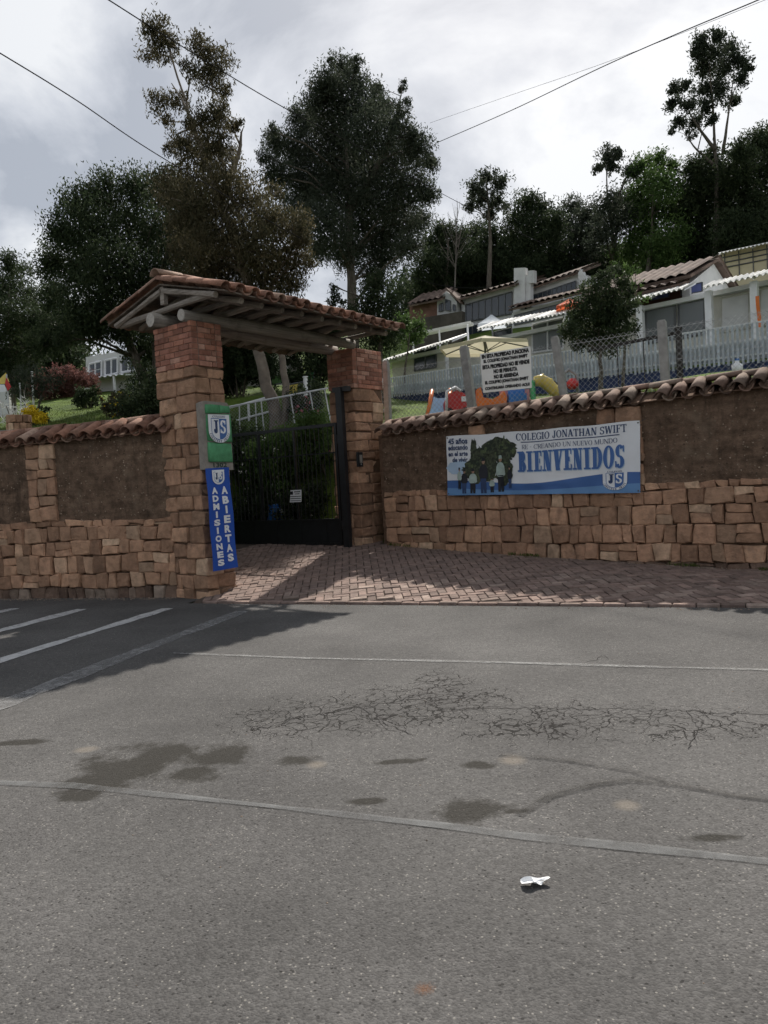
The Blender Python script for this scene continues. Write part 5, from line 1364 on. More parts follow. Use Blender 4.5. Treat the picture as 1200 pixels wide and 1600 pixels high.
# a bare twiggy tree
b_ = gnd(718, 47.0); bare = thing('bare_tree', b_, 'leafless pale twiggy tree beside the slender gum', 'tree', 'trees of the wood on the hill')
m = MB(); r_ = random.Random(8); p0 = Vector(b_); top = at(715, 325, 47.0)
m.tube([p0, p0.lerp(top, 0.6), top], [0.07, 0.04, 0.012], 5)
for k in range(34):
    u = r_.uniform(0.5, 0.97); a = p0.lerp(top, u); L_ = (1 - u) * 4.5 + 0.5
    d = Vector((r_.uniform(-1, 1), r_.uniform(-1, 1), r_.uniform(0.6, 1.6))).normalized() * L_
    m.tube([a, a + d * 0.6, a + d + Vector((0, 0, 0.2))], [0.014, 0.009, 0.005], 4)
m.build('trunk', simple('pale_twig', (0.14, 0.125, 0.11), 0.9, 0.2, 4, 0), bare)
# saplings closing the view behind the gate and along the bank
def bush(name, label, group, c, r, mat, leaf=(0.09, 0.035), dens=1.5, seed=1, h=1.0, stems=5, flowers=None, fl_n=0, fl_size=0.05, cat='bush'):
    root = thing(name, (c[0], c[1], c[2]), label, cat, group); r_ = random.Random(seed)
    m = MB(); bl = []
    for k in range(stems):
        a = r_.uniform(0, 6.28); q = Vector((c[0] + r * 0.55 * math.cos(a), c[1] + r * 0.55 * math.sin(a), c[2] + h * r_.uniform(0.5, 0.95)))
        m.tube([Vector((c[0] + r * .1 * math.cos(a), c[1] + r * .1 * math.sin(a), c[2] - 0.1)), q], [0.02, 0.008], 4)
        bl.append((q.x, q.y, q.z, r * r_.uniform(0.35, 0.55)))
        bl.append((c[0] + r * 0.6 * math.cos(a + 1), c[1] + r * 0.6 * math.sin(a + 1), c[2] + h * r_.uniform(0.2, 0.5), r * r_.uniform(0.35, 0.5)))
    m.build('stems', m_bark, root)
    Ps, Ts = clumps(bl, dens, leaf[0] * leaf[1] * 0.5, seed, 0.3, 0.12)
    leaf_cloud('foliage', mat, root, Ps, Ts, leaf[0], leaf[1], 0.2, seed)
    if flowers is not None:
        g = np.random.default_rng(seed + 5); k = g.integers(0, len(Ps), fl_n); pos = np.repeat(Ps[k], 5, axis=0) + g.normal(size=(fl_n * 5, 3)) * fl_size * 0.4
        leaf_cloud('blossom', flowers, root, pos, g.random(fl_n * 5), fl_size, fl_size * 0.8, 0, seed + 9)
    return root
def bank(px, Y): p = at(px, 700, Y); return (p.x, Y, terrain_z(p.x, Y))
GB = 'flowering plants on the bank behind the gate'
bush('rose_bush', 'leafy bush with white flowers behind the middle of the gate', GB, bank(430, 17.4), 0.75, m_leaf_green, (0.085, 0.04), 1.5, 101, 1.1, 7, m_leaf_white, 55, 0.055)
bush('rose_bush', 'bright green bush behind the right end of the gate', GB, bank(510, 17.0), 0.75, m_leaf_green, (0.085, 0.04), 1.7, 102, 1.2, 7, m_leaf_rose, 6, 0.09)
bush('rose_bush', 'dark bush behind the left end of the gate beside the blue banner', GB, bank(375, 17.9), 0.8, m_leaf_dark, (0.085, 0.04), 1.6, 103, 1.2, 7, m_leaf_white, 22, 0.05)
bush('rose_bush', 'rose bush with pink blooms at the wire fence above the gate', GB, bank(480, 18.6), 0.5, m_leaf_dark, (0.08, 0.035), 1.0, 104, 0.7, 5, m_leaf_rose, 8, 0.12)
bush('rose_bush', 'low shadowed plant at the foot of the gate bank', GB, bank(400, 16.6), 0.6, m_leaf_dark, (0.085, 0.04), 1.4, 105, 0.8, 6, m_leaf_white, 14, 0.045)
bush('rose_bush', 'low leafy plant behind the gate notice', GB, bank(465, 16.2), 0.6, m_leaf_dark, (0.085, 0.04), 1.4, 106, 0.75, 6, m_leaf_white, 14, 0.045)
bush('rose_bush', 'sprawling plant with tiny white flowers low behind the gate', GB, bank(440, 16.9), 0.6, m_leaf_green, (0.08, 0.035), 1.2, 107, 0.9, 6, m_leaf_white, 40, 0.045)
bush('hedge_bush', 'tall dark hedge seen left of the trunks through the gateway', 'shrubs in the grounds', bank(378, 22.0), 1.3, m_leaf_dark, (0.12, 0.05), 1.7, 108, 2.1, 9, m_leaf_white, 20, 0.05)
bush('hedge_bush', 'dark shrub seen right of the yellow panel through the gateway', 'shrubs in the grounds', bank(495, 23.5), 1.1, m_leaf_dark, (0.12, 0.05), 1.5, 109, 2.2, 8)
LB = 'shrubs in the grounds'
def lawn(px, py, Y): p = at(px, py, Y); return (p.x, Y, hill_z(p.x, Y))
bush('round_bush', 'clipped round dark bush on the lawn in front of the white house', LB, lawn(138, 640, 26), 0.42, m_leaf_dark, (0.1, 0.045), 1.8, 110, 0.62, 7)
bush('yellow_flower_bush', 'bright yellow flowering plant beside the stone planter', LB, lawn(55, 655, 17.5), 0.30, m_leaf_yel, (0.06, 0.03), 1.3, 111, 0.35, 5)
bush('dark_bush', 'dark clipped bush above the yellow flowers', LB, lawn(60, 640, 19.5), 0.3, m_leaf_dark, (0.08, 0.035), 1.6, 112, 0.42, 5)
bush('shrub', 'shrub with yellowish flowers near the left pillar', LB, lawn(185, 645, 19), 0.42, m_leaf_olive, (0.08, 0.035), 1.2, 113, 0.5, 6, m_leaf_yel, 30, 0.06)
bush('shrub', 'dark low shrub behind the wall tiles next to the left pillar', LB, lawn(225, 655, 17), 0.6, m_leaf_dark, (0.08, 0.035), 1.2, 114, 0.7, 6)
bush('pink_hedge', 'hedge covered in pinkish red blossom left of the white house', LB, lawn(82, 622, 36), 1.1, m_leaf_pink, (0.12, 0.05), 0.9, 115, 0.9, 8)
bush('pink_hedge', 'pinkish red blossoming hedge touching the white house awning', LB, lawn(120, 615, 37), 1.2, m_leaf_pink, (0.12, 0.05), 0.9, 116, 1.1, 8)
bush('agave_plant', 'spiky pale plant growing in the stone planter', LB, lawn(25, 640, 18), 0.4, m_leaf_white, (0.28, 0.025), 0.35, 117, 0.55, 6)
# undergrowth of the wood: one dark mass behind the houses
g = np.random.default_rng(44); ub = []
for k in range(150):
    px = g.uniform(625, 1240); Y = g.uniform(50, 60); p = at(px, 600, Y); z = hill_z(p.x, Y) + g.uniform(0.3, 3.4); ub.append((p.x, Y, z, g.uniform(0.9, 1.5)))
Ps, Ts = clumps(ub, 0.9, 0.36 * 0.14 * 0.5, 45, 0.2, 0.5)
und = leaf_cloud('undergrowth', m_leaf_dark, None, Ps, Ts, 0.36, 0.14, 0.2, 46, loc=(12, 55, 13), kind='stuff')
tag(und, 'dark undergrowth filling the wood behind the houses', 'undergrowth')
ub = []
for k in range(60):
    px = g.uniform(-60, 130); Y = g.uniform(46, 52); p = at(px, 600, Y); ub.append((p.x, Y, hill_z(p.x, Y) + g.uniform(0.2, 4.5), g.uniform(0.9, 1.5)))
Ps, Ts = clumps(ub, 0.9, 0.36 * 0.14 * 0.5, 47, 0.2, 0.5)
und = leaf_cloud('undergrowth', m_leaf_dark, None, Ps, Ts, 0.36, 0.14, 0.2, 48, loc=(-20, 49, 9), kind='stuff')
tag(und, 'dark thicket closing the top of the left lawn', 'undergrowth')
# grass along the bank behind the right wall, and on the lawn
g = np.random.default_rng(4)
pos = []
while len(pos) < 26000:
    s = g.uniform(0.3, 9.0); o = -(0.75 + g.exponential(1.6)); p = WR.pt(s, 0, o)
    if o > -9: pos.append((p.x, p.y, terrain_z(p.x, p.y) + 0.04))
leaf_cloud('grass', m_grass, None, np.array(pos), g.random(len(pos)), 0.16, 0.012, -1.6, 5, loc=(4, 14, 2.6), kind='stuff')
tag(bpy.data.objects['grass'], 'rough grass growing on the bank behind the right wall', 'grass')
pos = []
while len(pos) < 22000:
    x = g.uniform(-14, -3.6); q = 0.8 + g.exponential(4.0); y = front_y(x) + q
    if q < 22: pos.append((x, y, terrain_z(x, y) + 0.02))
lw = leaf_cloud('grass', m_grass, None, np.array(pos), g.random(len(pos)), 0.08, 0.012, -1.6, 6, loc=(-8, 18, 3), kind='stuff')
tag(lw, 'short mown lawn grass behind the left wall', 'grass')
# ================================================================== HOUSES
def pface(pl, pts_px, off, thick, name, mat, parent):
    q = [pl.on(px, py, off) for px, py in pts_px]
    return MB().poly([pl.pt(s, z, off) for s, z in q], -pl.n * thick).build(name, mat, parent)
def window(pl, pts_px, parent, off=0.02, cols=2, rows=1, glass=None, fmat=None, fw=0.05):
    """pts: tl,tr,br,bl in the photograph; glass, frame and mullions stand proud of the wall"""
    q = [pl.on(px, py, off) for px, py in pts_px]; glass = glass or m_glass; fmat = fmat or m_frame
    P_ = lambda u, v, o: pl.pt((q[3][0] * (1 - u) + q[2][0] * u) * (1 - v) + (q[0][0] * (1 - u) + q[1][0] * u) * v, (q[3][1] * (1 - u) + q[2][1] * u) * (1 - v) + (q[0][1] * (1 - u) + q[1][1] * u) * v, off + o)
    root = MB().poly([P_(0, 0, 0), P_(1, 0, 0), P_(1, 1, 0), P_(0, 1, 0)], -pl.n * 0.03).build('window', fmat, parent)
    for i in range(cols):
        for j in range(rows):
            e = 0.06 / cols; f = 0.05 / rows
            a, b, c, d = i / cols + e, (i + 1) / cols - e, j / rows + f, (j + 1) / rows - f
            m = MB().poly([P_(a, c, 0.012), P_(b, c, 0.012), P_(b, d, 0.012), P_(a, d, 0.012)], -pl.n * 0.008); m.build('pane', glass, root)
    ln = (P_(1, 1, 0) - P_(0, 1, 0)).length
    for i in range(cols + 1):
        m = MB().tube([P_(i / cols, 0, 0.02), P_(i / cols, 1, 0.02)], fw * 0.5, 4); m.build('mullion', fmat, root)
    for v in (0, 1): MB().tube([P_(0, v, 0.02), P_(1, v, 0.02)], fw * 0.55, 4).build('rail', fmat, root)
    return root
def awning(pl, a, b, out, rise, parent, mat=None, pitch=0.16):
    """corrugated sheet: lower outer edge runs from photo point a to b on the plane moved out by out"""
    s0, z0 = pl.on(a[0], a[1], out); s1, z1 = pl.on(b[0], b[1], out)
    n = max(8, int(abs(s1 - s0) / pitch) * 6); m = MB(); V_ = []; F_ = []
    for i in range(n + 1):
        u = i / n; s = s0 + (s1 - s0) * u; z = z0 + (z1 - z0) * u; w_ = 0.035 * math.cos(2 * math.pi * abs(s - s0) / pitch)
        for o, dz in ((out, 0.0), (-0.1, rise)):
            for t in (0.0, -0.012): V_.append(pl.pt(s, z + dz + w_ + t, o))
    for i in range(n):
        a_, b_2 = i * 4, (i + 1) * 4
        F_ += [(a_, b_2, b_2 + 2, a_ + 2), (a_ + 1, a_ + 3, b_2 + 3, b_2 + 1), (a_, a_ + 1, b_2 + 1, b_2), (a_ + 2, b_2 + 2, b_2 + 3, a_ + 3)]
    m.add(V_, F_); o = m.build('awning', mat or m_corr, parent)
    k = max(2, int(abs(s1 - s0) / 1.2))
    for i in range(k + 1):
        u = i / k; s = s0 + (s1 - s0) * u; z = z0 + (z1 - z0) * u - 0.06
        MB().tube([pl.pt(s, z, out - 0.05), pl.pt(s, z + rise, -0.05)], 0.025, 4).build('bracket', m_white, o)
    return o
def tiled_slope(p_low0, p_low1, p_up1, p_up0, parent, mat, pitch=0.24, name='roof_slope', th=0.07):
    """a far tiled roof: ribs of barrel tiles as relief on one sheet"""
    L_ = (p_low1 - p_low0).length; nu = int(L_ / pitch) * 4; nv = 7
    nrm = (p_low1 - p_low0).cross(p_up0 - p_low0).normalized()
    if nrm.z < 0: nrm = -nrm
    def fn(u, v):
        p = (p_low0 * (1 - u) + p_low1 * u) * (1 - v) + (p_up0 * (1 - u) + p_up1 * u) * v
        k = math.cos(2 * math.pi * u * nu / 4); stepv = (v * nv) % 1.0
        return p + nrm * (th * (0.5 + 0.5 * k) ** 0.6 + 0.02 * (1 - stepv))
    m = MB(); m.grid(fn, nu, nv)
    q = [p_low0, p_low1, p_up1, p_up0]; m.hexa([p - nrm * 0.12 for p in q], [p - nrm * 0.02 for p in q])
    return m.build(name, mat, parent)
m_tile_far = NT('far_roof_tiles')
_v = m_tile_far.vor(2.6); _c = m_tile_far.mix(m_tile_far.math('FRACT', m_tile_far.math('MULTIPLY', _v.outputs['Color'], 3.1)), (0.09, 0.064, 0.054), (0.19, 0.14, 0.115))
_c = m_tile_far.mix(m_tile_far.rng(m_tile_far.noise(2.5, 5, 0.65), 0.5, 0.7, 0, 0.6), _c, (0.07, 0.06, 0.052)); m_tile_far = m_tile_far.fin(_c, 0.9, spec=0.15)
HD = Vector((0.745, -0.667, 0)).normalized()
# ---- long white school block with corrugated awnings
SB = Plane((0.5, 33.0), (11.8, 23.0))
school = thing('school_building', SB.pt(8, 4.3, -2), 'long low white school block with corrugated awnings behind the picket fence', 'building', 'white buildings up the slope')
sa = SB.on(612, 560)[0]; sb = SB.on(1330, 440)[0]
ztop = lambda s: 6.62 + 0.012 * (s - 5)
m = MB()
for i in range(14):
    a, b = sa + (sb - sa) * i / 14, sa + (sb - sa) * (i + 1) / 14
    zz0 = 3.0
    m.hexa([SB.pt(a, zz0, 0), SB.pt(b, zz0, 0), SB.pt(b, zz0, -4), SB.pt(a, zz0, -4)], [SB.pt(a, ztop(a), 0), SB.pt(b, ztop(b), 0), SB.pt(b, ztop(b), -4), SB.pt(a, ztop(a), -4)])
m.build('wall', m_wall_c, school)
m = MB(); m.hexa([SB.pt(sa - .2, ztop(sa) + 0.004, 0.25), SB.pt(sb, ztop(sb) + 0.004, 0.25), SB.pt(sb, ztop(sb) + 0.004, -4.2), SB.pt(sa - .2, ztop(sa) + 0.004, -4.2)],
                 [SB.pt(sa - .2, ztop(sa) + 0.14, 0.25), SB.pt(sb, ztop(sb) + 0.14, 0.25), SB.pt(sb, ztop(sb) + 0.14, -4.2), SB.pt(sa - .2, ztop(sa) + 0.14, -4.2)]); m.build('roof_slab', m_white, school)
awning(SB, (583, 569), (705, 531), 1.0, 0.35, school)
awning(SB, (745, 514), (884, 489), 1.1, 0.40, school)
awning(SB, (968, 474), (1068, 450), 1.0, 0.35, school)
awning(SB, (1098, 449), (1260, 414), 1.0, 0.35, school)
window(SB, ((648, 548), (682, 538), (682, 574), (648, 580)), school, cols=2)
window(SB, ((772, 519), (800, 512), (800, 545), (772, 550)), school, cols=1)
window(SB, ((832, 507), (880, 496), (880, 545), (832, 552)), school, cols=2, glass=m_glass2, fmat=m_white)
window(SB, ((1008, 486), (1056, 475), (1056, 530), (1008, 538)), school, cols=1, glass=m_glass2)
window(SB, ((1060, 474), (1102, 464), (1102, 522), (1060, 530)), school, cols=1, glass=m_glass2)
window(SB, ((1126, 466), (1172, 456), (1172, 512), (1126, 520)), school, cols=1, glass=m_wall_w, fmat=m_wall_c)
window(SB, ((1186, 452), (1250, 437), (1250, 500), (1186, 510)), school, cols=1, glass=m_wall_w, fmat=m_wall_c)
for px, py0, py1 in ((603, 570, 640), (697, 535, 600), (1000, 478, 545), (1107, 455, 530), (1178, 440, 520)):
    s, z = SB.on(px, py0, 0.6); zz1 = SB.on(px, py1, 0.6)[1] - 0.6
    MB().box(SB.pt(s, (z + zz1) / 2, 0.6), (0.10 if px < 1000 else 0.2, 0.10 if px < 1000 else 0.2, z - zz1), (SB.h, SB.n, ZUP)).build('awning_post', m_white, school)
# orange playground piece by the post
s, z = SB.on(1184, 487, 0.9); pc = SB.pt(s, z, 0.9)
m_orange = simple('orange_plastic', (0.62, 0.16, 0.03), 0.4, 0.08, 3, 0); m_red = simple('red_plastic', (0.45, 0.03, 0.03), 0.4, 0.08, 3, 0)
m_sky = simple('pale_blue_plastic', (0.30, 0.48, 0.66), 0.4, 0.08, 3, 0); m_blue = simple('blue_plastic', (0.03, 0.15, 0.45), 0.4, 0.08, 3, 0)
m_yel = simple('yellow_plastic', (0.55, 0.43, 0.10), 0.45, 0.1, 3, 0); m_grn = simple('green_plastic', (0.05, 0.32, 0.12), 0.4, 0.08, 3, 0); m_pnk = simple('pink_plastic', (0.5, 0.22, 0.26), 0.4, 0.08, 3, 0)
m_gry = simple('grey_plastic', (0.22, 0.23, 0.24), 0.4, 0.08, 3, 0)
ob_ = thing('orange_slide_piece', (pc.x, pc.y, pc.z - 0.5), 'narrow orange slide piece by the white post on the far right', 'slide_piece')
m = MB(); m.grid(lambda u, v: pc + SB.h * (0.10 * (u - .5) + 0.04 * v) + ZUP * (0.45 - 0.9 * v) + SB.n * 0.02 * math.sin(6 * v), 3, 8); m.build('strip', m_orange, ob_)
# ---- tile-roofed house behind it with the white gable
A = at(1115, 405, 27.0); nS = SB.n
tg = thing('gabled_house', (A.x - 2, A.y, 5), 'white gabled house with weathered tile roof at the upper right', 'house', 'white buildings up the slope')
hw = 2.75; drop = 1.02; Lr = 3.8
E0 = A + nS * hw - ZUP * drop; E1 = E0 - HD * Lr; B = A - HD * Lr
K0 = A - nS * 5.2 - ZUP * drop * 1.9
tiled_slope(E1 + nS * .15 + HD * 0.2, E0 + nS * .15 + HD * 0.2, A + HD * 0.2 + ZUP * .04, B + ZUP * .04, tg, m_tile_far, 0.3)
tiled_slope(K0 - HD * Lr, K0 + HD * 0.2, A + HD * 0.2 + ZUP * .03, B + ZUP * .03, tg, m_tile_far, 0.3, 'roof_slope')
m = MB(); g0 = A - ZUP * 0.16; g1 = E0 - ZUP * 0.2 - nS * 0.3; g2 = K0 - ZUP * 0.2
m.poly([g1, Vector((g1.x, g1.y, 5.2)), Vector((g2.x, g2.y, 5.2)), g2, g0], -HD * 0.25); m.build('gable_wall', m_wall_w, tg)
HP = Plane((E1 - nS * 0.5).xy, (E0 - nS * 0.5).xy)
m = MB().hexa([HP.pt(0, 5.2, 0), HP.pt(Lr - 0.3, 5.2, 0), HP.pt(Lr - 0.3, 5.2, -0.25), HP.pt(0, 5.2, -0.25)], [HP.pt(0, E0.z - 0.05, 0), HP.pt(Lr - 0.3, E0.z - 0.05, 0), HP.pt(Lr - 0.3, E0.z - 0.05, -0.25), HP.pt(0, E0.z - 0.05, -0.25)]); m.build('wall', simple('dark_red_timber', (0.09, 0.045, 0.035), 0.8, 0.2, 3, 0.1), tg)
m_bluewin = simple('blue_window_film', (0.13, 0.16, 0.36), 0.3, 0.1, 2, 0)
window(HP, ((1016, 460), (1046, 453), (1046, 464), (1016, 470)), tg, 0.02, 1, 1, m_bluewin, fw=0.03)
window(HP, ((1064, 449), (1098, 441), (1098, 455), (1064, 462)), tg, 0.02, 1, 1, m_bluewin, fw=0.03)
tiled_slope(E1 + nS * .55 - ZUP * 0.30, E0 + nS * .55 - ZUP * 0.30, E0 - nS * 0.3 - ZUP * .06, E1 - nS * 0.3 - ZUP * .06, tg, m_tile_far, 0.3, 'eave_slope')
# ---- cream block at the far right top
CP = Plane((13.0, 37.0), (19.0, 31.6))
cb = thing('cream_building', CP.pt(2, 8, -1), 'cream building with dark rails behind the gable at the right edge', 'building', 'white buildings up the slope')
m_cream = simple('cream_wall_paint', (0.56, 0.50, 0.34), 0.8, 0.08, 2, 0.1)
pface(CP, ((1128, 396), (1290, 362), (1290, 450), (1128, 470)), 0, 2.5, 'wall', m_cream, cb)
for k in range(3):
    a, b = CP.on(1128, 403 + 8 * k, 0.03), CP.on(1290, 371 + 8 * k, 0.03); MB().tube([CP.pt(*a, 0.03), CP.pt(*b, 0.03)], 0.03, 4).build('rail', m_frame, cb)
for k in range(5):
    a = CP.on(1132 + 22 * k, 396 - 4.6 * k, 0.05); MB().tube([CP.pt(*a, 0.05), CP.pt(a[0], a[1] - 1.1, 0.05)], 0.025, 4).build('rail_post', m_frame, cb)
awning(CP, (1122, 396), (1290, 360), 0.5, 0.15, cb)
# ---- white house with the chimneys
UH = Plane((4.0, 46.0), (13.0, 38.0))
uh = thing('chimney_house', UH.pt(5, 9, -2), 'white house with twin chimney stacks and dark ribbon windows up the slope', 'house', 'white buildings up the slope')
pface(UH, ((721, 467), (806, 444), (806, 530), (721, 540)), 0, 4, 'wall', m_wall_w, uh)
pface(UH, ((828, 452), (907, 426), (907, 520), (828, 530)), -1.0, 3, 'wall', m_wall_w, uh)
window(UH, ((728, 476), (800, 456), (800, 490), (728, 503)), uh, 0.05, 7, 1, fw=0.07)
window(UH, ((724, 512), (799, 499), (799, 520), (724, 530)), uh, 0.05, 5, 1, fw=0.07)
window(UH, ((834, 461), (900, 439), (900, 451), (834, 472)), uh, -0.95, 9, 1, fw=0.05)
def slope_px(pl, a, b, off, back, rise, parent, over=0.0):
    p0 = pl.pt(*pl.on(a[0], a[1], off), off); p1 = pl.pt(*pl.on(b[0], b[1], off), off)
    return tiled_slope(p0, p1, p1 - pl.n * back + ZUP * rise, p0 - pl.n * back + ZUP * rise, parent, m_tile_far, 0.34, 'roof_slope', 0.11)
slope_px(UH, (714, 467), (808, 442), 0.45, 3.2, 0.85, uh)
slope_px(UH, (826, 450), (910, 422), -0.7, 2.2, 0.75, uh)
slope_px(UH, (794, 483), (925, 452), 1.3, 1.3, 0.42, uh)
pface(UH, ((800, 489), (925, 457), (925, 500), (800, 520)), 0.9, 1.0, 'wall', m_wall_w, uh)
window(UH, ((804, 493), (884, 473), (884, 490), (804, 508)), uh, 0.94, 6, 1, fw=0.06)
for (x0, x1, y0, y1, of) in ((803, 820, 419, 500, 0.25), (818, 829, 430, 500, 0.15), (825, 834, 423, 442, 0.2)):
    pface(UH, ((x0, y0), (x1, y0 - 1), (x1, y1), (x0, y1)), of, 0.3, 'chimney', m_wall_w, uh)
pface(UH, ((903, 427), (907, 420), (920, 446), (908, 470)), -0.6, 0.4, 'gable_wall', m_wall_w, uh)
pface(UH, ((850, 436), (862, 434), (862, 460), (850, 462)), 1.4, 0.06, 'rail_post', m_white, uh) if False else None
# ---- far brick house
FH = Plane((1.1, 47.0), (5.3, 44.5))
fh = thing('brick_house', FH.pt(2, 12, -2), 'small far house with brick side wall and white gable front', 'house', 'white buildings up the slope')
m_fbrick = simple('far_brick', (0.17, 0.095, 0.07), 0.9, 0.25, 2.5, 0.3, 12)
pface(FH, ((640, 476), (683, 467), (683, 520), (640, 525)), 0, 3, 'wall', m_fbrick, fh)
pface(FH, ((683, 469), (697, 455), (706, 462), (714, 472), (714, 515), (683, 522)), 0.02, 3, 'gable_wall', m_wall_w, fh)
window(FH, ((686, 476), (693, 473), (693, 485), (686, 487)), fh, 0.08, 2, 1, fw=0.05)
window(FH, ((696, 468), (704, 470), (704, 486), (696, 484)), fh, 0.08, 1, 1, fw=0.05)
window(FH, ((708, 476), (712, 477), (712, 486), (708, 485)), fh, 0.08, 1, 1, fw=0.05)
slope_px(FH, (637, 477), (690, 466), 0.5, 2.2, 1.0, fh)
p0 = FH.pt(*FH.on(697, 453, 0.3), 0.3); p1 = FH.pt(*FH.on(719, 474, 0.3), 0.3)
MB().hexa([p0, p1, p1 - FH.n * 2.5, p0 - FH.n * 2.5], [p + ZUP * 0.14 for p in (p0, p1, p1 - FH.n * 2.5, p0 - FH.n * 2.5)]).build('roof_edge', m_tile_far, fh)
# a terrace under it
pface(FH, ((640, 500), (722, 486), (722, 545), (640, 552)), 1.6, 0.4, 'terrace_wall', simple('dark_terrace_wall', (0.07, 0.062, 0.052), 0.9, 0.3, 2, 0.2), fh)
# flat shelter roof between the houses
p0, p1 = at(640, 525, 36.0), at(735, 505, 33.5)
sh = thing('garden_shelter', (p0.x, p0.y, hill_z(p0.x, p0.y)), 'low flat shelter roof on thin white posts above the white block', 'shelter')
bk = Vector((0.25, 0.9, 0.05)); MB().hexa([p0, p1, p1 + bk, p0 + bk], [p + ZUP * 0.10 for p in (p0, p1, p1 + bk, p0 + bk)]).build('roof_sheet', m_corr, sh)
for u in (0.05, 0.5, 0.95):
    p = p0.lerp(p1, u) + bk * 0.08; MB().tube([Vector((p.x, p.y, hill_z(p.x, p.y) - .3)), p], 0.045, 6).build('post', m_white, sh)
# ---- white house on the left lawn
LH = Plane((-19.0, 41.5), (-9.0, 38.0))
lh = thing('lawn_house', LH.pt(4, 5.5, -2), 'white house with bright awning edge at the top of the left lawn', 'house', 'white buildings up the slope')
pface(LH, ((134, 558), (235, 540), (235, 640), (134, 656)), 0, 4, 'wall', m_wall_w, lh)
pface(LH, ((138, 622), (235, 604), (235, 640), (138, 658)), 0.06, 0.05, 'plinth', simple('grey_plinth', (0.15, 0.165, 0.18), 0.85, 0.2, 2, 0.1), lh)
window(LH, ((140, 569), (159, 564), (159, 588), (140, 592)), lh, 0.05, 2, 2, fmat=m_white, fw=0.09)
window(LH, ((165, 563), (184, 559), (184, 583), (165, 587)), lh, 0.05, 2, 1, fmat=m_white, fw=0.09)
window(LH, ((190, 558), (212, 553), (212, 578), (190, 582)), lh, 0.05, 2, 1, fmat=m_white, fw=0.09)
awning(LH, (108, 595), (195, 584), 1.0, 0.14, lh, m_white, 0.34)
for px, y0, y1 in ((136, 592, 642), (178, 587, 634)):
    s, z = LH.on(px, y0, 0.9); z1 = LH.on(px, y1, 0.9)[1]; MB().box(LH.pt(s, (z + z1) / 2 - 0.2, 0.9), (0.10, 0.10, z - z1 + 0.4), (LH.h, LH.n, ZUP)).build('post', m_white, lh)

# ================================================================== FENCES
PF = Plane((0.6, 29.4), (12.6, 17.6))
pf = thing('picket_fence', PF.pt(8, 4.2, 0), 'long white metal picket fence on a blue plinth below the school', 'fence')
(s0, zt0), (s1, zt1) = PF.on(612, 590), PF.on(1200, 500)
(_, zb0), (_, zb1) = PF.on(612, 622), PF.on(1200, 566)
ft = lambda s: zt0 + (zt1 - zt0) * (s - s0) / (s1 - s0); fb = lambda s: zb0 + (zb1 - zb0) * (s - s0) / (s1 - s0)
send = s1 + 1.5; npk = int((send - s0) / 0.125)
m_picket = simple('bluish_white_paint', (0.44, 0.48, 0.54), 0.7, 0.2, 3, 0, rnd=0.15, stain=0.25)
for k in range(npk + 1):
    s = s0 + (send - s0) * k / npk
    a, b = PF.pt(s, fb(s) + 0.02 * (k % 3), 0.03), PF.pt(s, ft(s) - 0.02, 0.03)
    MB().box((a + b) / 2, (0.058, 0.022, (b - a).length), (PF.h, PF.n, ZUP)).build('picket', m_picket, pf)
for f_ in (0.985, 0.60, 0.22):
    a, b = PF.pt(s0 - .05, fb(s0) + (ft(s0) - fb(s0)) * f_, 0), PF.pt(send, fb(send) + (ft(send) - fb(send)) * f_, 0)
    ax = (b - a).normalized(); MB().box((a + b) / 2, ((b - a).length, 0.03, 0.045), (ax, PF.n, ax.cross(PF.n))).build('rail', m_white, pf)
# sheet behind the pickets
m = MB()
for i in range(24):
    a, b = s0 + (send - s0) * i / 24, s0 + (send - s0) * (i + 1) / 24
    m.hexa([PF.pt(a, fb(a) + .12, -0.05), PF.pt(b, fb(b) + .12, -0.05), PF.pt(b, fb(b) + .12, -0.07), PF.pt(a, fb(a) + .12, -0.07)], [PF.pt(a, fb(a) + (ft(a) - fb(a)) * 0.62, -0.05), PF.pt(b, fb(b) + (ft(b) - fb(b)) * 0.62, -0.05), PF.pt(b, fb(b) + (ft(b) - fb(b)) * 0.62, -0.07), PF.pt(a, fb(a) + (ft(a) - fb(a)) * 0.62, -0.07)])
m.build('backing_sheet', simple('pale_fence_sheet', (0.50, 0.54, 0.58), 0.7, 0.1, 2, 0), pf)
m = MB()
for i in range(24):
    a, b = s0 + (send - s0) * i / 24, s0 + (send - s0) * (i + 1) / 24
    m.hexa([PF.pt(a, 3.2, -0.02), PF.pt(b, 3.2, -0.02), PF.pt(b, 3.2, -0.2), PF.pt(a, 3.2, -0.2)], [PF.pt(a, fb(a) + .06, -0.02), PF.pt(b, fb(b) + .06, -0.02), PF.pt(b, fb(b) + .06, -0.2), PF.pt(a, fb(a) + .06, -0.2)])
m.build('plinth', simple('navy_plinth_paint', (0.028, 0.045, 0.115), 0.8, 0.2, 2, 0.2), pf)
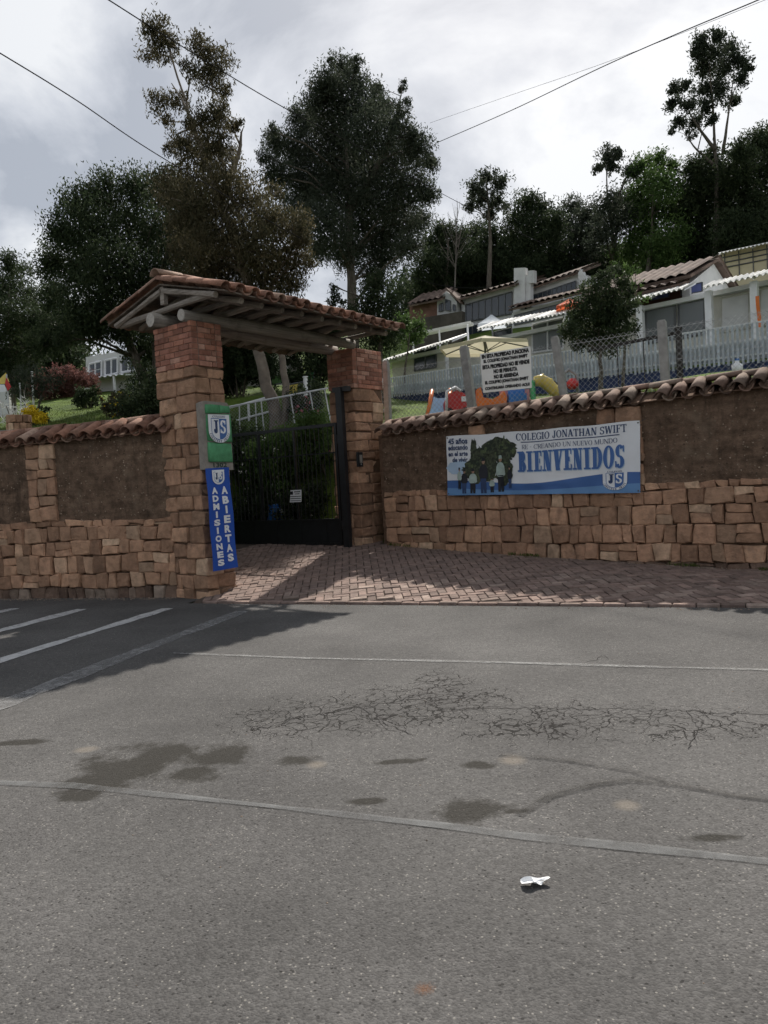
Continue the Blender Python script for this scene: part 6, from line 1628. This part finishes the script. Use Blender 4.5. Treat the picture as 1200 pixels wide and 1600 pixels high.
# ---- wire-mesh fence on concrete posts behind the right wall
CFP = Plane((0.17, 15.2), (4.64, 12.4))
cf = thing('wire_mesh_fence', CFP.pt(2.6, 2.6, 0), 'diamond wire mesh strung between the posts above the right wall', 'fence', 'wire mesh fences')
def mesh_panel(fn, L_, H_, sp, r, name, parent, mat):
    """diamond mesh as thin three-sided wires"""
    m = MB(); n = int((L_ + H_) / sp)
    for d in (1, -1):
        for k in range(-int(H_ / sp) - 1, int(L_ / sp) + 1):
            x0 = k * sp; pts = []
            a0, b0_ = x0, 0.0; a1, b1_ = x0 + H_, H_
            if d < 0: a0, a1 = x0 + H_, x0
            # clip to 0..L
            (xa, ya), (xb, yb) = ((a0, b0_), (a1, b1_))
            if max(xa, xb) <= 0 or min(xa, xb) >= L_: continue
            def clip(x, y, X, Y2):
                if x < 0: t = (0 - x) / (X - x); return (0, y + (Y2 - y) * t)
                if x > L_: t = (L_ - x) / (X - x); return (L_, y + (Y2 - y) * t)
                return (x, y)
            p, q = clip(xa, ya, xb, yb), clip(xb, yb, xa, ya)
            if abs(p[0] - q[0]) < 1e-3: continue
            m.tube([fn(p[0], p[1], 0.004 * d), fn((p[0] + q[0]) / 2, (p[1] + q[1]) / 2, 0.004 * d), fn(q[0], q[1], 0.004 * d)], r, 3, cap=False)
    return tag(m.build(name, mat, parent), kind='stuff')
fz0, fz1 = 2.55, 3.80
mesh_panel(lambda x, y, o: CFP.pt(x - 0.1, fz0 + y + 0.01 * x, 0.03 + o), 8.2, 1.22, 0.095, 0.0026, 'wire_mesh', cf, m_wire)
for z in (2.75, 3.25, 3.76): MB().tube([CFP.pt(-0.1, z, 0.04), CFP.pt(4, z - 0.01, 0.04), CFP.pt(8.1, z + 0.08, 0.04)], 0.003, 4).build('strand', m_wire, cf)
for k, (px, py, tx, ty, Y, w_, lab) in enumerate(((607, 660, 603, 566, 15.2, 0.11, 'slim concrete fence post close to the right pillar'), (738, 640, 725, 543, 14.3, 0.14, 'leaning concrete fence post left of the white property sign'), (881, 618, 867, 528, 13.3, 0.12, 'concrete fence post right of the white property sign'), (1040, 596, 1034, 503, 12.4, 0.13, 'peeling fence post right of the small dark tree'))):
    a, b = at(px, py, Y), at(tx, ty, Y); a = a + (a - b) * 0.35
    ax = (b - a).normalized(); x = CFP.h; y = ax.cross(x).normalized(); x = y.cross(ax)
    po = thing('fence_post', a, lab, 'post', 'posts of the mesh fence above the right wall')
    m = MB().box((a + b) / 2, (w_, w_ * 0.9, (b - a).length), (x, y, ax)); m.build('shaft', m_conc, po)
    MB().box(b + ax * 0.012, (w_ * 0.8, w_ * 0.7, 0.03), (x, y, ax)).build('cap', m_conc, po)
a, b = at(1063, 605, 13.6), at(1060, 513, 13.6); a.z -= 0.4
po = thing('fence_post', a, 'blackened timber post on the grass bank to the right of the peeling post', 'post', 'posts of the mesh fence above the right wall')
m_char = simple('blackened_timber', (0.03, 0.027, 0.025), 0.85, 0.3, 8, 0.4, 30)
MB().box((a + b) / 2, (0.085, 0.08, (b - a).length), (Vector((1, 0, 0)), Vector((0, 1, 0)), (b - a).normalized())).build('shaft', m_char, po)
MB().box(b, (0.10, 0.095, 0.03)).build('cap', m_char, po)
p, q = at(918, 548, 14.0), at(1064, 519, 13.7)
tr_ = thing('timber_rail', p.lerp(q, .5), 'dark timber rail running from the small tree to the blackened post', 'rail')
ax = (q - p).normalized(); MB().box(p.lerp(q, .5), ((q - p).length, 0.03, 0.06), (ax, Vector((-ax.y, ax.x, 0)).normalized(), ZUP)).build('board', m_char, tr_)
for u in (0.32, 0.6): c = p.lerp(q, u); MB().tube([c, c - ZUP * 0.75], 0.012, 5).build('hanger', m_char, tr_)
# ---- the sign on that fence
sq = [CFP.on(px, py, 0.08) for px, py in ((755, 614), (831, 606), (829, 541), (750, 553))]
def sgnf(u, v, l=0.0):
    s = (sq[0][0] * (1 - u) + sq[1][0] * u) * (1 - v) + (sq[3][0] * (1 - u) + sq[2][0] * u) * v
    z = (sq[0][1] * (1 - u) + sq[1][1] * u) * (1 - v) + (sq[3][1] * (1 - u) + sq[2][1] * u) * v
    return CFP.pt(s, z, 0.08 + 0.006 * math.sin(3 * u + 4 * v) + l)
ps = thing('property_sign', sgnf(0.5, 0), 'white cloth sign with seven lines of black capitals tied to the mesh fence', 'sign')
m = MB(); m.grid(lambda u, v: sgnf(u, v), 14, 12); m.build('sheet', simple('off_white_sheet', (0.78, 0.77, 0.73), 0.7, 0.05, 4, 0), ps, smooth=True)
lines = [('EN ESTA PROPIEDAD FUNCIONA', 0.03, 0.97), ('EL COLEGIO JONATHAN SWIFT', 0.06, 0.94), ('ESTA PROPIEDAD NO SE VENDE', 0.03, 0.97), ('NO SE PERMUTA', 0.25, 0.73), ('NO SE ARRIENDA', 0.25, 0.75), ('EL COLEGIO JONATHAN SWIFT', 0.06, 0.94), ('CONTINUARÁ OPERANDO AQUI', 0.05, 0.96)]
for k, (tx, a, b) in enumerate(lines):
    v1 = 0.97 - k * 0.136; sans_print([(tx, a, v1 - 0.108, b, v1, 0.08)], sgnf, 'lettering', m_pr_black, ps, 0.004)
# ---- sloping pipe fence above the gate
PG = Plane((-4.2, 19.0), (-0.2, 17.6))
pg = thing('pipe_fence', PG.pt(2, 2.4, 0), 'sloping white pipe fence with wire mesh seen above the gate', 'fence', 'wire mesh fences')
tp = lambda px: 634 - (px - 366) * (634 - 607) / (510 - 366)
a, b = PG.pt(*PG.on(352, tp(352))), PG.pt(*PG.on(512, tp(512))); MB().tube([a, b], 0.022, 6).build('top_rail', m_pipe, pg)
for t0, b0_, b1_, r in ((374, 375, 690, 0.016), (399, 403, 700, 0.016), (408, 416, 700, 0.018), (454, 466, 690, 0.018), (484, 498, 675, 0.018), (507, 518, 660, 0.018)):
    p, q = PG.pt(*PG.on(t0, tp(t0))), PG.pt(*PG.on(b0_ - (b0_ - t0) * 0.1, b1_)); MB().tube([p, q], r, 6).build('post', m_pipe, pg)
s0_, _ = PG.on(352, 640); s1_, _ = PG.on(512, 640)
mesh_panel(lambda x, y, o: PG.pt(s0_ + x, PG.on(352, tp(352))[1] - 0.95 + y + x * (b.z - a.z) / (s1_ - s0_), 0.02 + o), s1_ - s0_, 0.92, 0.085, 0.0028, 'wire_mesh', pg, m_wire)
rl = thing('ramp_railing', PG.pt(0.3, 2.6, -0.5), 'white two-bar ramp handrail behind the pipe fence', 'railing')
PR = Plane((-4.4, 19.8), (-0.4, 18.4))
for y0, y1, x1 in ((637, 619, 425), (660, 640, 432)):
    p, q = PR.pt(*PR.on(345, y0 + 4)), PR.pt(*PR.on(x1, y1)); MB().tube([p, q], 0.028, 6).build('bar', m_white, rl)
for px, y0, y1 in ((388, 629, 668), (424, 619, 655), (352, 640, 680)):
    p, q = PR.pt(*PR.on(px, y0)), PR.pt(*PR.on(px + 2, y1)); MB().tube([p, q], 0.032, 6).build('post', m_white, rl)

# ================================================================== THINGS BEYOND THE GATE
def pole_at(px, y0, y1, Y, r, name, label, mat, cat='post', group=None):
    p, q = at(px, y0, Y), at(px + 2, y1, Y); z = min(q.z, terrain_z(q.x, Y)) - 0.1
    o = thing(name, (q.x, Y, z), label, cat, group); MB().tube([(q.x, Y, z), p], [r, r * 0.9], 8).build('shaft', mat, o); MB().tube([p, p + ZUP * 0.03], [r * 1.2, r * 1.1], 8).build('cap', mat, o); return o
pole_at(477, 590, 680, 19.5, 0.06, 'white_post', 'white post beside the yellow panel behind the gateway', m_white)
pole_at(484, 552, 600, 24.0, 0.04, 'thin_pole', 'thin grey pole standing above the green panel', m_pipe)
pole_at(444, 555, 640, 21.0, 0.035, 'thin_pole', 'thin pole between the trunks and the yellow panel', m_bark)
def panel(name, label, px4, Y, mat, cat, tilt=0.0, frame=None):
    q = [at(x, y, Y) for x, y in px4]; c = (q[0] + q[2]) / 2
    o = thing(name, (c.x, Y, q[3].z), label, cat); MB().poly(q, Vector((0, 0.06, 0))).build('board', mat, o)
    f_ = frame or m_frame
    for a, b in zip(q, q[1:] + q[:1]): MB().tube([a - Vector((0, 0.012, 0)), b - Vector((0, 0.012, 0))], 0.02, 4).build('edge', f_, o)
    for a in (q[2], q[3]): MB().tube([a, Vector((a.x, a.y, terrain_z(a.x, a.y) - 0.1))], 0.03, 5).build('leg', f_, o)
    return o
panel('yellow_board', 'yellow play house panel seen through the gateway', ((447, 602), (467, 598), (466, 622), (448, 626)), 21.5, m_yel, 'panel')
panel('green_board', 'green panel at the right of the gateway view', ((478, 582), (491, 580), (490, 600), (479, 602)), 23.0, m_grn, 'panel')
panel('green_board', 'long pale green panel under the white parasol in the gateway', ((424, 588), (470, 580), (470, 592), (424, 602)), 25.5, simple('pale_green_board', (0.10, 0.20, 0.07), 0.6, 0.1, 2, 0), 'panel')
panel('dark_board', 'dark board behind the yellow panel in the gateway', ((458, 600), (486, 594), (486, 616), (458, 622)), 22.4, m_char, 'panel')
def parasol(name, label, px, py, Rpx, Y, drop_px, mat, group='parasols in the grounds', sides=6, rib=True, under=None):
    a = at(px, py, Y); R = Rpx * Y / 1200; d = drop_px * Y / 1200; z0 = terrain_z(a.x, Y)
    o = thing(name, (a.x, Y, z0), label, 'parasol', group)
    MB().tube([(a.x, Y, z0 - 0.1), (a.x, Y, a.z)], 0.03, 8).build('pole', m_frame, o)
    MB().lathe((a.x, Y, z0 - 0.02), [(0.28, 0), (0.28, 0.06), (0.06, 0.12)], 12).build('base', m_conc, o)
    rim = [Vector((a.x + R * math.cos(2 * math.pi * (k + .3) / sides), Y + R * math.sin(2 * math.pi * (k + .3) / sides), a.z - d)) for k in range(sides)]
    apex = Vector((a.x, Y, a.z)); m = MB()
    for k in range(sides):
        p, q = rim[k], rim[(k + 1) % sides]; N_ = 5; rows = []
        for i in range(N_ + 1):
            u = i / N_; sag = -0.05 * R * math.sin(math.pi * u)
            row = []
            for j in range(N_ + 1):
                w_ = j / N_; e = p.lerp(q, w_); v = apex.lerp(e, u); v.z += sag * (0.4 + 0.6 * math.sin(math.pi * w_)); row.append(v)
            rows.append(row)
        b = len(m.v); m.v += [tuple(v) for r in rows for v in r]; w1 = N_ + 1
        m.f += [(b + i * w1 + j, b + (i + 1) * w1 + j, b + (i + 1) * w1 + j + 1, b + i * w1 + j + 1) for i in range(N_) for j in range(N_)]
        m.poly([p, q, q - ZUP * 0.10, p - ZUP * 0.10])
    m.build('canopy', mat, o)
    if rib:
        for k in range(sides): MB().tube([apex - ZUP * 0.08, apex.lerp(rim[k], 0.55) - ZUP * 0.05, rim[k] - ZUP * 0.02], 0.018, 4).build('rib', m_frame, o)
        for k in range(sides): MB().tube([Vector((a.x, Y, a.z - d * 1.5)), apex.lerp(rim[k], 0.5) - ZUP * 0.05], 0.012, 4).build('strut', m_frame, o)
    return o
def cloth_mat(name, col, tr=0.35):
    t = NT(name); t.fin(col, 0.8, spec=0.1); b = t.n('ShaderNodeBsdfTranslucent'); b.inputs['Color'].default_value = (*col, 1); mx = t.n('ShaderNodeMixShader'); mx.inputs[0].default_value = tr
    t.l(t.b.outputs[0], mx.inputs[1]); t.l(b.outputs[0], mx.inputs[2]); t.l(mx.outputs[0], t.out.inputs['Surface']); return t.m
parasol('parasol', 'large cream parasol with dark ribs left of the property sign', 757, 524, 76, 21.5, 17, cloth_mat('cream_canvas', (0.62, 0.57, 0.44)), sides=6)
parasol('parasol', 'orange and red parasol up by the small dark tree', 890, 466, 24, 27.0, 12, cloth_mat('orange_canvas', (0.7, 0.16, 0.07)), sides=6)
parasol('parasol', 'white pointed parasol above the corrugated awnings', 768, 491, 27, 31.0, 16, cloth_mat('white_canvas', (0.62, 0.66, 0.70)), sides=4)
parasol('parasol', 'small white parasol seen through the gateway', 452, 568, 19, 23.5, 10, cloth_mat('bright_canvas', (0.7, 0.68, 0.62)), sides=6)
parasol('parasol', 'white parasol just right of the brick head of the right pillar', 594, 589, 22, 22.0, 10, cloth_mat('pale_canvas', (0.66, 0.66, 0.64)), sides=6)
# corrugated lean-to behind the gateway
LP = Plane((-6.2, 28.0), (-2.6, 27.0)); lt = thing('lean_to_shed', LP.pt(1.5, 4.4, -1), 'pale lean-to shed with corrugated edge seen left through the gateway', 'shed')
pface(LP, ((330, 562), (440, 548), (440, 640), (330, 650)), 0, 2.0, 'wall', m_wall_c, lt); awning(LP, (330, 560), (418, 545), 0.8, 0.15, lt)
# blue barrel behind the gate
c = at(432, 800, 16.4); bz = terrain_z(c.x, 16.4)
bb = thing('blue_barrel', (c.x, 16.4, bz), 'dark blue plastic barrel standing behind the gate bars', 'barrel')
MB().lathe((c.x, 16.4, bz - 0.05), [(0.17, 0), (0.2, 0.05), (0.21, 0.3), (0.2, 0.52), (0.17, 0.56)], 14).build('body', m_blue, bb, smooth=True)
MB().lathe((c.x, 16.4, bz + 0.515), [(0.185, 0), (0.185, 0.03), (0.05, 0.05)], 14).build('lid', m_blue, bb)
# ---- left lawn furniture
fp_ = at(9, 585, 19.0)
fl = thing('flag_on_pole', (fp_.x, 19, terrain_z(fp_.x, 19)), 'yellow white and red flag hanging on a short pole above the left wall', 'flag')
MB().tube([(fp_.x, 19, terrain_z(fp_.x, 19) - .1), (fp_.x + 0.02, 19, fp_.z)], 0.02, 6).build('pole', m_pipe, fl)
def flag_pt(x, y): p = at(x, y, 18.98); return p + Vector((0, 0.04 * math.sin(y * 0.5), 0))
for nm, mt, q in (('yellow_field', m_yel, ((8, 582), (14, 596), (8, 600), (-12, 600), (-2, 592))), ('red_field', m_red, ((10, 590), (17, 604), (13, 611), (9, 600))), ('white_field', m_pr_white, ((-12, 601), (8, 601), (12, 612), (2, 613), (-10, 611)))):
    m = MB(); m.poly([flag_pt(*p) for p in q], Vector((0, 0.008, 0))); m.build(nm, mt, fl)
pole_at(31, 600, 645, 21.0, 0.022, 'flagpole', 'thin white bare pole left of the yellow flowers', m_pipe, 'pole')
pole_at(50, 582, 630, 22.0, 0.03, 'flagpole', 'white bare pole above the dark clipped bush', m_white, 'pole')
pole_at(207, 598, 640, 21.0, 0.03, 'lamp_pole', 'thin white post on the lawn near the left pillar', m_white, 'pole')
c = at(30, 668, 16.2); cz = terrain_z(c.x, 16.2)
pl_ = thing('stone_planter', (c.x, 16.2, cz), 'round stone planter at the left behind the wall tiles', 'planter')
for k in range(12):
    for j in range(2):
        a0, a1 = 2 * math.pi * (k + 0.5 * j) / 12, 2 * math.pi * (k + 0.94 + 0.5 * j) / 12; ri, ro = 0.17, 0.25; zz0 = cz + 0.02 + 0.17 * j
        pt_ = lambda a, r, z: (c.x + r * math.cos(a), 16.2 + r * math.sin(a), z)
        cham_stone([pt_(a0, ro, zz0), pt_(a1, ro, zz0), pt_(a1, ri, zz0), pt_(a0, ri, zz0), pt_(a0, ro, zz0 + .16), pt_(a1, ro, zz0 + .16), pt_(a1, ri, zz0 + .16), pt_(a0, ri, zz0 + .16)], pl_, m_stone, 0.015, 0.008)
MB().lathe((c.x, 16.2, cz), [(0.18, 0.0), (0.18, 0.30), (0.1, 0.33)], 12).build('soil', m_soil, pl_)
c2 = at(38, 672, 15.6); m = MB(); z_ = terrain_z(c2.x, 15.6)
m.grid(lambda u, v: Vector((c2.x - 0.5 + 0.95 * u, 15.5 + 0.5 * u * u, z_ + 0.02 + 0.10 * v)), 12, 1); m.grid(lambda u, v: Vector((c2.x - 0.5 + 0.95 * u, 15.5 + 0.5 * u * u + 0.12 * v, z_ + 0.12)), 12, 1)
kb = thing('lawn_edging', (c2.x, 15.6, z_), 'curved white lawn edging in front of the stone planter', 'edging'); m.build('edging_strip', m_conc, kb)
c3 = at(4, 645, 24.0); z_ = terrain_z(c3.x, 24)
ww = thing('white_low_wall', (c3.x, 24, z_), 'low white wall at the left edge of the lawn', 'wall'); MB().box((c3.x - 0.6, 24, z_ + 0.35), (1.7, 0.2, 0.9)).build('wall_face', m_wall_w, ww); MB().box((c3.x - 0.6, 24, z_ + 0.83), (1.8, 0.28, 0.06)).build('coping', m_conc, ww)
p, q = at(137, 606, 30.0), at(137, 620, 30.0); nb_ = thing('lawn_notice', (q.x, 30, terrain_z(q.x, 30)), 'small white notice board on a post on the left lawn', 'sign')
MB().box((q.x, 30, (p.z + q.z) / 2), (0.36, 0.03, 0.32)).build('board', m_white, nb_); MB().tube([(q.x, 30.03, terrain_z(q.x, 30) - .1), (q.x, 30.03, p.z)], 0.03, 6).build('post', m_pipe, nb_)
# ================================================================== PLAYGROUND TOYS
def tz(p): return terrain_z(p.x, p.y)
Yt = 15.6
c = at(682, 640, Yt); sl = thing('toddler_slide', (c.x, Yt, tz(c)), 'toddler slide with pale blue chute and orange handrails behind the wall tiles', 'toy', 'playground toys')
top = at(690, 622, Yt + 0.25); bot = at(680, 658, Yt - 0.25)
m = MB(); w_ = 0.16
m.grid(lambda u, v: bot.lerp(top, v) + Vector((w_ * (2 * u - 1), 0, 0.05 * (2 * u - 1) ** 4 - 0.05 * math.sin(math.pi * v))), 8, 8); m.build('chute', m_sky, sl)
for sx in (-1, 1):
    pts = [bot + Vector((sx * 0.19, 0.1, 0.0)), bot.lerp(top, 0.6) + Vector((sx * 0.19, 0, 0.06)), top + Vector((sx * 0.19, 0, 0.16)), top + Vector((sx * 0.19, 0.12, 0.10))]
    MB().tube(pts, [0.035, 0.04, 0.045, 0.03], 8).build('handrail', m_orange, sl, smooth=True)
MB().box(top + Vector((0, 0.2, -0.35)), (0.36, 0.25, 0.6)).build('ladder', m_orange, sl)
c = at(713, 630, Yt); rc = thing('ride_on_car', (c.x, Yt, tz(c)), 'red and white ride-on toy car next to the slide', 'toy', 'playground toys')
m = MB(); prof = [(-.26, 0), (-.26, .18), (-.16, .34), (0.02, .42), (.16, .34), (.24, .20), (.26, 0)]
m.poly([Vector((c.x + a, Yt - 0.16, c.z - 0.17 + b)) for a, b in prof], Vector((0, 0.32, 0))); m.build('body', m_red, rc)
MB().tube([(c.x - 0.22, Yt - 0.18, c.z - 0.15), (c.x - 0.2, Yt - 0.18, c.z + 0.22), (c.x - 0.02, Yt - 0.18, c.z + 0.30), (c.x + 0.08, Yt - 0.18, c.z + 0.22)], 0.03, 8).build('hoop', m_white, rc, smooth=True)
MB().box((c.x + 0.16, Yt - 0.17, c.z + 0.06), (0.14, 0.02, 0.10)).build('panel', m_white, rc)
for dx in (-.17, .17): MB().tube([(c.x + dx, Yt - 0.19, c.z - 0.19), (c.x + dx, Yt + 0.19, c.z - 0.19)], 0.09, 12).build('wheel', m_black, rc)
c = at(768, 625, Yt); rk = thing('rocking_toy', (c.x, Yt, tz(c)), 'orange rocking toy with raised back under the property sign', 'toy', 'playground toys')
prof = [(-.30, -.16), (-.30, .22), (-.22, .26), (-.18, .05), (0.0, .0), (.16, .08), (.24, .16), (.30, .02), (.26, -.16), (0, -.20)]
m = MB(); m.poly([Vector((c.x + a, Yt - 0.13, c.z + b)) for a, b in prof], Vector((0, 0.26, 0))); m.build('body', m_orange, rk)
for dy in (-.15, .15): MB().tube([(c.x - .34, Yt + dy, c.z - .16), (c.x - .15, Yt + dy, c.z - .24), (c.x + .15, Yt + dy, c.z - .24), (c.x + .34, Yt + dy, c.z - .16)], 0.025, 6).build('rocker', m_yel, rk)
c = at(807, 618, Yt); bs = thing('play_chair', (c.x, Yt, tz(c)), 'blue plastic toy seat at the lower right of the property sign', 'toy', 'playground toys')
MB().box((c.x, Yt, c.z - 0.1), (0.36, 0.3, 0.24)).build('seat', m_blue, bs); MB().box((c.x + 0.02, Yt + 0.13, c.z + 0.12), (0.34, 0.05, 0.24)).build('backrest', m_blue, bs)
for dx in (-.14, .14): MB().box((c.x + dx, Yt - .1, c.z - 0.28), (0.06, 0.06, 0.16)).build('leg', m_white, bs)
c = at(788, 622, Yt + .3); pk = thing('toy_kitchen', (c.x, Yt + .3, tz(c)), 'pink toy stand between the orange rocker and the blue seat', 'toy', 'playground toys')
MB().box((c.x, Yt + .3, c.z - 0.05), (0.16, 0.2, 0.5)).build('body', m_pnk, pk); MB().box((c.x, Yt + .3, c.z + 0.215), (0.2, 0.24, 0.03)).build('top', m_white, pk)
c = at(826, 622, Yt + .2); pk = thing('toy_stand', (c.x, Yt + .2, tz(c)), 'salmon and green toy uprights right of the blue seat', 'toy', 'playground toys')
MB().box((c.x - 0.04, Yt + .2, c.z - 0.05), (0.10, 0.12, 0.45)).build('upright', m_pnk, pk); MB().box((c.x + 0.09, Yt + .2, c.z), (0.09, 0.12, 0.55)).build('upright', m_grn, pk); MB().box((c.x + 0.03, Yt + .2, c.z + 0.28), (0.24, 0.1, 0.06)).build('crossbar', m_grn, pk)
Y2 = 15.2
pts = [at(836, 596, Y2), at(846, 594, Y2), at(856, 600, Y2), at(866, 610, Y2), at(878, 620, Y2)]
ys = thing('tube_slide', (pts[2].x, Y2, tz(pts[2])), 'curved yellow tube slide right of the property sign', 'toy', 'playground toys')
MB().tube(pts, [0.10, 0.125, 0.125, 0.115, 0.10], 12).build('tube', m_yel, ys, smooth=True)
for i in (1, 2, 3): d = (pts[i + 1] - pts[i - 1]).normalized(); MB().tube([pts[i] - d * 0.015, pts[i] + d * 0.015], 0.137, 12).build('band', m_yel, ys)
MB().tube([pts[0] + Vector((-0.05, 0, 0.02)), Vector((pts[0].x - 0.05, Y2, tz(pts[0]) - .1))], 0.05, 8).build('support', m_grn, ys)
c = at(890, 598, Y2 + .4); rd = thing('spring_rider', (c.x, Y2 + .4, tz(c)), 'grey arched toy with red seat right of the second concrete post', 'toy', 'playground toys')
MB().tube([(c.x - .16, Y2 + .4, c.z - .3), (c.x - .15, Y2 + .4, c.z + .15), (c.x, Y2 + .4, c.z + .27), (c.x + .15, Y2 + .4, c.z + .15), (c.x + .16, Y2 + .4, c.z - .3)], 0.035, 8).build('arch', m_gry, rd, smooth=True)
MB().lathe((c.x + 0.03, Y2 + .3, c.z - 0.15), [(0.05, 0), (0.12, 0.06), (0.13, 0.14), (0.05, 0.22)], 12).build('seat', m_red, rd, smooth=True)
c = at(1152, 575, 13.0); wb = thing('plastic_jug', (c.x, 13.0, tz(c)), 'small white jug lying on the grass behind the right wall', 'jug')
MB().lathe((c.x, 13.0, c.z - 0.07), [(0.06, 0), (0.085, 0.03), (0.085, 0.12), (0.03, 0.16), (0.03, 0.2)], 12).build('body', m_white, wb, smooth=True); MB().lathe((c.x, 13.0, c.z + 0.125), [(0.034, 0), (0.034, 0.03)], 10).build('cap', m_blue, wb)
# ================================================================== OVERHEAD CABLES
def cable(label, pts, r=0.012):
    """pts: (px,py,Y) support points; catenary sag between them is in the survey"""
    P_ = [at(x, y, Y) for x, y, Y in pts]; dense = []
    n = len(P_)
    for i in range(n - 1):
        for k in range(8):
            u = k / 8; p0 = P_[max(i - 1, 0)]; p1 = P_[i]; p2 = P_[i + 1]; p3 = P_[min(i + 2, n - 1)]
            dense.append(0.5 * ((2 * p1) + (p2 - p0) * u + (2 * p0 - 5 * p1 + 4 * p2 - p3) * u * u + (3 * p1 - p0 - 3 * p2 + p3) * u ** 3))
    dense.append(P_[-1])
    o = MB().tube(dense, r, 6).build('overhead_cable', m_cable); return tag(o, label, 'cable', 'overhead cables')
cable('overhead cable crossing the left sky down to the gate tree', [(-120, 12, 8.5), (0, 83, 9.5), (120, 157, 11.0), (240, 238, 13.0), (420, 345, 16.0), (470, 372, 17.0)], 0.008)
cable('overhead cable crossing in front of the big middle tree', [(80, -58, 9.0), (170, 0, 10.0), (300, 82, 11.5), (440, 166, 14.0), (580, 240, 18.0), (720, 318, 24.0), (860, 385, 34.0), (985, 430, 44.0)], 0.008)
cable('thick overhead cable climbing to the upper right corner', [(685, 222, 26.0), (800, 172, 22.0), (940, 105, 18.0), (1060, 52, 15.5), (1180, 2, 13.5), (1260, -34, 12.5)], 0.010)
cable('thin pale overhead cable just above the thick one', [(672, 192, 26.0), (800, 148, 22.0), (940, 100, 18.5), (1080, 46, 16.0), (1240, -18, 14.0)], 0.004)
cable('short slack cable from the wood to the white chimney house', [(640, 432, 40.0), (690, 446, 40.0), (740, 450, 41.0), (775, 447, 42.0)], 0.014)
# ================================================================== SMALL STONES AND DIRT AT THE WALL FEET
g = np.random.default_rng(21); m = MB()
def chip(x, y, z, r):
    a = g.uniform(0, 6.28); c_, s_ = math.cos(a), math.sin(a); k = g.uniform(0.5, 1.0, 5) * r
    V_ = [(x + k[0] * c_, y + k[0] * s_, z), (x - k[1] * s_, y + k[1] * c_, z), (x - k[2] * c_, y - k[2] * s_, z), (x + k[3] * s_, y - k[3] * c_, z), (x, y, z + k[4] * 0.8)]
    m.add(V_, [(0, 1, 4), (1, 2, 4), (2, 3, 4), (3, 0, 4)])
for k in range(520):
    s = g.uniform(3.5, WL.len); p = WL.pt(s, 0, 0.03 + abs(g.normal(0, 0.10))); chip(p.x, p.y, 0.0, g.uniform(0.006, 0.022))
for k in range(520):
    s = g.uniform(0.1, 6.8); p = WR.pt(s, 0, 0.05 + abs(g.normal(0, 0.09))); chip(p.x, p.y, drive_z(p.x, p.y) + 0.008, g.uniform(0.006, 0.022))
for k in range(420):
    p = road_pt(g.uniform(0, 8), -abs(g.normal(0, 0.12))); chip(p.x, p.y, 0.001, g.uniform(0.004, 0.014))
for k in range(260):
    p = road_pt(g.uniform(-3, 8), -g.uniform(0, 8.5)); chip(p.x, p.y, 0.001, g.uniform(0.003, 0.009))
grv = m.build('gravel', simple('stone_chips', (0.22, 0.17, 0.13), 0.95, 0.4, 30, 0), loc=(0, 9, 0)); tag(grv, 'loose stone chips along the wall feet and road edge', 'gravel', kind='stuff')
pos = []
for k in range(1400):
    s = g.uniform(0.1, 6.8); p = WR.pt(s, 0, 0.03 + abs(g.normal(0, 0.03)))
    if math.sin(s * 5.1) + math.sin(s * 2.3 + 1) > 0.9: pos.append((p.x, p.y, drive_z(p.x, p.y) + 0.03))
wd_ = leaf_cloud('weeds', m_grass, None, np.array(pos), g.random(len(pos)), 0.08, 0.012, -1.2, 8, loc=(3, 12, 0), kind='stuff')
tag(wd_, 'thin weeds sprouting at the foot of the right wall', 'weeds')
